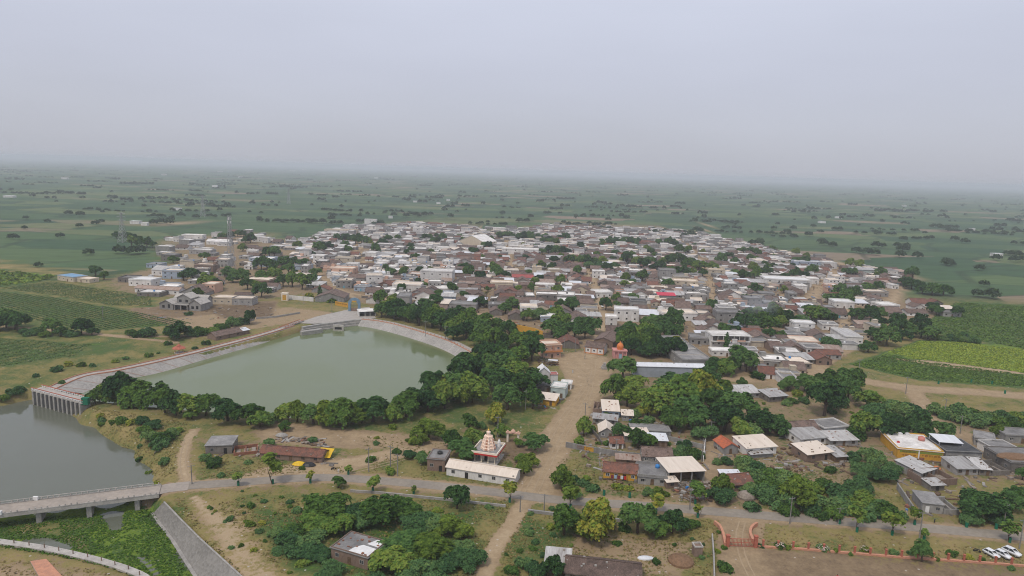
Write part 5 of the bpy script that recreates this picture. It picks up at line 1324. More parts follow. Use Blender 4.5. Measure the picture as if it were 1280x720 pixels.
# ---- gateway and boundary of the walled ground, bottom right
lft, rgt = G(909, 683), G(944, 684)
t = thing("compound_gate", "red iron double gate between salmon pillars", "gate", (lft.x, lft.y, 0), math.atan2((rgt - lft).y, (rgt - lft).x)); landmark("red compound gate", lft); gw = (rgt - lft).length
for x in (0, gw):
    mb = MB(); mb.box(x - .45, x + .45, -.45, .45, -.2, 3.2); mb.box(x - .55, x + .55, -.55, .55, 3.2, 3.45); mb.obj("gate_pillar", M['red_paint'], t)
for s in (0, 1):
    mb = MB(); x0, x1 = .55 + s * (gw / 2 - .5), gw / 2 - .04 + s * (gw / 2 - .5)
    for x in np.linspace(x0, x1, 10): mb.box(x - .05, x + .05, -.05, .05, .15, 2.4)
    for z in (.15, 1.2, 2.3): mb.box(x0, x1, -.055, .055, z, z + .14)
    mb.obj("gate_leaf", M['red_paint'], t)
for pts, lab in (([(893, 655), (899, 660), (903, 668), (905, 676), (906.5, 683)], "curved salmon wing wall on the footpath side of the red gate"), ([(946, 657), (940, 661), (937.5, 668), (940, 676), (944, 681)], "curved salmon wing wall on the car park side of the red gate")):
    P = smooth([G(x, y) for x, y in pts], 4); mb = MB(); wall_run([(p.x, p.y) for p in P], .7, 1.2, mb, z=-.1); tag(mb.obj("wing_wall", M['salmon']), lab, "wall")
bl = [G(x, y) for x, y in ((948, 684), (1000, 687), (1060, 692), (1120, 697), (1180, 701), (1240, 705), (1300, 710), (1360, 715))]
mb = MB(); wall_run([(p.x, p.y) for p in bl], .6, .6, mb, z=-.1); tag(mb.obj("boundary_plinth", M['salmon']), "long low salmon plinth wall with posts below the road", "wall")
for i in range(21):
    p = lerp_poly(bl, (i + .3) / 21); mb = MB(); mb.box(-.22, .22, -.22, .22, 0, 1.9); mb.box(-.3, .3, -.3, .3, 1.9, 2.05); o = mb.obj("boundary_post", M['red_paint']); o.location = (p.x, p.y, .2)
    auto(o, "post", "red square post on the salmon plinth", p, "post", "posts along the salmon plinth")
wall_thing("side_wall", [(890, 672), (892, 700), (893, 740)], 1.3, .35, M['concrete'], "thin grey side wall running from the gate towards the viewer")
# building site clutter and low walls by the villa
wall_thing("low_site_wall", [(320, 399), (345, 397), (375, 392)], 1.2, .5, M['concrete'], "long low grey wall on the bare ground behind the jetty")
wall_thing("low_site_wall", [(293, 402), (304, 405), (318, 400)], 1.4, .5, M['wall_grey'], "short grey wall stub by the building site")
# ---- vehicles
def car_meshes():
    out = {}
    b = MB(); sec = [(-2.1, .55, .75, .78), (-2.05, .45, .95, .84), (-1.2, .40, 1.02, .86), (.9, .40, 1.05, .86), (1.7, .42, .98, .84), (2.15, .55, .82, .74)]
    vs = []
    for x, z0, z1, hw_ in sec: vs += [(x, -hw_, z0), (x, hw_, z0), (x, hw_, z1 - .12), (x, hw_ - .12, z1), (x, -hw_ + .12, z1), (x, -hw_, z1 - .12)]
    fs = [tuple(range(5, -1, -1)), tuple(30 + i for i in range(6))]
    for i in range(5): fs += [(i * 6 + j, i * 6 + (j + 1) % 6, i * 6 + 6 + (j + 1) % 6, i * 6 + 6 + j) for j in range(6)]
    b.add(vs, fs); out['body'] = b.mesh("body", M['carpaint'], True)
    b = MB(); cs = [(-1.75, 1.0, .74, 1.02), (-1.3, 1.55, .66, 1.02), (.35, 1.60, .66, 1.03), (1.15, 1.03, .74, 1.03)]
    vs = []
    for x, z, hw_, zb in cs: vs += [(x, -.78, zb), (x, .78, zb), (x, hw_, z), (x, -hw_, z)]
    fs = [(0, 3, 2, 1), (12, 13, 14, 15)]
    for i in range(3): fs += [(i * 4 + j, i * 4 + (j + 1) % 4, i * 4 + 4 + (j + 1) % 4, i * 4 + 4 + j) for j in (1, 3)]
    b.add(vs, fs); out['window_glass'] = b.mesh("window_glass", M['glass'], False)
    b = MB(); _thick(b, [(-1.42, -.68, 1.555), (.42, -.68, 1.60), (.42, .68, 1.60), (-1.42, .68, 1.555)], .06, 0)
    for s in (-1, 1): b.bar((.42, s * .68, 1.6), (1.2, s * .76, 1.03), .08); b.bar((-1.42, s * .68, 1.57), (-1.8, s * .76, 1.0), .1); b.bar((-.35, s * .69, 1.58), (-.35, s * .80, 1.03), .1)
    out['roof'] = b.mesh("roof", M['carpaint'])
    b = MB(); b.tube([(0, -.11, 0), (0, .11, 0)], .33, 14); out['wheel'] = b.mesh("wheel", M['rubber'])
    b = MB(); b.tube([(0, -.125, 0), (0, .125, 0)], .19, 10); out['rim'] = b.mesh("rim", M['metal'])
    b = MB(); b.box(-.06, .04, -.2, .2, -.08, .08); out['headlight'] = b.mesh("headlight", M['glass'])
    return out
CARM = car_meshes()
def car(p, rz, label, group, sc=(1, 1, 1)):
    t = thing("parked_car", label, "car", (p.x, p.y, .06), rz, group); t.scale = sc
    for k in ('body', 'window_glass', 'roof'): link(k, CARM[k], t)
    for x in (-1.3, 1.35):
        for s in (-1, 1): o = link("wheel", CARM['wheel'], t, (x, s * .72, .33)); link("rim", CARM['rim'], o, (0, s * .004, 0))
    for s in (-1, 1): link("headlight", CARM['headlight'], t, (2.12, s * .5, .72))
    return t
c0 = G(1239, 695); car(c0, math.radians(-72), "white parked car at the plinth, farthest from the roadside tree", "white cars parked by the plinth")
car(G(1253, 696), math.radians(-66), "white parked car between two other white cars", "white cars parked by the plinth")
car(G(1264, 693), math.radians(-62), "tall white parked car closest to the roadside tree", "white cars parked by the plinth", (1.08, 1.05, 1.12))
landmark("parked white cars", c0)
car(G(753, 384), math.radians(-95), "white car in the narrow lane between the village houses", None)
a = G(691, 456); t = thing("goods_trailer", "covered goods trailer with a white sheet roof by the pink house", "trailer", (a.x, a.y, 0), -.25)
mb = MB(); mb.box(-2.4, 2.4, -1, 1, .7, 1.3); mb.obj("bed", M['wood'], t); mb = MB()
for x in (-2.3, 2.3):
    for y in (-.9, .9): mb.box(x - .06, x + .06, y - .06, y + .06, 1.3, 2.5)
mb.obj("frame", M['metal'], t); mb = MB(); _thick(mb, [(-2.6, -1.2, 2.5), (2.6, -1.2, 2.5), (2.6, 1.2, 2.6), (-2.6, 1.2, 2.6)], .08, 0); mb.obj("canopy", M['roof_bluewhite'], t)
for x in (-1.3, 1.3):
    for s in (-1, 1): o = link("wheel", CARM['wheel'], t, (x, s * .95, .42), 0, (1.3, 1.2, 1.3))
def motorbike(p, rz, label):
    t = thing("motorbike", label, "motorbike", (p.x, p.y, .02), rz)
    for x in (-.65, .65):
        b = MB(); n = 14
        b.tube([(x, -.05, .3), (x, .05, .3)], .3, n); b.obj("wheel", M['rubber'], t)
    b = MB(); b.bar((-.6, 0, .35), (.1, 0, .55), .2, .3); b.bar((.1, 0, .5), (.5, 0, .95), .09); b.bar((.62, 0, .35), (.45, 0, 1.0), .08); b.lathe([(.14, .62), (.2, .72), (.16, .88)], 8, .15, 0); b.obj("frame", M['tank_black'], t)
    b = MB(); b.box(-.65, .0, -.14, .14, .78, .9); b.obj("saddle", M['rubber'], t)
    b = MB(); b.bar((.42, -.36, 1.05), (.42, .36, 1.05), .05); b.obj("handlebar", M['metal'], t)
motorbike(G(1168, 653), .9, "dark motorbike parked on the sandy track above the road")
motorbike(G(1221, 690), -.5, "dark motorbike standing near the parked white cars")
motorbike(G(417, 587), .3, "dark motorbike on the dirt road junction")
# a person walking on the dirt road
def person(p, rz, shirt, label):
    me_ = bpy.data.meshes.new("person"); bm = bmesh.new()
    J = [(0, 0, .92), (0, 0, 1.15), (0, 0, 1.40), (0, .02, 1.52), (0, .03, 1.66), (-.19, 0, 1.40), (-.24, .06, 1.14), (-.22, -.10, .90), (.19, 0, 1.40), (.24, -.06, 1.14), (.22, .12, .92),
         (-.10, 0, .88), (-.11, -.10, .48), (-.11, .06, .07), (-.11, -.10, .03), (.10, 0, .88), (.11, .12, .48), (.11, .20, .07), (.11, .04, .03)]
    E = [(0, 1), (1, 2), (2, 3), (3, 4), (2, 5), (5, 6), (6, 7), (2, 8), (8, 9), (9, 10), (0, 11), (11, 12), (12, 13), (13, 14), (0, 15), (15, 16), (16, 17), (17, 18)]
    R = [.15, .15, .16, .065, .115, .07, .05, .04, .07, .05, .04, .10, .075, .05, .05, .10, .075, .05, .05]
    vs = [bm.verts.new(v) for v in J]
    for a_, b2 in E: bm.edges.new((vs[a_], vs[b2]))
    bm.to_mesh(me_); bm.free()
    o = link("person", me_, None, (p.x, p.y, 0), rz)
    sk = o.modifiers.new("skin", 'SKIN'); o.modifiers.new("sub", 'SUBSURF').levels = 1
    o.modifiers["sub"].render_levels = 2
    for i, r_ in enumerate(R): me_.skin_vertices[0].data[i].radius = (r_, r_ * .8)
    me_.skin_vertices[0].data[0].use_root = True
    me_.materials.append(M[shirt]); tag(o, label, "person")
    h_ = MB(); h_.lathe([(.05, 1.62), (.115, 1.68), (.11, 1.77), (.03, 1.81)], 10, 0, .035); h_.obj("hair", M['tank_black'], o)
person(G(423, 592), .6, 'cloth_w', "person in white walking along the dirt road junction")
person(G(1046, 726), 0, 'red', "person in red standing on the bare ground at the bottom edge")
person(G(716, 466), 2, 'cloth_b', "person in pale blue crossing the dirt square")

# ---- towers and poles
def lattice(name, px, py, hm, wb, wt, label, cat, arms=True, panels=0):
    p = G(px, py); t = thing(name, label, cat, (p.x, p.y, 0), random.uniform(-.3, .3))
    b = MB(); N = 9
    def w_at(k): u = k / N; return (wb + (wt - wb) * min(1, u * 1.25)) / 2
    C4 = ((-1, -1), (1, -1), (1, 1), (-1, 1))
    for sx, sy in C4: 
        for k in range(N): b.bar((sx * w_at(k), sy * w_at(k), hm * k / N), (sx * w_at(k + 1), sy * w_at(k + 1), hm * (k + 1) / N), .32)
    b.obj("legs", M['steel_haze'], t)
    b = MB()
    for k in range(N):
        for i in range(4):
            s1, s2 = C4[i], C4[(i + 1) % 4]; w0, w1 = w_at(k), w_at(k + 1); z0, z1 = hm * k / N, hm * (k + 1) / N
            b.bar((s1[0] * w0, s1[1] * w0, z0), (s2[0] * w1, s2[1] * w1, z1), .16); b.bar((s2[0] * w0, s2[1] * w0, z0), (s1[0] * w1, s1[1] * w1, z1), .16)
            b.bar((s1[0] * w1, s1[1] * w1, z1), (s2[0] * w1, s2[1] * w1, z1), .14)
    b.obj("bracing", M['steel_haze'], t)
    if arms:
        for z in (.74, .86, .97):
            b = MB(); b.bar((-wb * .85, 0, hm * z), (wb * .85, 0, hm * z), .35); b.bar((-wb * .85, 0, hm * z), (0, 0, hm * z + 1.6), .18); b.bar((wb * .85, 0, hm * z), (0, 0, hm * z + 1.6), .18); b.obj("crossarm", M['steel_haze'], t)
    for k in range(panels):
        an = k * 2 * math.pi / panels; r_ = wt / 2 + .5
        b = MB(); b.box(r_ * math.cos(an) - .3, r_ * math.cos(an) + .3, r_ * math.sin(an) - .25, r_ * math.sin(an) + .25, hm * (.93 if k % 2 else .86), hm * (.93 if k % 2 else .86) + 2.4); b.obj("antenna_panel", M['white'], t)
    OCC.append((p.x, p.y, 3)); return t
lattice("power_pylon", 153.5, 303, 36, 8, 1.6, "tall lattice power pylon beside the dark round tree", "pylon")
lattice("power_pylon", 254, 271, 38, 8, 1.6, "faint lattice power pylon out in the green plain", "pylon")
lattice("power_pylon", 361, 255, 38, 8, 1.6, "faintest lattice power pylon, farthest out in the plain", "pylon")
t = lattice("telecom_tower", 289, 336, 50, 5.5, 2.2, "tall lattice telecom tower with white antennas above the trees", "telecom tower", False, 6); landmark("telecom tower", t.location); landmark("near power pylon", G(153, 303))
landmark("middle power pylon", G(254, 271)); landmark("farthest power pylon", G(361, 255))
def pole_meshes():
    b = MB(); b.tube([(0, 0, -.3), (0, 0, 4), (0, 0, 8.6)], [.19, .16, .12], 8); pm = b.mesh("utility_pole", M['pole'])
    b = MB(); b.bar((-1.0, 0, 8.0), (1.0, 0, 8.0), .12); am = b.mesh("crossarm", M['metal'])
    b = MB(); b.lathe([(.05, 8.06), (.09, 8.12), (.09, 8.25), (.03, 8.32)], 8); im = b.mesh("insulator", M['concrete'])
    return pm, am, im
PM, AM, IM = pole_meshes()
POLES = [(461, 590, 1), (488, 587, 1), (240, 605, .75), (680, 641, .7), (1149, 674, 1), (987, 655, 1), (1274, 686, 1.05), (877, 577, 1), (731, 526, .9), (888, 547, .8), (770, 569, .75), (1180, 522, 1), (1073, 468, 1), (1132, 492, 1), (557, 425, 1), (532, 420, 1.1), (705, 440, 1), (719, 440, 1), (731, 449, .9), (657, 512, 1), (622, 547, 1), (129, 400, 1), (415, 392, 1), (497, 595, .9), (1048, 655, .6), (862, 637, .8), (650, 640, .6), (1254, 660, .9), (380, 380, .9), (1200, 542, .9)]
for px, py, s in POLES:
    p = G(px, py); o = link("utility_pole", PM, None, (p.x, p.y, 0), random.uniform(-.5, .5), (1, 1, s))
    link("crossarm", AM, o); 
    for x in (-.9, 0, .9): link("insulator", IM, o, (x, 0, 0))
    auto(o, "pole", "thin grey concrete utility pole", p, "utility pole", "utility poles")
# ------------------------------------------------------------------ vegetation
def quads_mesh(name, c, n, t, sx, sy, mt):
    """many separate little leaf faces: centres, normals, tangents, half sizes (numpy)"""
    b = np.cross(n, t); N_ = len(c)
    v = np.stack([c - t * sx[:, None] - b * sy[:, None], c + t * sx[:, None] - b * sy[:, None], c + t * sx[:, None] * .8 + b * sy[:, None], c - t * sx[:, None] * .8 + b * sy[:, None]], 1)
    me_ = bpy.data.meshes.new(name)
    me_.vertices.add(N_ * 4); me_.vertices.foreach_set('co', v.reshape(-1))
    me_.loops.add(N_ * 4); me_.loops.foreach_set('vertex_index', np.arange(N_ * 4))
    me_.polygons.add(N_); me_.polygons.foreach_set('loop_start', np.arange(0, N_ * 4, 4)); me_.polygons.foreach_set('loop_total', np.full(N_, 4))
    me_.materials.append(mt); me_.update()
    return me_
def unit(v): return v / (np.linalg.norm(v, axis=1, keepdims=True) + 1e-9)
def leaf_cloud(rng, lobes, n, size, jit=.7, shell=.62, droop=0.0, asp=.62, tuft=None):
    """leaves in tufts on the outside of a set of (centre, radii) lobes, with gaps between the tufts and a thin filling inside"""
    L_ = np.array([l[0] for l in lobes], float); Rr = np.array([l[1] for l in lobes], float)
    tuft = tuft or size * 1.9
    per = 15; nt = int(n * .86 / per)
    wgt = (Rr[:, 0] * Rr[:, 1]) + Rr[:, 2] ** 2; wgt = wgt / wgt.sum()
    k = rng.choice(len(lobes), nt * 3, p=wgt)
    d = unit(rng.normal(size=(nt * 3, 3))); d[:, 2] = np.where(d[:, 2] < -.5, -d[:, 2], d[:, 2])
    rad = shell + (1.12 - shell) * rng.random(nt * 3) ** .5
    c = L_[k] + d * Rr[k] * rad[:, None]
    keep = np.ones(len(c), bool)
    for j in range(len(lobes)):
        keep &= ~((np.linalg.norm((c - L_[j]) / Rr[j], axis=1) < .78) & (k != j))
    c, d = c[keep], d[keep]
    sel = []                                        # tufts keep their distance: gaps stay between them
    for i in range(len(c)):
        if all(abs(c[i] - c[j]).sum() > tuft * 1.05 for j in sel[-90:]): sel.append(i)
        if len(sel) >= nt: break
    c, d = c[sel], d[sel]
    ax = unit(d * .8 + np.array([0, 0, .55]) + rng.normal(size=d.shape) * .25)
    C = np.repeat(c, per, 0); D = np.repeat(ax, per, 0)
    off = rng.normal(size=C.shape) * tuft * np.repeat(rng.uniform(.38, .62, len(c)), per)[:, None]
    off -= D * ((off * D).sum(1)[:, None] * .72)     # each tuft is a flattish spray
    C = C + off - np.array([0, 0, 1.0]) * (np.linalg.norm(off, axis=1)[:, None] ** 2) * .25 / tuft
    m_ = int(n * .14); kk = rng.choice(len(lobes), m_, p=wgt)
    dd = unit(rng.normal(size=(m_, 3))); C2 = L_[kk] + dd * Rr[kk] * (rng.random((m_, 1)) ** .4) * .72
    C = np.concatenate([C, C2]); D = np.concatenate([D, unit(dd + np.array([0, 0, .6]))]); m_ = len(C)
    nrm = unit(D + rng.normal(size=(m_, 3)) * jit * .45 + np.array([0, 0, .35]))
    t = unit(np.cross(nrm, rng.normal(size=(m_, 3))))
    if droop: t = unit(t + np.array([0, 0, -droop])); nrm = unit(nrm - t * (nrm * t).sum(1)[:, None] + 1e-6)
    sz = size * (.6 + .8 * rng.random(m_))
    return C, nrm, t, sz, sz * asp
def trunk_mesh(rng, h, r, spread, limbs):
    b = MB(); k = rng.normal(size=2) * .15
    b.tube([(0, 0, -.3), (k[0], k[1], h * .35), (k[0] * 1.5, k[1] * 1.4, h * .62), (k[0] * 2, k[1] * 2, h * .85)], [r * 1.25, r, r * .75, r * .3], 8)
    for i in range(limbs):
        a = i * 2 * math.pi / limbs + rng.random(); z = h * (.3 + .12 * rng.random()); s = spread * (.55 + .3 * rng.random())
        b.tube([(k[0], k[1], z), (math.cos(a) * s * .45, math.sin(a) * s * .45, z + h * .16), (math.cos(a) * s, math.sin(a) * s, z + h * .34)], [r * .55, r * .36, r * .12], 6)
    return b.mesh("trunk", M['bark'], True)
KINDS = {}
def make_kind(kind, variants, seed):
    out = []
    for v in range(variants):
        rng = np.random.default_rng(seed + v); lobes = []
        if kind in ('broad', 'dark', 'yellow', 'big'):
            R_, H_, zc = {'broad': (3.4, 2.3, 3.5), 'dark': (3.5, 2.6, 3.7), 'yellow': (3.0, 2.2, 3.3), 'big': (5.6, 3.0, 4.2)}[kind]
            nl = {'broad': 12, 'dark': 13, 'yellow': 11, 'big': 20}[kind]; sx_, sy_ = rng.uniform(.8, 1.15), rng.uniform(.8, 1.15); lean = rng.normal(size=2) * .3
            for i in range(nl):
                d = unit(rng.normal(size=(1, 3)))[0]; d[2] = abs(d[2]) * 1.25 - .62
                r = rng.uniform(.65, 1.65) * (1.15 if kind == 'big' else 1); z_ = d[2] * (H_ - r * .3)
                lobes.append(((d[0] * (R_ - r * .45) * sx_ + lean[0] * z_, d[1] * (R_ - r * .45) * sy_ + lean[1] * z_, zc + z_ * rng.uniform(.9, 1.25)), (r, r * rng.uniform(.75, 1.15), r * rng.uniform(.62, .95))))
            lobes.append(((0, 0, zc), (R_ * .55, R_ * .55, H_ * .62)))
            n, sz = {'big': (7600, .30)}.get(kind, (4300, .255))
            lf = leaf_cloud(rng, lobes, n, sz)
            tr = trunk_mesh(rng, zc + .6, .30 if kind != 'big' else .5, R_ * .7, 5); W = 2 * R_ + .5
            mt = {'broad': 'leaf_mid', 'dark': 'leaf_dark', 'yellow': 'leaf_yellow', 'big': 'leaf_dark'}[kind]
        elif kind == 'feather':        # flat topped thorn tree with fine drooping foliage
            for i in range(11):
                a = rng.random() * 6.28; s = 2.6 * math.sqrt(rng.random()); r = rng.uniform(1.0, 1.7)
                lobes.append(((math.cos(a) * s, math.sin(a) * s, 2.3 + rng.uniform(-.6, .7) - s * .26), (r, r, r * .55)))
            lf = leaf_cloud(rng, lobes, 4400, .25, jit=.9, shell=.5, droop=.5, asp=.38); tr = trunk_mesh(rng, 2.6, .16, 2.2, 5); W = 7.0; mt = 'leaf_feather'
        elif kind == 'bush':
            for i in range(8):
                a = rng.random() * 6.28; s = 1.3 * math.sqrt(rng.random()); r = rng.uniform(.55, .95)
                lobes.append(((math.cos(a) * s, math.sin(a) * s, .75 + rng.uniform(-.2, .5) - s * .2), (r, r, r * .8)))
            lf = leaf_cloud(rng, lobes, 1000, .24, jit=.9, shell=.5); tr = trunk_mesh(rng, .9, .07, .8, 4); W = 4.0; mt = ('leaf_mid', 'leaf_feather', 'leaf_yellow')[v % 3]
        elif kind == 'thicket':
            for i in range(12):
                a = rng.random() * 6.28; s = 2.4 * math.sqrt(rng.random()); r = rng.uniform(.85, 1.5)
                lobes.append(((math.cos(a) * s, math.sin(a) * s, 1.4 + rng.uniform(-.5, .9) - s * .25), (r, r, r * .75)))
            lf = leaf_cloud(rng, lobes, 3900, .22, jit=.9, shell=.5, droop=.35, asp=.45); tr = trunk_mesh(rng, 1.8, .12, 1.8, 5); W = 6.6; mt = ('leaf_feather', 'leaf_mid', 'leaf_feather')[v % 3]
        elif kind == 'sapling':
            for i in range(6):
                d = unit(rng.normal(size=(1, 3)))[0]; r = rng.uniform(.45, .8)
                lobes.append(((d[0] * .7, d[1] * .7, 3.3 + d[2] * .9), (r, r, r)))
            lf = leaf_cloud(rng, lobes, 620, .21, shell=.4); tr = trunk_mesh(rng, 3.4, .06, .6, 4); W = 2.6; mt = ('leaf_mid', 'leaf_yellow')[v % 2]
        elif kind == 'cypress':
            for i in range(8): lobes.append(((rng.normal() * .1, rng.normal() * .1, .8 + i * .75), (.95 - i * .09, .95 - i * .09, .8)))
            lf = leaf_cloud(rng, lobes, 900, .25, shell=.5); tr = trunk_mesh(rng, 3, .12, .4, 3); W = 2.0; mt = 'leaf_dark'
        elif kind == 'far':
            for i in range(7):
                d = unit(rng.normal(size=(1, 3)))[0]; d[2] = abs(d[2]) - .3; r = rng.uniform(1.3, 2.2)
                lobes.append(((d[0] * 2.2, d[1] * 2.2, 2.9 + d[2] * 1.6), (r, r, r * .85)))
            lf = leaf_cloud(rng, lobes, 420, .85, shell=.6); tr = trunk_mesh(rng, 4, .3, 2, 3); W = 8.0; mt = 'leaf_far'
        elif kind == 'palm':
            cs, ns, ts, sx, sy = [], [], [], [], []
            for i in range(15):
                a = i * 2.4; up = .5 - .07 * i
                for k in range(9):
                    u = (k + 1) / 9; r = 2.6 * u; z = 6.6 + up * r * 1.2 - 1.5 * u * u
                    cs.append((math.cos(a) * r, math.sin(a) * r, z)); ns.append((-math.cos(a) * .3, -math.sin(a) * .3, 1)); ts.append((-math.sin(a), math.cos(a), -.2)); sx.append(.55 * (1 - u * .5)); sy.append(.14)
            lf = (np.array(cs), unit(np.array(ns, float)), unit(np.array(ts, float)), np.array(sx), np.array(sy))
            b = MB(); b.tube([(0, 0, -.3), (.15, 0, 3), (.05, .1, 6.5)], [.2, .15, .12], 8); tr = b.mesh("trunk", M['bark'], True); W = 5.4; mt = 'leaf_olive'
        out.append((tr, quads_mesh("crown", *lf, M[mt]), W))
    KINDS[kind] = out
for i, (k, v) in enumerate((('broad', 4), ('dark', 3), ('yellow', 2), ('big', 2), ('feather', 3), ('bush', 6), ('thicket', 6), ('sapling', 4), ('cypress', 1), ('far', 4), ('palm', 1))): make_kind(k, v, 100 + 17 * i)
LOOK = {'broad': 'mid green round tree', 'dark': 'dark green dense tree', 'yellow': 'yellow green tree', 'big': 'huge dark spreading tree', 'feather': 'feathery flat topped tree', 'bush': 'small leafy bush',
        'thicket': 'feathery green thorn thicket', 'sapling': 'slender young roadside tree', 'cypress': 'narrow dark upright tree', 'far': 'dark lone tree in the plain', 'palm': 'coconut palm among the houses'}
NTREE = {'tree': 0, 'bush': 0, 'vt': 0}
def plant(kind, x, y, W, group=None, hs=None, label=None, mult=1.0):
    v = KINDS[kind][random.randrange(len(KINDS[kind]))]
    s = W / v[2]
    z = gz(x, y)
    bushy = kind in ('bush', 'thicket')
    name = {'broad': 'broadleaf_tree', 'dark': 'evergreen_tree', 'yellow': 'yellow_green_tree', 'big': 'spreading_tree', 'bush': 'bush', 'thicket': 'thorn_thicket', 'palm': 'palm_tree', 'sapling': 'young_tree', 'feather': 'thorn_tree', 'cypress': 'cypress_tree'}.get(kind, 'tree')
    hs = hs or (random.uniform(.82, 1.5) if kind in ('dark', 'broad', 'yellow') else random.uniform(.70, .92) if kind == 'sapling' else random.uniform(.85, 1.25))
    W *= random.uniform(.86, 1.06) if kind in ('dark', 'broad', 'yellow') else 1
    t = link(name, None, None, (x, y, z), random.random() * 6.28, (s, s, s * hs))
    link("trunk", v[0], t); link("crown", v[1], t)
    cat = 'bush' if bushy else 'tree'
    if label: tag(t, label, cat, group)
    else: auto(t, 'thicket' if kind == 'thicket' else cat, LOOK[kind], (x, y), cat, group or ('bushes and thickets' if bushy else 'trees of the village'))
    OCC.append((x, y, W * .32)); NTREE[cat] += 1
    return t
def ptree(kind, px, py, wpx, **k):
    p = G(px, py); W = wpx / scale_at(p); cap = 14 if p.y > 330 else 17
    if W <= cap or kind == 'palm': return plant(kind, p.x, p.y, min(W, 7) if kind in ('cypress', 'palm') else W, **k)
    n = math.ceil(W / 10.5)          # a clump this wide is several trees side by side
    for i in range(n):
        plant(kind if random.random() < .7 else random.choice(('broad', 'dark')), p.x - W / 2 + W * (i + .5) / n + random.uniform(-1.5, 1.5), p.y + random.uniform(-4, 6), random.uniform(9, 13.5), **{**k, 'hs': k.get('hs') or random.uniform(1.0, 1.35)})

def scatter(poly_px, spacing, kinds, wlo, whi, group, avoid=0.0, jitter=.45, world=None):
    P = world or gpoly(poly_px); xs = [p[0] for p in P]; ys = [p[1] for p in P]
    row = 0; y = min(ys)
    while y < max(ys):
        x = min(xs) + (row % 2) * spacing / 2
        while x < max(xs):
            qx, qy = x + random.uniform(-1, 1) * spacing * jitter, y + random.uniform(-1, 1) * spacing * jitter
            if inside(np.array([qx]), np.array([qy]), P)[0] and not (avoid and occupied(qx, qy, avoid)):
                plant(random.choice(kinds), qx, qy, random.uniform(wlo, whi), group)
            x += spacing
        y += spacing * .87; row += 1
random.seed(21)
# row in front of the pond
for px, py, w, k in [(132, 500, 34, 'broad'), (152, 503, 40, 'dark'), (172, 505, 40, 'broad'), (196, 507, 36, 'broad'), (206, 516, 26, 'broad'), (220, 519, 30, 'dark'), (237, 520, 32, 'broad'), (240, 523, 20, 'broad'),
        (258, 519, 32, 'broad'), (285, 526, 38, 'dark'), (312, 530, 36, 'broad'), (325, 534, 28, 'broad'), (340, 530, 26, 'feather'), (360, 527, 30, 'broad'), (372, 527, 22, 'yellow'), (392, 530, 34, 'dark'), (408, 531, 34, 'yellow'), (425, 533, 36, 'broad'), (441, 530, 32, 'yellow'),
        (452, 529, 26, 'broad'), (466, 527, 44, 'dark'), (492, 527, 26, 'broad'), (508, 521, 36, 'broad'), (520, 508, 36, 'dark'), (535, 515, 36, 'dark'), (540, 494, 36, 'dark'), (556, 511, 34, 'broad'), (562, 493, 38, 'yellow'), (118, 504, 20, 'broad'), (357, 538, 18, 'broad')]:
    ptree(k, px, py, w, group='trees along the near bank of the pond')
# belt right of the pond
for px, py, w, k in [(568, 500, 40, 'dark'), (590, 503, 38, 'broad'), (600, 480, 46, 'broad'), (580, 480, 42, 'dark'), (620, 490, 44, 'dark'), (585, 505, 28, 'yellow'), (650, 512, 56, 'dark'), (640, 495, 48, 'dark'), (665, 490, 42, 'dark'), (655, 475, 44, 'broad'), (625, 470, 46, 'dark'), (600, 460, 40, 'broad'),
        (640, 456, 44, 'broad'), (660, 452, 34, 'dark'), (615, 448, 42, 'dark'), (640, 436, 40, 'dark'), (655, 430, 30, 'broad'), (608, 434, 36, 'broad'), (628, 424, 34, 'broad'), (590, 426, 34, 'dark'), (575, 424, 34, 'dark'), (560, 416, 36, 'dark'), (545, 410, 30, 'dark'), (600, 413, 34, 'broad'), (612, 418, 30, 'broad'),
        (530, 408, 30, 'dark'), (515, 405, 30, 'broad'), (500, 402, 28, 'dark'), (482, 398, 30, 'dark'), (487, 391, 24, 'broad'), (508, 394, 28, 'dark'), (523, 396, 28, 'dark'), (570, 409, 26, 'dark'), (585, 411, 26, 'broad'), (545, 399, 20, 'broad'), (620, 530, 26, 'yellow'), (536, 549, 34, 'yellow'), (586, 540, 22, 'broad'), (568, 545, 14, 'bush'),
        (578, 572, 36, 'dark'), (564, 560, 24, 'broad'), (592, 560, 26, 'broad'), (608, 556, 22, 'broad'), (626, 545, 20, 'broad'), (668, 562, 32, 'dark'), (648, 558, 14, 'broad'), (662, 582, 20, 'yellow'), (655, 592, 22, 'yellow'), (651, 578, 14, 'broad'), (520, 555, 18, 'bush'), (530, 578, 22, 'feather'), (512, 572, 18, 'feather'), (528, 556, 14, 'yellow')]:
    ptree(k, px, py, w, group='trees of the belt between the pond and the dirt square')
# groves at the village edge
for px, py, w, k in [(690, 418, 28, 'dark'), (716, 424, 44, 'dark'), (735, 415, 28, 'dark'), (700, 412, 24, 'broad'), (694, 396, 20, 'broad'), (656, 391, 18, 'dark'), (658, 401, 16, 'broad'), (632, 392, 18, 'dark'), (673, 398, 22, 'feather'), (757, 388, 18, 'dark'),
        (778, 424, 22, 'dark'), (795, 428, 34, 'dark'), (812, 420, 30, 'dark'), (830, 425, 34, 'dark'), (838, 418, 28, 'dark'), (842, 410, 24, 'dark'), (800, 445, 36, 'broad'), (822, 447, 40, 'dark'), (832, 446, 36, 'dark'), (785, 440, 30, 'broad'), (815, 412, 24, 'dark'), (843, 436, 20, 'yellow'), (832, 406, 20, 'dark'), (805, 432, 32, 'broad')]:
    ptree(k, px, py, w, group='trees in the groves at the village edge')
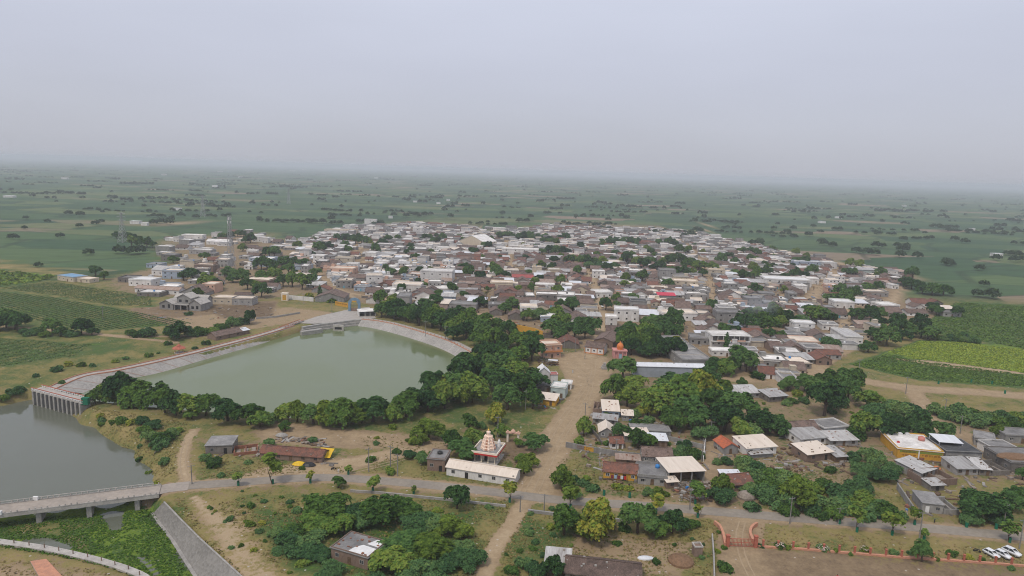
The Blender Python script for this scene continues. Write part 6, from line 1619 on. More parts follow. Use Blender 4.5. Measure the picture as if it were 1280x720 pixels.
# big grove in the middle
for px, py, w, k in [(778, 474, 32, 'dark'), (768, 502, 30, 'broad'), (784, 508, 26, 'yellow'), (795, 488, 34, 'broad'), (815, 500, 38, 'broad'), (830, 492, 34, 'dark'), (842, 484, 36, 'dark'), (866, 486, 44, 'dark'), (882, 483, 30, 'dark'), (825, 520, 46, 'broad'), (850, 518, 44, 'broad'), (875, 508, 42, 'yellow'), (862, 533, 44, 'dark'), (840, 536, 38, 'broad'),
        (890, 520, 44, 'broad'), (905, 540, 46, 'dark'), (920, 528, 42, 'dark'), (895, 500, 34, 'broad'), (903, 496, 26, 'yellow'), (938, 546, 36, 'feather'), (950, 540, 38, 'dark'), (962, 534, 32, 'feather'), (925, 548, 30, 'broad'), (800, 535, 28, 'thicket'), (810, 520, 22, 'yellow'), (790, 520, 20, 'bush'), (893, 466, 30, 'dark'), (918, 465, 36, 'dark'), (932, 465, 26, 'dark'), (905, 468, 28, 'broad'),
        (948, 473, 20, 'bush'), (972, 545, 24, 'dark'), (880, 548, 30, 'feather'), (800, 515, 18, 'bush'), (812, 528, 14, 'bush')]:
    ptree(k, px, py, w, group='trees of the big grove in the middle', hs=random.uniform(.55, .72) if 785 < px < 870 and py < 506 else None)
# right of the grove
for px, py, w, k in [(996, 490, 52, 'big'), (1018, 492, 30, 'dark'), (1035, 485, 30, 'broad'), (1055, 488, 28, 'dark'), (1070, 490, 26, 'broad'), (1030, 520, 40, 'dark'), (1045, 510, 30, 'feather'), (1060, 500, 26, 'dark'), (1085, 512, 32, 'broad'), (1095, 525, 34, 'feather'), (1115, 520, 42, 'feather'), (1128, 545, 60, 'big'), (1105, 548, 36, 'dark'), (1080, 545, 34, 'broad'), (1140, 522, 34, 'feather'), (1148, 545, 30, 'dark'),
        (996, 495, 18, 'bush'), (972, 536, 20, 'dark'), (1068, 548, 26, 'thicket'), (1177, 548, 26, 'dark'), (1247, 545, 18, 'yellow'), (1225, 648, 62, 'big'), (1258, 635, 30, 'dark'), (1245, 655, 30, 'feather'), (1272, 630, 22, 'dark'), (1213, 655, 24, 'feather'), (1100, 600, 34, 'feather'), (1075, 596, 30, 'feather'), (1090, 580, 30, 'feather'), (1065, 575, 24, 'thicket'), (1112, 592, 26, 'feather'), (1038, 590, 16, 'thicket'),
        (900, 626, 36, 'feather'), (902, 618, 26, 'yellow'), (1278, 600, 18, 'dark'), (1205, 420, 10, 'bush')]:
    ptree(k, px, py, w, group='trees among the houses on the road side')
for px, py, w in ((1128, 425, 18), (1140, 420, 30), (1120, 418, 24), (1160, 424, 26), (1108, 432, 26), (1100, 428, 24), (1150, 410, 20), (1170, 394, 16), (1165, 390, 18), (1195, 396, 14), (1085, 440, 18)): ptree('dark', px, py, w, group='trees at the right edge of the village')
# hedge behind the lane on the right, and lines of bushes in the right fields
for i, px in enumerate(range(1176, 1300, 9)): ptree('thicket', px, 520 + (px - 1176) * .08 + random.uniform(-3, 9), random.uniform(22, 34), group='hedge thickets beside the right lane')
for i, px in enumerate(range(1170, 1226, 7)): ptree('thicket', px, 424 + (px - 1170) * .09, random.uniform(12, 16), group='hedge in the right fields')
# left field hedges
for px, py, w, k in [(8, 412, 34, 'dark'), (22, 414, 26, 'dark'), (-6, 414, 26, 'dark')] + [(30 + i * 9, 418 + random.uniform(-2, 3), random.uniform(14, 24), random.choice(('thicket', 'dark', 'broad'))) for i in range(10)] + [(115, 419, 14, 'dark'), (165, 419, 16, 'thicket'), (185, 420, 24, 'thicket'), (170, 421, 14, 'thicket'), (224, 423, 30, 'dark'), (240, 420, 20, 'thicket'), (252, 419, 22, 'thicket'), (265, 417, 20, 'thicket'), (215, 418, 18, 'thicket'), (278, 411, 18, 'thicket'), (290, 408, 20, 'thicket'), (300, 405, 20, 'thicket'), (312, 405, 16, 'dark'), (210, 431, 12, 'bush'),
        (186, 446, 11, 'bush'), (144, 453, 9, 'bush'), (158, 449, 8, 'bush'), (116, 458, 9, 'bush'), (101, 458, 12, 'bush'), (70, 464, 14, 'bush'), (44, 471, 9, 'bush'), (85, 457, 12, 'bush'), (20, 488, 20, 'thicket'), (5, 492, 16, 'thicket'), (244, 436, 8, 'bush'), (258, 431, 12, 'bush'), (236, 394, 10, 'thicket'), (198, 442, 6, 'bush'), (78, 480, 10, 'bush')]:
    ptree(k, px, py, w, group='hedge trees and bushes by the left fields')
# river bank bushes
for px, py, w, k in [(190, 547, 26, 'thicket'), (205, 550, 30, 'thicket'), (215, 545, 22, 'thicket'), (182, 540, 20, 'thicket'), (198, 558, 26, 'thicket'), (192, 536, 22, 'feather'), (222, 540, 16, 'bush'), (152, 528, 16, 'bush'), (164, 530, 14, 'bush'), (178, 530, 18, 'thicket'), (2, 625, 14, 'bush'), (22, 623, 5, 'bush'), (146, 611, 14, 'bush'), (268, 582, 22, 'thicket'), (258, 574, 16, 'bush'), (338, 556, 14, 'bush'), (392, 552, 12, 'bush'), (206, 572, 16, 'thicket'), (128, 520, 12, 'bush')]:
    ptree(k, px, py, w, group='bushes on the river bank')
# roadside young trees in green guards
def guard(px, py, h=1.5, r=.36):
    p = G(px, py); b = MB(); b.lathe([(r, 0), (r * 1.02, h * .5), (r, h), (r - .06, h), (r - .08, .1)], 12); o = b.obj("tree_guard", M['green_net']); o.location = (p.x, p.y, gz(p.x, p.y)); auto(o, 'guard', 'green net tree guard by the road', p, 'tree guard', 'green tree guards along the road')
for px, py, w, k in [(298, 607, 13, 'sapling'), (341, 605, 24, 'sapling'), (388, 604, 11, 'sapling'), (423, 610, 18, 'broad'), (435.5, 593, 10, 'sapling'), (466, 615, 17, 'sapling'), (517, 617, 7, 'sapling'), (571, 636, 30, 'dark'), (637, 628, 18, 'sapling'), (713, 636, 20, 'sapling'), (820, 642, 18, 'sapling'), (869, 630, 22, 'sapling'), (872, 647, 12, 'sapling'), (1071, 665, 22, 'sapling'), (1115, 669, 22, 'sapling'), (1155, 674, 11, 'sapling'), (1262, 678, 20, 'sapling'), (1049, 655, 9, 'sapling'), (1143, 656, 14, 'sapling'), (703, 614, 26, 'yellow'), (716, 622, 20, 'feather'), (708, 608, 20, 'broad'), (822, 622, 16, 'yellow')]:
    ptree(k, px, py, w, group='young trees along the road'); 
    if k == 'sapling': guard(px, py)
for px, py in ((755, 619), (787, 622), (1055, 644), (1099, 648), (967, 637), (1208, 659), (1245, 661), (1214, 478), (1240, 480), (1173, 480), (1256, 492)): guard(px, py, 1.6, .42)
# foreground trees
for px, py, w, k in [(705, 668, 34, 'broad'), (722, 664, 30, 'yellow'), (745, 676, 44, 'yellow'), (733, 672, 30, 'yellow'), (740, 650, 20, 'dark'), (757, 660, 22, 'yellow'), (797, 666, 42, 'dark'), (813, 662, 26, 'dark'), (840, 666, 34, 'dark'), (828, 670, 26, 'broad'), (780, 662, 18, 'bush'), (866, 658, 20, 'thicket'), (855, 662, 14, 'bush'), (690, 660, 14, 'bush'), (820, 704, 13, 'bush'), (905, 712, 20, 'bush'), (897, 690, 9, 'bush'), (878, 698, 8, 'bush'),
        (655, 706, 26, 'thicket'), (672, 716, 30, 'thicket'), (690, 724, 28, 'dark'), (640, 716, 20, 'bush'), (740, 728, 14, 'bush'), (775, 728, 22, 'yellow'), (650, 690, 10, 'bush'), (668, 679, 12, 'bush'), (985, 686, 10, 'bush'), (1152, 702, 24, 'dark'), (1137, 692, 8, 'bush'), (1212, 700, 14, 'bush'), (1172, 701, 7, 'bush'), (1190, 694, 16, 'bush'), (1265, 712, 10, 'bush'), (1228, 700, 9, 'bush'), (1118, 693, 12, 'bush'), (1046, 690, 9, 'bush'), (1063, 694, 7, 'bush'), (995, 685, 8, 'bush'), (905, 686, 9, 'bush'), (951, 683, 9, 'bush')]:
    ptree(k, px, py, w, group='trees and bushes in the foreground')
# flowering bushes on the plinth: the flowers are part of the bush
for px, py, w in ((975, 685, 15), (1029, 688, 16), (1080, 689, 13)):
    o = ptree('bush', px, py, w, label={975: "white flowering bush nearest the red gate", 1029: "larger white flowering bush on the salmon plinth", 1080: "white flowering bush in the middle of the plinth"}[px])
    rng = np.random.default_rng(px); d = unit(rng.normal(size=(60, 3))); d[:, 2] = abs(d[:, 2]); c = d * np.array([1.75, 1.75, 1.0]) + np.array([0, 0, .9]); s = np.full(60, .13)
    link("blossoms", quads_mesh("blossoms", c, d, unit(np.cross(d, rng.normal(size=(60, 3)))), s, s, M['flower']), o)
# thickets: bottom centre and lower right
CT = [(385, 640), (440, 630), (520, 636), (575, 645), (592, 690), (600, 712), (560, 735), (480, 740), (452, 716), (470, 690), (440, 670), (405, 680), (400, 705), (375, 700), (345, 685), (350, 660)]
random.seed(33)
for px, py, w, k in [(395, 648, 46, 'broad'), (420, 644, 42, 'broad'), (440, 650, 40, 'feather'), (455, 655, 44, 'feather'), (480, 652, 52, 'broad'), (505, 648, 40, 'broad'), (520, 662, 46, 'feather'), (545, 660, 44, 'feather'), (560, 668, 34, 'yellow'), (500, 690, 60, 'big'), (490, 704, 40, 'dark'), (535, 700, 56, 'yellow'), (560, 705, 46, 'feather'), (585, 708, 44, 'feather'), (490, 716, 48, 'broad'), (520, 722, 46, 'feather'), (370, 668, 40, 'thicket'), (358, 676, 36, 'thicket'), (385, 676, 44, 'thicket'), (375, 690, 40, 'thicket'), (398, 696, 40, 'feather'), (410, 722, 38, 'feather'), (395, 662, 44, 'broad'), (430, 668, 36, 'broad'), (412, 660, 30, 'thicket'), (575, 690, 36, 'thicket'), (462, 735, 40, 'feather'), (545, 735, 44, 'feather'), (445, 728, 26, 'thicket'), (350, 690, 20, 'thicket'), (580, 672, 24, 'yellow'), (345, 668, 22, 'thicket'), (380, 706, 18, 'bush'), (548, 640, 16, 'bush'), (370, 640, 16, 'bush'), (395, 630, 12, 'bush'), (362, 628, 10, 'bush')]:
    ptree(k, px, py, w, group='thicket around the brick house in the foreground', hs=random.uniform(.55, .92))
for px, py, w, k in [(935, 588, 34, 'thicket'), (950, 592, 36, 'thicket'), (965, 600, 40, 'thicket'), (945, 604, 34, 'thicket'), (980, 606, 38, 'thicket'), (960, 614, 36, 'thicket'), (996, 612, 34, 'thicket'), (1015, 616, 30, 'thicket'), (1030, 612, 26, 'thicket'), (950, 625, 36, 'thicket'), (970, 632, 40, 'thicket'), (995, 636, 36, 'yellow'), (1015, 638, 36, 'thicket'), (1035, 632, 40, 'thicket'), (1055, 628, 44, 'thicket'), (1072, 632, 46, 'thicket'), (1090, 640, 44, 'thicket'), (1105, 646, 38, 'thicket'), (1075, 614, 36, 'thicket'), (1060, 640, 36, 'thicket'), (1120, 648, 26, 'thicket'), (1042, 645, 28, 'thicket'), (932, 614, 26, 'thicket'), (985, 642, 26, 'thicket'), (940, 636, 20, 'bush'), (1025, 648, 18, 'bush'), (910, 580, 18, 'thicket'), (897, 580, 14, 'thicket'), (925, 604, 20, 'thicket'), (1082, 650, 22, 'bush'),
        (850, 570, 24, 'thicket'), (868, 572, 26, 'thicket'), (856, 560, 18, 'thicket'), (798, 560, 26, 'broad'), (812, 560, 18, 'broad'), (806, 556, 20, 'feather'), (758, 556, 12, 'bush'), (748, 555, 8, 'bush'), (775, 547, 24, 'dark'), (760, 525, 14, 'broad'), (730, 545, 22, 'broad'), (738, 540, 16, 'bush'), (725, 555, 18, 'bush'), (815, 604, 10, 'bush'), (790, 575, 10, 'bush'), (866, 556, 9, 'bush'), (835, 556, 8, 'bush'), (770, 610, 16, 'bush'), (785, 612, 14, 'bush'), (810, 620, 18, 'thicket'), (830, 620, 14, 'bush'), (740, 612, 18, 'bush'), (728, 606, 16, 'bush'), (700, 600, 16, 'bush'), (718, 600, 14, 'bush'), (734, 600, 12, 'bush')]:
    ptree(k, px, py, w, group='thickets above the road')
random.seed(40)
scatter([(225, 630), (330, 615), (340, 690), (420, 720), (330, 735), (270, 680)], 11, ['bush'], 1.2, 3.0, 'bushes in the foreground scrub', 1)
scatter([(290, 612), (430, 616), (380, 640), (345, 665), (335, 700), (300, 690), (250, 640)], 6.5, ['bush', 'thicket', 'bush'], .9, 2.6, 'bushes in the foreground scrub', .6)
scatter([(640, 650), (720, 668), (690, 700), (620, 700)], 8, ['bush', 'thicket'], .9, 2.6, 'bushes in the foreground scrub', .6)
scatter([(820, 672), (900, 660), (892, 720), (830, 720)], 8, ['bush', 'bush', 'thicket'], .8, 2.2, 'bushes in the foreground scrub', .8)
scatter([(600, 628), (900, 650), (880, 690), (640, 690)], 13, ['bush'], 1.2, 3.2, 'bushes in the foreground scrub', 1.5)
scatter([(440, 536), (650, 530), (600, 600), (470, 600)], 11, ['bush', 'bush', 'thicket'], 1.5, 4.5, 'bushes around the white shed', 1.5)
scatter([(255, 575), (420, 586), (410, 594), (255, 600)], 11, ['bush'], 1.5, 3.2, 'bushes below the tiled longhouse', 1)
scatter([(110, 512), (190, 526), (215, 580), (200, 600), (150, 545)], 9, ['bush'], 1.5, 3.6, 'bushes on the river bank', 1)
scatter([(900, 480), (985, 480), (1000, 505), (990, 535), (940, 515)], 12, ['bush', 'thicket', 'broad', 'bush'], 2, 6.5, 'bushes around the tin houses', 1.5)
scatter([(1000, 500), (1060, 500), (1080, 530), (1040, 530)], 12, ['bush', 'thicket'], 2, 5.5, 'bushes around the tin houses', 1.5)
scatter([(880, 452), (960, 470), (990, 470), (990, 478), (890, 470)], 13, ['bush', 'broad'], 2, 6, 'bushes around the tin houses', 1.5)
scatter([(1160, 505), (1290, 512), (1290, 530), (1180, 530)], 12, ['bush', 'thicket'], 2, 5, 'bushes beside the right lane', 1)
# ------------------------------------------------------------------ village
random.seed(77)
# streets and yards keep houses off; so do the groves and named buildings already in OCC
STREETW = [([(p.x, p.y) for p in smooth(gpoly(s), 4)], w) for s, w in STREETS]
SQ = gpoly(SQUARE)
NOGO = [gpoly(p) for p in ([(562, 400), (672, 398), (690, 432), (700, 520), (560, 520), (540, 415)], [(770, 400), (865, 392), (868, 446), (860, 475), (780, 475), (765, 440)], [(1050, 440), (1300, 440), (1300, 500), (1050, 470)], [(340, 360), (430, 372), (475, 380), (600, 400), (560, 440), (340, 440)])]
def blocked(x, y, r):
    X, Y = np.array([x]), np.array([y])
    for s, w in STREETW:
        if seg_dist(X, Y, s)[0] < w / 2 + r * .85: return True
    if sdist(X, Y, SQ)[0] > -r: return True
    for p in NOGO:
        if inside(X, Y, p)[0]: return True
    return occupied(x, y, r)
def vhouse(px, py, wpx, d, h, style, wall, roof, rot=0, **k):
    """a village house whose front wall's middle stands at the pixel"""
    p = G(px, py); w = wpx / scale_at(p)
    return house({'flat': 'flat_roof_house', 'mono': 'tin_house', 'gable': 'tiled_house', 'gablefront': 'tiled_house', 'open': 'open_shed', 'ruin': 'roofless_house'}[style], (p.x, p.y, 0), math.radians(rot), w, d, h, style, wall, roof, **k)
NOTABLE = [  # px, py of the front wall's foot, width in px, depth, height, style, wall, roof, turn, label
    (463, 281, 15, 8, 9, 'flat', 'wall_white', 'white', 0, "white cube shaped house at the far edge of the village"),
    (522, 293, 12, 9, 10, 'flat', 'wall_white', 'roof_white', 0, "tall white house with a white rooftop canopy at the far edge"),
    (425, 291, 40, 12, 4, 'flat', 'wall_cream', 'roof_beige', -4, "long cream temple hall with a small golden spire at the far edge"),
    (613, 308, 28, 40, 6, 'gable', 'wall_cream', 'roof_white', 58, "long pale warehouse with light grey pitched roof at the far edge"),
    (650, 318, 46, 14, 6, 'flat', 'wall_white', 'roof_white', -3, "wide white two level house beside the far warehouse"),
    (627, 361, 28, 12, 5, 'flat', 'wall_cream', 'roof_beige', 0, "pale yellow house with beige roof in mid village"),
    (653, 353, 26, 10, 4.5, 'gable', 'wall_white', 'roof_brightred', -3, "long house with a bright red roof in mid village"),
    (657, 362, 18, 9, 4, 'gable', 'wall_brick', 'roof_tile', 0, "brick red house with dark tile roof just before the bright red roof"),
    (681, 361, 24, 7, 3.5, 'flat', 'wall_white', 'roof_white', -2, "long white walled house right of the bright red roof"),
    (834, 351, 20, 13, 10, 'flat', 'wall_grey', 'roof_grey', -3, "tall grey unplastered block house in mid village"),
    (857, 360, 30, 12, 6, 'flat', 'wall_cream', 'roof_beige', -4, "cream two level house beside the tall grey block"),
    (896, 345, 20, 10, 6, 'flat', 'wall_cream', 'roof_beige', -3, "pale yellow house with a flat roof before the far white rows"),
    (833, 376, 22, 9, 4.4, 'mono', 'wall_grey', 'roof_magenta', -3, "house with a long pink red sheet roof"),
    (783, 402, 30, 11, 8, 'flat', 'wall_white', 'white', -5, "big white two window house in mid village"),
    (764, 408, 14, 9, 6, 'flat', 'wall_white', 'roof_white', -5, "white narrow house with a black doorway by the lane"),
    (755, 372, 22, 14, 4, 'flat', 'wall_white', 'roof_white', 12, "white paved courtyard house beside the lane tree"),
    (545, 352, 40, 16, 9, 'flat', 'wall_white', 'roof_white', -4, "largest white plastered house with a blank side wall"),
    (468, 358, 20, 12, 9, 'flat', 'wall_white', 'roof_beige', 10, "white tower like house at the left front of the village"),
    (508, 364, 36, 14, 5, 'flat', 'wall_white', 'roof_beige', -2, "wide beige roofed house before the largest white house"),
    (425, 344, 34, 14, 6, 'flat', 'wall_pink', 'roof_beige', -6, "house with red painted railings and beige roof at the left side"),
    (445, 353, 22, 12, 4, 'gable', 'wall_grey', 'roof_tile', -6, "brown hipped roof house before the red railed one"),
    (560, 377, 18, 9, 4, 'mono', 'wall_blue', 'roof_tin', 0, "pale blue walled tin house behind the pond trees"),
    (578, 388, 34, 12, 4, 'flat', 'wall_grey', 'roof_grey', -4, "grey parapet building right behind the pond trees"),
    (570, 346, 16, 9, 4, 'mono', 'wall_brick', 'roof_bluewhite', 0, "bluish white sheet roofed house in mid village"),
    (1010, 334, 34, 12, 6, 'flat', 'wall_blue', 'roof_white', -2, "long white house with a dark blue front at the far right"),
    (985, 358, 56, 22, 6, 'flat', 'wall_white', 'white', -6, "largest white complex in the right of the village"),
    (1012, 355, 22, 12, 5, 'flat', 'wall_white', 'roof_white', -8, "white walled house beside the slanting street"),
    (1080, 343, 28, 12, 5, 'mono', 'wall_mint', 'roof_tin', -4, "greenish fronted shed at the far right edge"),
    (1055, 386, 24, 14, 5, 'flat', 'wall_white', 'white', -6, "white ornate house above the road bend"),
    (1113, 390, 24, 14, 5, 'flat', 'wall_white', 'roof_white', 8, "white stepped house beside the reddish lane"),
    (1097, 371, 28, 16, 4, 'flat', 'wall_grey', 'roof_beige', 6, "beige roofed house with an orange corner at the right edge"),
    (908, 398, 22, 11, 7.5, 'flat', 'wall_white', 'roof_grey', -3, "white house with a red cloth on its balcony"),
    (930, 412, 20, 10, 5, 'flat', 'wall_white', 'roof_white', -3, "white house behind the verandah building"),
    (850, 401, 44, 14, 5, 'flat', 'wall_white', 'roof_beige', 6, "wide beige roofed house behind the grove"),
    (880, 393, 18, 9, 4, 'gable', 'wall_brick', 'roof_tile', 0, "brown tiled house beside the white red clothed house"),
    (798, 386, 20, 10, 5.5, 'flat', 'wall_grey', 'roof_black', -4, "dark open fronted house with black roof in mid village"),
    (870, 377, 24, 9, 6, 'flat', 'wall_grey', 'roof_white', -3, "grey two storey house with white top right of the pink red roof"),
    (255, 341, 24, 10, 7, 'flat', 'wall_brick', 'roof_beige', -3, "brown two storey house with red balcony near the telecom tower"),
    (204, 345, 34, 14, 5, 'gable', 'wall_white', 'roof_tin', -14, "long white hall with grey roof in the left hamlet"),
    (175, 358, 30, 14, 5, 'flat', 'wall_white', 'white', -6, "white house at the front of the left hamlet"),
    (196, 367, 60, 8, 3.4, 'gable', 'wall_white', 'roof_rust', -8, "long low reddish roofed barn behind the unfinished villa"),
    (240, 299, 26, 12, 5, 'flat', 'wall_white', 'roof_white', 0, "white house at the back of the left hamlet"),
    (272, 306, 28, 12, 4, 'gable', 'wall_white', 'roof_white', 0, "long white roofed shed behind the telecom tower"),
    (250, 318, 28, 12, 4.5, 'flat', 'wall_grey', 'roof_white', -3, "grey house with white flat roof left of the tower"),
    (320, 357, 34, 16, 4.5, 'flat', 'wall_brick', 'roof_beige', -8, "pink beige long roofed house before the tower"),
    (370, 350, 26, 12, 4, 'flat', 'wall_white', 'roof_beige', -3, "white house with wide beige roof by the pond road"),
    (1085, 404, 26, 12, 4, 'gable', 'wall_stone', 'roof_tile', -4, "dark ruined house beyond the bend"),
    (1190, 396, 22, 9, 3, 'flat', 'wall_grey', 'roof_grey', -3, "grey long house alone at the right fields"),
]
for n_ in NOTABLE:
    px, py, w, d, h, st, wa, ro, rot, lab = n_
    r = vhouse(px, py, w, d, h, st, wa, ro, rot, label=lab, wins=max(1, round(w / 11)), swins=1, door='wood' if h < 6 else None, storeys=2 if h > 5.5 else 1, detail=1, head=random.random() < .4, par=.7, rise=d * .2 if st == 'gable' else None)
    if 'bright red roof in' in lab: landmark("bright red roof", r.location)
    if 'tall grey unplastered' in lab: landmark("tall grey block house", r.location)
    if 'largest white plastered' in lab: landmark("largest white plastered house", r.location)
    if 'cube shaped' in lab: landmark("far white cube house", r.location)
    if 'pink red sheet' in lab: landmark("pink red sheet roof", r.location)
    if 'largest white complex' in lab: landmark("largest white complex", r.location)
    if 'warehouse' in lab: landmark("far pale warehouse", r.location)
    if 'front of the left hamlet' in lab: landmark("front hamlet house", r.location)
    if 'dark blue front' in lab: landmark("dark blue fronted house", r.location)
    if 'ornate' in lab: landmark("white ornate house", r.location)
    if 'two window house in mid' in lab: landmark("two window white house", r.location)
    if 'reddish lane' in lab: landmark("white stepped house", r.location)
# village trees
for px, py, w, k in [(600, 350, 16, 'dark'), (627, 349, 18, 'dark'), (580, 338, 14, 'dark'), (610, 312, 10, 'dark'), (592, 318, 12, 'dark'), (545, 380, 16, 'dark'), (548, 372, 12, 'broad'), (586, 347, 14, 'broad'), (565, 366, 14, 'broad'), (608, 380, 16, 'palm'), (600, 384, 16, 'dark'), (640, 384, 14, 'dark'), (690, 318, 30, 'dark'), (725, 330, 30, 'dark'), (735, 332, 26, 'dark'), (712, 330, 16, 'broad'), (745, 336, 24, 'feather'), (760, 336, 24, 'feather'), (778, 306, 34, 'dark'), (790, 304, 22, 'dark'), (783, 330, 14, 'dark'), (800, 332, 18, 'broad'), (826, 332, 30, 'dark'), (815, 338, 24, 'broad'), (850, 330, 26, 'broad'), (865, 336, 26, 'dark'), (880, 338, 24, 'broad'), (845, 344, 24, 'dark'), (872, 345, 20, 'broad'), (855, 318, 18, 'broad'), (901, 330, 12, 'dark'), (950, 345, 20, 'broad'), (930, 350, 14, 'broad'), (935, 412, 30, 'dark'), (955, 415, 26, 'dark'), (945, 402, 40, 'dark'), (965, 408, 30, 'broad'), (972, 400, 26, 'yellow'), (990, 408, 24, 'dark'), (1008, 405, 24, 'feather'), (1025, 402, 20, 'dark'), (1012, 392, 16, 'dark'), (1060, 374, 20, 'dark'), (1055, 380, 18, 'dark'), (1085, 366, 16, 'dark'), (1078, 402, 26, 'dark'), (1090, 398, 24, 'dark'), (962, 423, 18, 'dark'), (975, 424, 14, 'broad'), (908, 437, 6, 'cypress'), (905, 420, 14, 'dark'), (918, 420, 12, 'dark'), (1002, 350, 16, 'dark'), (1015, 345, 14, 'dark'), (685, 305, 16, 'dark'), (702, 300, 14, 'dark'), (660, 300, 26, 'dark'), (645, 298, 26, 'dark'), (672, 300, 24, 'dark'), (630, 297, 20, 'dark'), (535, 300, 14, 'dark'), (545, 305, 12, 'dark'), (440, 300, 22, 'broad'), (430, 302, 22, 'dark'), (452, 305, 20, 'dark'), (405, 312, 14, 'dark'), (398, 315, 14, 'dark'), (378, 334, 14, 'dark'), (362, 332, 20, 'dark'), (345, 335, 26, 'dark'), (330, 338, 22, 'dark'), (340, 322, 22, 'dark'), (352, 344, 24, 'dark'), (336, 352, 22, 'broad'), (362, 358, 20, 'broad'), (378, 362, 18, 'broad'), (290, 348, 26, 'dark'), (300, 352, 20, 'dark'), (317, 362, 20, 'broad'), (327, 372, 18, 'dark'), (262, 362, 22, 'dark'), (230, 352, 22, 'dark'), (400, 372, 5, 'cypress'), (385, 374, 14, 'bush'), (165, 302, 20, 'dark'), (146, 298, 10, 'dark'), (170, 308, 16, 'broad'), (185, 310, 14, 'dark'), (296, 296, 18, 'dark'), (283, 300, 14, 'dark'), (310, 304, 14, 'dark'), (120, 345, 14, 'dark'), (130, 350, 12, 'broad'), (217, 329, 12, 'broad'), (470, 318, 12, 'dark'), (478, 308, 12, 'dark'), (1130, 358, 18, 'dark'), (1145, 362, 22, 'dark'), (1140, 350, 14, 'dark'), (1160, 368, 24, 'dark'), (1175, 370, 20, 'dark'), (1100, 345, 12, 'dark'), (1058, 345, 12, 'dark'), (1070, 335, 16, 'broad'), (1003, 332, 20, 'dark'), (840, 308, 12, 'broad'), (476, 380, 18, 'broad'), (492, 380, 14, 'broad'), (415, 378, 12, 'bush'), (395, 345, 14, 'dark'), (390, 356, 12, 'dark'), (770, 378, 10, 'broad'), (722, 344, 12, 'broad'), (740, 375, 8, 'bush'), (675, 352, 10, 'dark'), (660, 344, 10, 'broad'), (700, 356, 12, 'broad'), (664, 366, 10, 'broad'), (824, 392, 10, 'dark'), (888, 390, 16, 'dark'), (893, 386, 12, 'broad')]:
    ptree(k, px, py, w * 1.1, group='trees among the village houses')
NV = {'flat': 0, 'mono': 0, 'gable': 0}
VP, WP, EP, RP = gpoly(VILLAGE), gpoly(WEST), gpoly(EAST_END), gpoly([(965, 425), (1045, 425), (1038, 442), (1000, 472), (965, 470), (880, 462), (885, 440)])
cells = []
ux, uy = (math.cos(-.07), math.sin(-.07)), (math.sin(.07), math.cos(.07))
sp = 11.4
for i in range(-60, 75):
    for j in range(25, 115):
        x = (i + (j % 2) * .4) * sp * ux[0] + j * sp * .98 * uy[0] + random.uniform(-2.4, 2.4); y = i * sp * ux[1] + j * sp * .98 * uy[1] + random.uniform(-2.0, 2.0)
        cells.append((x, y))
cells.sort(key=lambda c: c[1])
REST = MB(); REST_M = ['wall_white', 'wall_grey', 'wall_brick', 'roof_white', 'roof_beige', 'roof_grey', 'roof_tile', 'roof_tin', 'roof_red', 'dark']
CAP = {'flat': 285, 'gable': 285, 'mono': 150}
COLN = {'roof_white': 'white', 'roof_beige': 'beige', 'roof_grey': 'grey', 'roof_tile': 'dark brown', 'roof_tin': 'grey', 'roof_red': 'reddish', 'roof_pale': 'cream', 'roof_rust': 'rusty', 'roof_bluewhite': 'bluish white', 'white': 'bright white'}
WALN = {'wall_white': 'white', 'wall_grey': 'grey', 'wall_brick': 'brown', 'wall_cream': 'cream', 'wall_pink': 'pink', 'wall_blue': 'pale blue', 'wall_stone': 'dark stone', 'wall_mint': 'mint'}
nh = 0
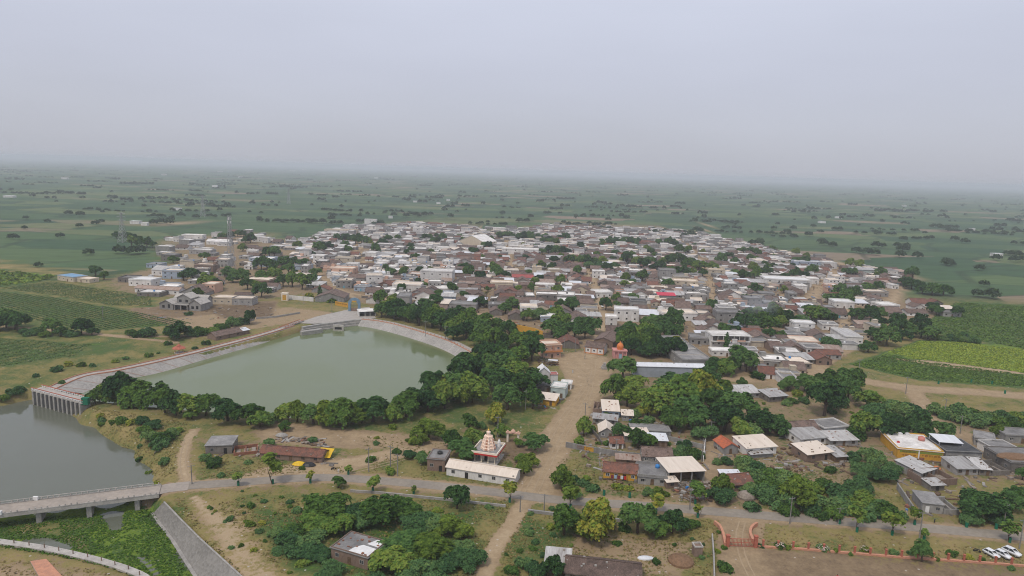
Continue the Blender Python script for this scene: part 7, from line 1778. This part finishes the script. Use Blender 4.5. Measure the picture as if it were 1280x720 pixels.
for x, y in cells:
    X, Y = np.array([x]), np.array([y])
    inv_, inw, ine, inr = inside(X, Y, VP)[0], inside(X, Y, WP)[0], inside(X, Y, EP)[0], inside(X, Y, RP)[0]
    if not (inv_ or inw or ine or inr): continue
    px, py, s = to_px((x, y, 0))
    if px < -20 or px > 1300: continue
    if inw and not inv_ and random.random() < .76: continue
    if ine and not inv_ and random.random() < .6: continue
    if px > 1040 and random.random() < .2: continue
    w, d = random.choice((7, 8, 9, 10, 11, 12, 13, 15, 18)) * random.uniform(.9, 1.1), random.uniform(8.5, 14.5)
    r_ = min(max(w * .45, d * .5), 7.2)
    if blocked(x, y, r_ * .74): continue
    # what the photograph shows in each quarter: pale concrete in the north-west, brown tiles in the middle
    if random.random() < (.085 if not inr else .04) and NTREE['vt'] < 150:
        NTREE['vt'] += 1; plant(random.choice(('dark', 'broad', 'feather', 'dark', 'yellow', 'broad')), x, y, random.uniform(5, 12), 'trees among the village houses', random.uniform(.9, 1.3)); continue
    q = random.random()
    if px < 575 and py < 372: pw = (.66, .17, .17)
    elif 560 <= px < 770 and py > 318: pw = (.24, .60, .16)
    elif px >= 770 and py > 330: pw = (.46, .37, .17)
    elif py <= 320: pw = (.70, .14, .16)
    else: pw = (.45, .35, .20)
    st = 'flat' if q < pw[0] else ('gable' if q < pw[0] + pw[1] else 'mono')
    rot = math.radians(random.uniform(-9, 5)) + (math.pi / 2 if random.random() < .25 else 0) * (1 if st != 'mono' else 0)
    h = random.uniform(2.5, 3.5) if random.random() < (1 if inr else .86) else random.uniform(5.8, 7.2)
    if st != 'flat': h = random.uniform(2.1, 3.0)
    wall = random.choice(('wall_white', 'wall_white', 'wall_grey', 'wall_grey', 'wall_brick', 'wall_cream', 'wall_stone') if st != 'flat' else ('wall_white', 'wall_white', 'wall_white', 'wall_grey', 'wall_grey', 'wall_grey', 'wall_stone', 'wall_cream', 'wall_blue') if random.random() < .95 else ('wall_pink',))
    if st == 'flat': roof = random.choice(('roof_white', 'roof_white', 'roof_white', 'roof_beige', 'roof_grey', 'roof_grey')) if px < 620 else random.choice(('roof_white', 'roof_white', 'roof_beige', 'roof_grey', 'roof_grey'))
    elif st == 'gable': roof = random.choice(('roof_tile', 'roof_tile', 'roof_tile', 'roof_tile', 'roof_red'))
    else: roof = random.choice(('roof_tin', 'roof_tin', 'roof_bluewhite', 'roof_rust', 'roof_pale'))
    if rot > 1: x0, y0 = x + d / 2, y
    else: x0, y0 = x, y - d / 2
    kind = 'gable' if st == 'gable' else st
    OCCr = r_
    if NV[kind] < CAP[kind]:
        NV[kind] += 1; nh += 1
        two = h > 5.5
        look = {'flat': f"{'tall ' if two else ''}{WALN[wall]} walled house with {COLN[roof]} flat roof", 'gable': f"{WALN[wall]} walled house with {COLN[roof]} tiles", 'mono': f"{WALN[wall]} walled house with {COLN[roof]} sheet roof"}[st]
        near = py > 330
        st2 = 'gablefront' if st == 'gable' and random.random() < .3 else st
        o = house({'flat': 'flat_roof_house', 'gable': 'tiled_house', 'mono': 'tin_house'}[st], (x0, y0, 0), rot, w, d, h, st2, wall, roof, wins=2 if w > 9 else 1, swins=0, door=random.choice(('wood', 'dark', 'wood', 'dark', 'door_blue')) if near else None, storeys=2 if two else 1,
                  look=look, detail=1, par=random.choice((.3, .5, .8)), head=(st == 'flat' and random.random() < .5), occ=False, rise=d * random.uniform(.16, .26) if st2 == 'gable' else None, group={'flat': 'flat roofed village houses', 'gable': 'tiled village houses', 'mono': 'sheet roofed village houses'}[st])
        if st == 'flat' and random.random() < .30 and NTREE.get('tank', 0) < 110:
            NTREE['tank'] = NTREE.get('tank', 0) + 1
            water_tank(on(o, random.uniform(-w * .3, w * .3), random.uniform(1.2, d - 1.5), h + .17), random.choice(('tank_black', 'tank_white', 'tank_black', 'tank_blue')))
    else:
        cr, sr = math.cos(rot), math.sin(rot)
        T = lambda u, v_, z: (x + u * cr - v_ * sr, y + u * sr + v_ * cr, z)
        b = MB(); hw, hd = w / 2, d / 2; wi = {'wall_white': 0, 'wall_grey': 1, 'wall_brick': 2, 'wall_stone': 1, 'wall_cream': 0, 'wall_pink': 0, 'wall_blue': 1, 'wall_mint': 0}[wall]; ri = {'roof_white': 3, 'roof_beige': 4, 'roof_grey': 5, 'roof_tile': 6, 'roof_tin': 7, 'roof_red': 8, 'roof_bluewhite': 3, 'roof_rust': 8, 'roof_pale': 4}[roof]
        b.box(-hw, hw, -hd, hd, -.3, h, wi)
        if st == 'gable':
            r2 = d * .22; _thick(b, [(-hw - .3, 0, h + r2), (hw + .3, 0, h + r2), (hw + .3, -hd - .4, h - .1), (-hw - .3, -hd - .4, h - .1)], .12, ri); _thick(b, [(-hw - .3, 0, h + r2), (hw + .3, 0, h + r2), (hw + .3, hd + .4, h - .1), (-hw - .3, hd + .4, h - .1)], .12, ri)
            b.add([(-hw, -hd, h), (-hw, hd, h), (-hw, 0, h + r2), (hw, -hd, h), (hw, hd, h), (hw, 0, h + r2)], [(0, 2, 1), (3, 4, 5)], wi)
        else:
            b.box(-hw - .3, hw + .3, -hd - .3, hd + .3, h + .003, h + .18, ri)
            if st == 'flat': b.box(-hw, hw, -hd, -hd + .2, h + .183, h + .7, wi); b.box(-hw, hw, hd - .2, hd, h + .183, h + .7, wi)
        for u in (-.25, .25): b.box(u * w - .5, u * w + .5, -hd - .03, -hd + .03, 1, 2.1, 9)
        o_ = len(REST.v); REST.v.extend([T(*v_) for v_ in b.v]); REST.f.extend([tuple(i_ + o_ for i_ in f_) for f_ in b.f]); REST.m.extend(b.m)
    OCC.append((x, y, r_ * .82))
if REST.v:
    tag(REST.obj("far_house_rows", [M[k] for k in REST_M]), "packed rows of small houses at the back of the village", "houses", None, "stuff")
print("village houses", NV, "rest faces", len(REST.f), "trees", NTREE)
# low yard walls and lean-tos between the houses
random.seed(99)
nw = 0
for x, y in cells[::3]:
    if nw > 70: break
    px, py, s = to_px((x, y, 0))
    if not inside(np.array([x]), np.array([y]), VP)[0] or py < 335 or blocked(x + 5, y + 4, .6): continue
    L_ = random.uniform(5, 11); a_ = random.choice((0, math.pi / 2)) + random.uniform(-.12, .08)
    b = MB(); b.box(-L_ / 2, L_ / 2, -.15, .15, -.2, random.uniform(1.4, 2.0)); b.box(-L_ / 2, -L_ / 2 + .4, -.25, -.153, -.2, 2.1)
    o = b.obj("yard_wall", M[random.choice(('wall_grey', 'wall_stone', 'wall_white'))]); o.location = (x + 5, y + 4, 0); o.rotation_euler = (0, 0, a_)
    auto(o, 'wall', {'grey_cement_wall': 'low grey yard wall', 'dark_stone_wall': 'low dark stone yard wall', 'whitewashed_wall': 'low white yard wall'}[o.data.materials[0].name], (x + 5, y + 4), 'wall', 'yard walls in the village'); nw += 1

# ------------------------------------------------------------------ the plain beyond
random.seed(55)
FAR = [(83, 268, 10), (100, 269, 10), (64, 247, 9), (40, 245, 8), (75, 240, 10), (87, 241, 9), (102, 242, 9), (140, 247, 14), (158, 250, 12), (187, 248, 11), (203, 248, 10), (178, 249, 8), (145, 223, 10), (160, 229, 18), (175, 229, 10), (187, 229, 10), (241, 256, 8), (235, 257, 8), (285, 256, 8), (314, 254, 8), (313, 242, 8), (340, 242, 14), (356, 232, 12), (402, 249, 9), (403, 244, 8), (420, 246, 8), (398, 278, 18), (422, 279, 14), (415, 274, 10), (452, 277, 12), (476, 280, 12), (492, 269, 9), (508, 270, 9), (525, 269, 16), (518, 268, 12), (535, 268, 12), (508, 249, 10), (515, 246, 8), (528, 252, 12), (545, 247, 14), (550, 245, 10), (563, 258, 10), (555, 262, 8), (582, 257, 9), (568, 254, 8), (604, 254, 6), (628, 267, 8), (563, 271, 7), (494, 246, 7), (578, 240, 8), (654, 277, 16), (663, 271, 8), (684, 266, 9), (695, 261, 14), (706, 257, 12), (675, 251, 8), (712, 248, 12), (700, 248, 8), (752, 253, 12), (760, 255, 10), (743, 255, 6), (788, 258, 10), (797, 259, 9), (778, 257, 6), (777, 270, 8), (783, 272, 8), (745, 282, 10), (817, 260, 9), (830, 260, 7), (844, 258, 12), (850, 254, 12), (878, 266, 12), (880, 271, 8), (883, 277, 10), (876, 290, 10), (865, 294, 12), (855, 296, 12), (870, 288, 8), (912, 278, 10), (945, 305, 16), (950, 304, 10), (945, 258, 8), (930, 256, 6), (970, 268, 8), (985, 291, 9), (992, 286, 7), (1011, 294, 8), (1026, 303, 12), (1028, 305, 10), (1040, 307, 8), (1047, 287, 13), (1041, 307, 8), (1065, 271, 9), (1081, 269, 6), (1089, 270, 6), (1018, 273, 8), (1035, 272, 8), (1012, 260, 10), (1065, 255, 10), (1100, 263, 12), (1112, 262, 14), (1122, 263, 12), (1140, 263, 12), (1160, 264, 12), (1178, 270, 10), (1180, 264, 8), (1170, 283, 14), (1190, 284, 16), (1180, 285, 14), (1122, 312, 14), (1132, 313, 14), (1127, 308, 16), (1095, 308, 10), (1101, 308, 8), (1070, 315, 10), (1085, 317, 12), (1095, 318, 12), (1125, 320, 14), (1145, 321, 10), (1207, 303, 12), (1195, 300, 8), (1183, 330, 12), (1190, 332, 10), (1225, 337, 10), (1243, 287, 12), (1250, 282, 12), (1262, 275, 12), (1270, 276, 10), (1240, 264, 8), (1268, 287, 8), (1262, 318, 16), (1274, 320, 14), (1265, 326, 14), (1250, 325, 10), (1278, 326, 10), (1240, 372, 16), (1222, 370, 12), (1235, 358, 10), (120, 280, 8), (30, 273, 6), (60, 277, 6), (128, 277, 6), (32, 285, 6), (18, 298, 10), (75, 296, 8), (100, 283, 7), (152, 315, 16), (165, 317, 14), (178, 315, 14), (108, 318, 10), (50, 332, 8), (200, 278, 10), (210, 279, 10), (215, 275, 8), (225, 270, 8), (192, 280, 10)]
# the countless far trees read as one mass
rng = np.random.default_rng(3); cs, ns, ts, sx, sy = [], [], [], [], []
def far_clump(x, y, R):
    n = 130 if y < 1500 else 40 if y < 2600 else 16
    d = unit(rng.normal(size=(n, 3))); d[:, 2] = np.abs(d[:, 2]); c = d * np.array([R, R, R * .8]) * (.6 + .45 * rng.random((n, 1))) + np.array([x, y, R * .45])
    cs.append(c); nn = unit(d + rng.normal(size=(n, 3)) * .5); ns.append(nn); ts.append(unit(np.cross(nn, rng.normal(size=(n, 3))))); s = np.full(n, R * (.15 if n > 100 else .26 if n > 20 else .4)) * (.7 + .6 * rng.random(n)); sx.append(s); sy.append(s * .8)
for px, py, w in FAR:
    p = G(px, py + 1.5); W = w * 1.15 / scale_at(p); n = max(1, round(W / 13))
    for k in range(n): far_clump(p.x - W / 2 + W * (k + .5) / n, p.y + rng.normal() * 3, min(W / n / 2 * 1.15, 7.5))
for i in range(620):
    u = rng.random(); y = 1150 * (9500 / 1150) ** (u ** .85); x = rng.uniform(-.82, .82) * y
    if rng.random() < .45:
        a = rng.uniform(-.5, .5); m_ = rng.integers(3, 11)
        for k in range(m_): far_clump(x + k * 11 * math.cos(a) + rng.normal() * 3, y + k * 11 * math.sin(a) + rng.normal() * 3, rng.uniform(3, 6))
    else: far_clump(x, y, rng.uniform(3, 7))
tag(link("distant_woods", quads_mesh("distant_woods", *(np.concatenate(a) for a in (cs, ns, ts, sx, sy)), M['leaf_far'])), "scattered trees and hedges fading into the haze", "woods", None, "stuff")
FH = [(80, 223, 8), (275, 214, 6), (204, 218, 6), (366, 213, 6), (10, 246, 12), (220, 262, 10), (168, 279, 12), (180, 281, 8), (268, 233, 6), (519, 252, 5), (548, 254, 5), (560, 250, 4), (488, 272, 5), (1028, 278, 8), (1049, 272, 7), (1131, 257, 5), (1216, 287, 6), (1248, 320, 12), (380, 211, 5), (470, 222, 4), (300, 221, 5)]
for px, py, w in FH:
    p = G(px, py + 1); ww = w / scale_at(p)
    house('farmhouse', (p.x, p.y, 0), random.uniform(-.2, .2), ww, min(14, ww * .6), 4.5 if py > 240 else 8, 'flat', 'wall_white', 'white', look='tiny white farmhouse in the plain', cat='farmhouse', group='far farmhouses', detail=0, par=0, occ=False)

wall_thing("board_wall", [(644, 414), (668, 419), (678, 423)], 4.5, .3, M['wall_yellow'], "long yellow ochre wall between the tree belt and the peach pink house")
# clutter: planks, sacks, sheets and broken bricks lying about the yards
random.seed(123)
def debris(name, polys, n, lab, zmax=.9):
    b = MB(); k = 0; PP = [gpoly(p) for p in polys]
    while k < n:
        P = random.choice(PP); x = random.uniform(min(p[0] for p in P), max(p[0] for p in P)); y = random.uniform(min(p[1] for p in P), max(p[1] for p in P))
        if not inside(np.array([x]), np.array([y]), P)[0]: continue
        k += 1
        if occupied(x, y, -.8): continue
        a_ = random.random() * 3.14; L_ = random.choice((.3, .5, .8, 1.4, 2.4)); w_ = random.uniform(.15, .5) if L_ > 1 else L_ * random.uniform(.5, 1); hh = random.uniform(.1, zmax) * (.35 if L_ > 1 else 1)
        z = gz(x, y); mi = random.choices(range(8), (4, 4, 3.5, 2.5, .12, .1, 2.6, .8))[0]
        c_, s_ = math.cos(a_), math.sin(a_); bb_ = MB(); bb_.box(-L_, L_, -w_, w_, -.1, hh, mi)
        o_ = len(b.v); b.v.extend([(x + u * c_ - v_ * s_, y + u * s_ + v_ * c_, z + q) for u, v_, q in bb_.v]); b.f.extend([tuple(i + o_ for i in f) for f in bb_.f]); b.m.extend(bb_.m)
    tag(b.obj(name, [M[q] for q in ('rubble', 'wood', 'wall_stone', 'concrete', 'tank_blue', 'cloth_a', 'bark', 'brickred')]), lab, 'debris', None, 'stuff')
debris("debris", [[(735, 505), (800, 520), (880, 545), (885, 610), (800, 615), (745, 600), (720, 560)], [(895, 560), (975, 560), (1060, 560), (1065, 590), (960, 590), (895, 580)], [(970, 530), (1075, 540), (1075, 560), (990, 565)], [(1100, 560), (1280, 570), (1280, 610), (1200, 650), (1130, 640), (1120, 590)], [(840, 604), (905, 604), (900, 628), (850, 626)]], 1000, "planks, sacks and broken bricks strewn around the roadside houses")
debris("yard_debris", [[(240, 570), (420, 575), (430, 590), (330, 560)], [(340, 548), (400, 548), (410, 560)], [(668, 482), (706, 498), (690, 512), (665, 510)], [(170, 380), (350, 378), (345, 398), (190, 402)], [(672, 446), (700, 450), (696, 458), (676, 470)]], 330, "stones, bricks and boards lying around the yards", .7)
debris("village_debris", [[(400, 330), (740, 330), (750, 400), (690, 430), (600, 400), (450, 372)], [(760, 340), (1120, 350), (1090, 425), (1000, 470), (890, 460), (760, 400)]], 2600, "junk and building rubble lying between the village houses", 1.5)
# ------------------------------------------------------------------ ground cover
def tufts(name, label, polys, dens, size, mt, zoff=0.0, hgt=1.0, rows=None, kind='stuff', avoid=None, lim=None):
    rng = np.random.default_rng(len(name) * 7 + len(polys)); C_ = []
    for P in polys:
        xs = [p[0] for p in P]; ys = [p[1] for p in P]; A_ = (max(xs) - min(xs)) * (max(ys) - min(ys)); n = int(A_ * dens)
        X, Y = rng.uniform(min(xs), max(xs), n), rng.uniform(min(ys), max(ys), n)
        if rows:
            sp_, an = rows; c_, s_ = math.cos(an), math.sin(an)
            u, v_ = X * c_ + Y * s_, -X * s_ + Y * c_; v_ = np.round(v_ / sp_) * sp_ + rng.normal(size=n) * sp_ * .09; X, Y = u * c_ - v_ * s_, u * s_ + v_ * c_
        k = inside(X, Y, P); X, Y = X[k], Y[k]
        if avoid is not None:
            k = np.ones(len(X), bool)
            for q, w in avoid: k &= seg_dist(X, Y, q) > w
            X, Y = X[k], Y[k]
        if lim is not None:
            f = np.array([mnoise.noise(Vector((a * .09, b_ * .09, 3.1))) + .5 * mnoise.noise(Vector((a * .4, b_ * .4, 7))) for a, b_ in zip(X, Y)]); k = f > lim; X, Y = X[k], Y[k]
        C_.append(np.stack([X, Y, ground_h(X, Y)], 1))
    c = np.concatenate(C_); n = len(c); c = np.repeat(c, 3, 0); N_ = len(c)
    s = size * (.55 + .9 * rng.random(N_)); a = rng.random(N_) * 6.28
    c = c + np.stack([rng.normal(size=N_) * size * .5, rng.normal(size=N_) * size * .5, s * .45 * hgt + zoff], 1)
    nrm = unit(np.stack([np.cos(a), np.sin(a), 1.0 + .8 * rng.random(N_)], 1)); t = unit(np.cross(nrm, np.tile([0, 0, 1.0], (N_, 1)) + rng.normal(size=(N_, 3)) * .25))
    return tag(link(name, quads_mesh(name, c, nrm, t, s * .55, s * .62 * hgt, M[mt])), label, 'grass' if 'grass' in name else 'crop', None, kind)
ROADW = [([(p.x, p.y) for p in smooth(gpoly(MAIN_ROAD), 4)], 4.2), ([(p.x, p.y) for p in smooth(gpoly([(655, 626), (640, 655), (618, 685), (603, 725), (600, 760)]), 4)], 2.0), ([(p.x, p.y) for p in smooth(gpoly([(244, 622), (270, 655), (300, 690), (345, 730), (380, 770)]), 4)], 3.4), ([(p.x, p.y) for p in smooth(gpoly([(238, 608), (230, 590), (228, 572), (236, 550), (252, 532), (300, 528)]), 4)], 2.2), ([(p.x, p.y) for p in smooth(gpoly([(930, 650), (925, 672), (930, 700), (945, 740)]), 4)], 5)]
tufts("dry_grass", "dry straw coloured grass tufts in the scrub", [gpoly(p) for p in ([(215, 622), (640, 625), (600, 740), (320, 760), (250, 680)], [(640, 640), (900, 650), (885, 740), (620, 740)], [(110, 508), (235, 528), (222, 600), (195, 612)], [(910, 655), (1290, 690), (1290, 708), (950, 680)], [(250, 575), (430, 583), (430, 596), (250, 604)], [(-60, 690), (130, 712), (180, 740), (-60, 760)])], .85, .26, 'leaf_dry', avoid=ROADW, lim=-.30, hgt=.8)
tufts("olive_grass", "olive green grass and weeds in the scrub", [gpoly(p) for p in ([(215, 622), (640, 625), (600, 740), (320, 760), (250, 680)], [(640, 640), (900, 650), (885, 740), (620, 740)], [(110, 508), (235, 528), (222, 600), (195, 612)], [(450, 545), (650, 550), (640, 615), (470, 600)], [(250, 568), (430, 580), (430, 596), (250, 600)], [(695, 575), (750, 570), (900, 605), (900, 632), (710, 618)], [(960, 580), (1130, 600), (1130, 650), (930, 640)])], .75, .27, 'leaf_olive', avoid=ROADW, lim=-.12, hgt=.8)
MARSH2 = gpoly([(-160, 648), (190, 620), (200, 640), (230, 690), (262, 740), (200, 790), (190, 730), (136, 709), (64, 694), (0, 684), (-160, 672)])
tufts("marsh_grass", "lush bright green marsh grass in the river bed", [MARSH2], 5.0, .27, 'leaf_lush', lim=-.42, hgt=.7)
tufts("bank_grass", "lush green weeds on the stone pond bank", [gpoly([(214, 452), (250, 443), (250, 452), (218, 460)])], 2.2, .6, 'leaf_lush', zoff=.9)
tufts("row_crop", "dark green crop in long parallel rows", [gpoly([(-40, 364), (0, 365), (60, 371), (212, 398), (245, 404), (120, 413), (80, 410), (0, 386), (-40, 378)])], 1.3, .42, 'leaf_crop', rows=(3.0, -.55), hgt=.8)
tufts("orchard_crop", "bright green rows of bushy crop", [gpoly([(-60, 334), (0, 338), (70, 346), (50, 352), (0, 358), (-60, 360)])], .10, 1.5, 'leaf_mid', rows=(6, -.5))
tufts("field_crop", "green crop in the fields left of the pond", [gpoly([(-40, 422), (0, 423), (115, 431), (92, 445), (0, 458), (-40, 462)]), gpoly([(0, 360), (66, 352), (188, 371), (190, 382), (140, 382), (60, 368)])], 1.0, .38, 'leaf_crop', rows=(2.2, -.2), hgt=.7)
tufts("bright_crop", "bright yellow green crop field at the right", [gpoly([(1152, 426), (1200, 428), (1340, 444), (1340, 473), (1290, 467), (1140, 448), (1110, 440)])], 1.3, .42, 'leaf_cane', rows=(2.6, -.35), hgt=.8)
tufts("dark_crop", "darker green crop strip below the bright field", [gpoly([(1064, 456), (1110, 442), (1140, 450), (1300, 471), (1340, 476), (1340, 488), (1150, 475)])], 1.2, .45, 'leaf_crop2', rows=(2.4, -.3), hgt=.8)
tufts("cane_crop", "tall dark green crop in the far right fields", [gpoly([(1195, 378), (1340, 386), (1340, 440), (1280, 436), (1180, 418), (1150, 408)])], .5, .6, 'leaf_crop2', rows=(4, -.3), hgt=.8)

# ------------------------------------------------------------------ labels by nearness
def ordinal(n):
    return ["", "", "second", "third", "fourth", "fifth", "sixth", "seventh", "eighth", "ninth", "tenth", "eleventh", "twelfth"][n] if n <= 12 else f"{n}{'th' if 10 <= n % 100 <= 20 else {1: 'st', 2: 'nd', 3: 'rd'}.get(n % 10, 'th')}"
by_look = {}
for it in AUTO: by_look.setdefault(it[2], []).append(it)
LPOS = np.array([p for _, p in LANDMARKS])
for look, items in by_look.items():
    pos = np.array([it[3] for it in items])
    D = np.hypot(pos[:, None, 0] - LPOS[None, :, 0], pos[:, None, 1] - LPOS[None, :, 1])
    rank = D.argsort(0).argsort(0) + 1
    for i, it in enumerate(items):
        j = int(np.lexsort((D[i], rank[i]))[0]); n = int(rank[i, j])
        ph = LANDMARKS[j][0]
        if len(items) == 1: it[0]['label'] = f"{look} near the {ph}"
        elif n == 1: it[0]['label'] = f"{look} nearest to the {ph}"
        else: it[0]['label'] = f"{look}, {ordinal(n)} nearest to the {ph}"

# ------------------------------------------------------------------ haze: the air over the plain
hz = bpy.data.materials.new("haze_air"); hz.use_nodes = True
hn = hz.node_tree.nodes; hl = hz.node_tree.links
for n in list(hn): hn.remove(n)
ho = hn.new("ShaderNodeOutputMaterial"); pv = hn.new("ShaderNodeVolumePrincipled")
pv.inputs['Color'].default_value = (.82, .855, .93, 1); pv.inputs['Density'].default_value = .00016; pv.inputs['Anisotropy'].default_value = .1
hl.new(pv.outputs[0], ho.inputs['Volume'])
b = MB(); b.box(-25000, 25000, -2500, 29500, -9.5, 116)
haze = b.obj("haze", hz)
sm = bpy.data.materials.new("thin_smoke"); sm.use_nodes = True; sn = sm.node_tree.nodes; sl = sm.node_tree.links
for n in list(sn): sn.remove(n)
so = sn.new("ShaderNodeOutputMaterial"); sp_ = sn.new("ShaderNodeVolumePrincipled"); sp_.inputs['Color'].default_value = (.8, .85, .92, 1)
stc = sn.new("ShaderNodeTexCoord"); sln = sn.new("ShaderNodeVectorMath"); sln.operation = 'LENGTH'; sl.new(stc.outputs['Object'], sln.inputs[0])
smr = sn.new("ShaderNodeMapRange"); smr.inputs['From Min'].default_value = 0; smr.inputs['From Max'].default_value = 1; smr.inputs['To Min'].default_value = .04; smr.inputs['To Max'].default_value = 0
sl.new(sln.outputs['Value'], smr.inputs['Value']); sl.new(smr.outputs[0], sp_.inputs['Density']); sl.new(sp_.outputs[0], so.inputs['Volume'])
b2 = MB(); b2.lathe([(.02, -1), (.5, -.86), (.86, -.5), (1, 0), (.86, .5), (.5, .86), (.02, 1)], 18)
smk = b2.obj("smoke", sm); p = G(946, 404); smk.location = (p.x, p.y, 13); smk.scale = (17, 10, 9); tag(smk, "thin grey smoke drifting over the trees in the village", "smoke", None, "stuff"); haze['kind'] = 'stuff'; haze['label'] = "pale haze over the plain"
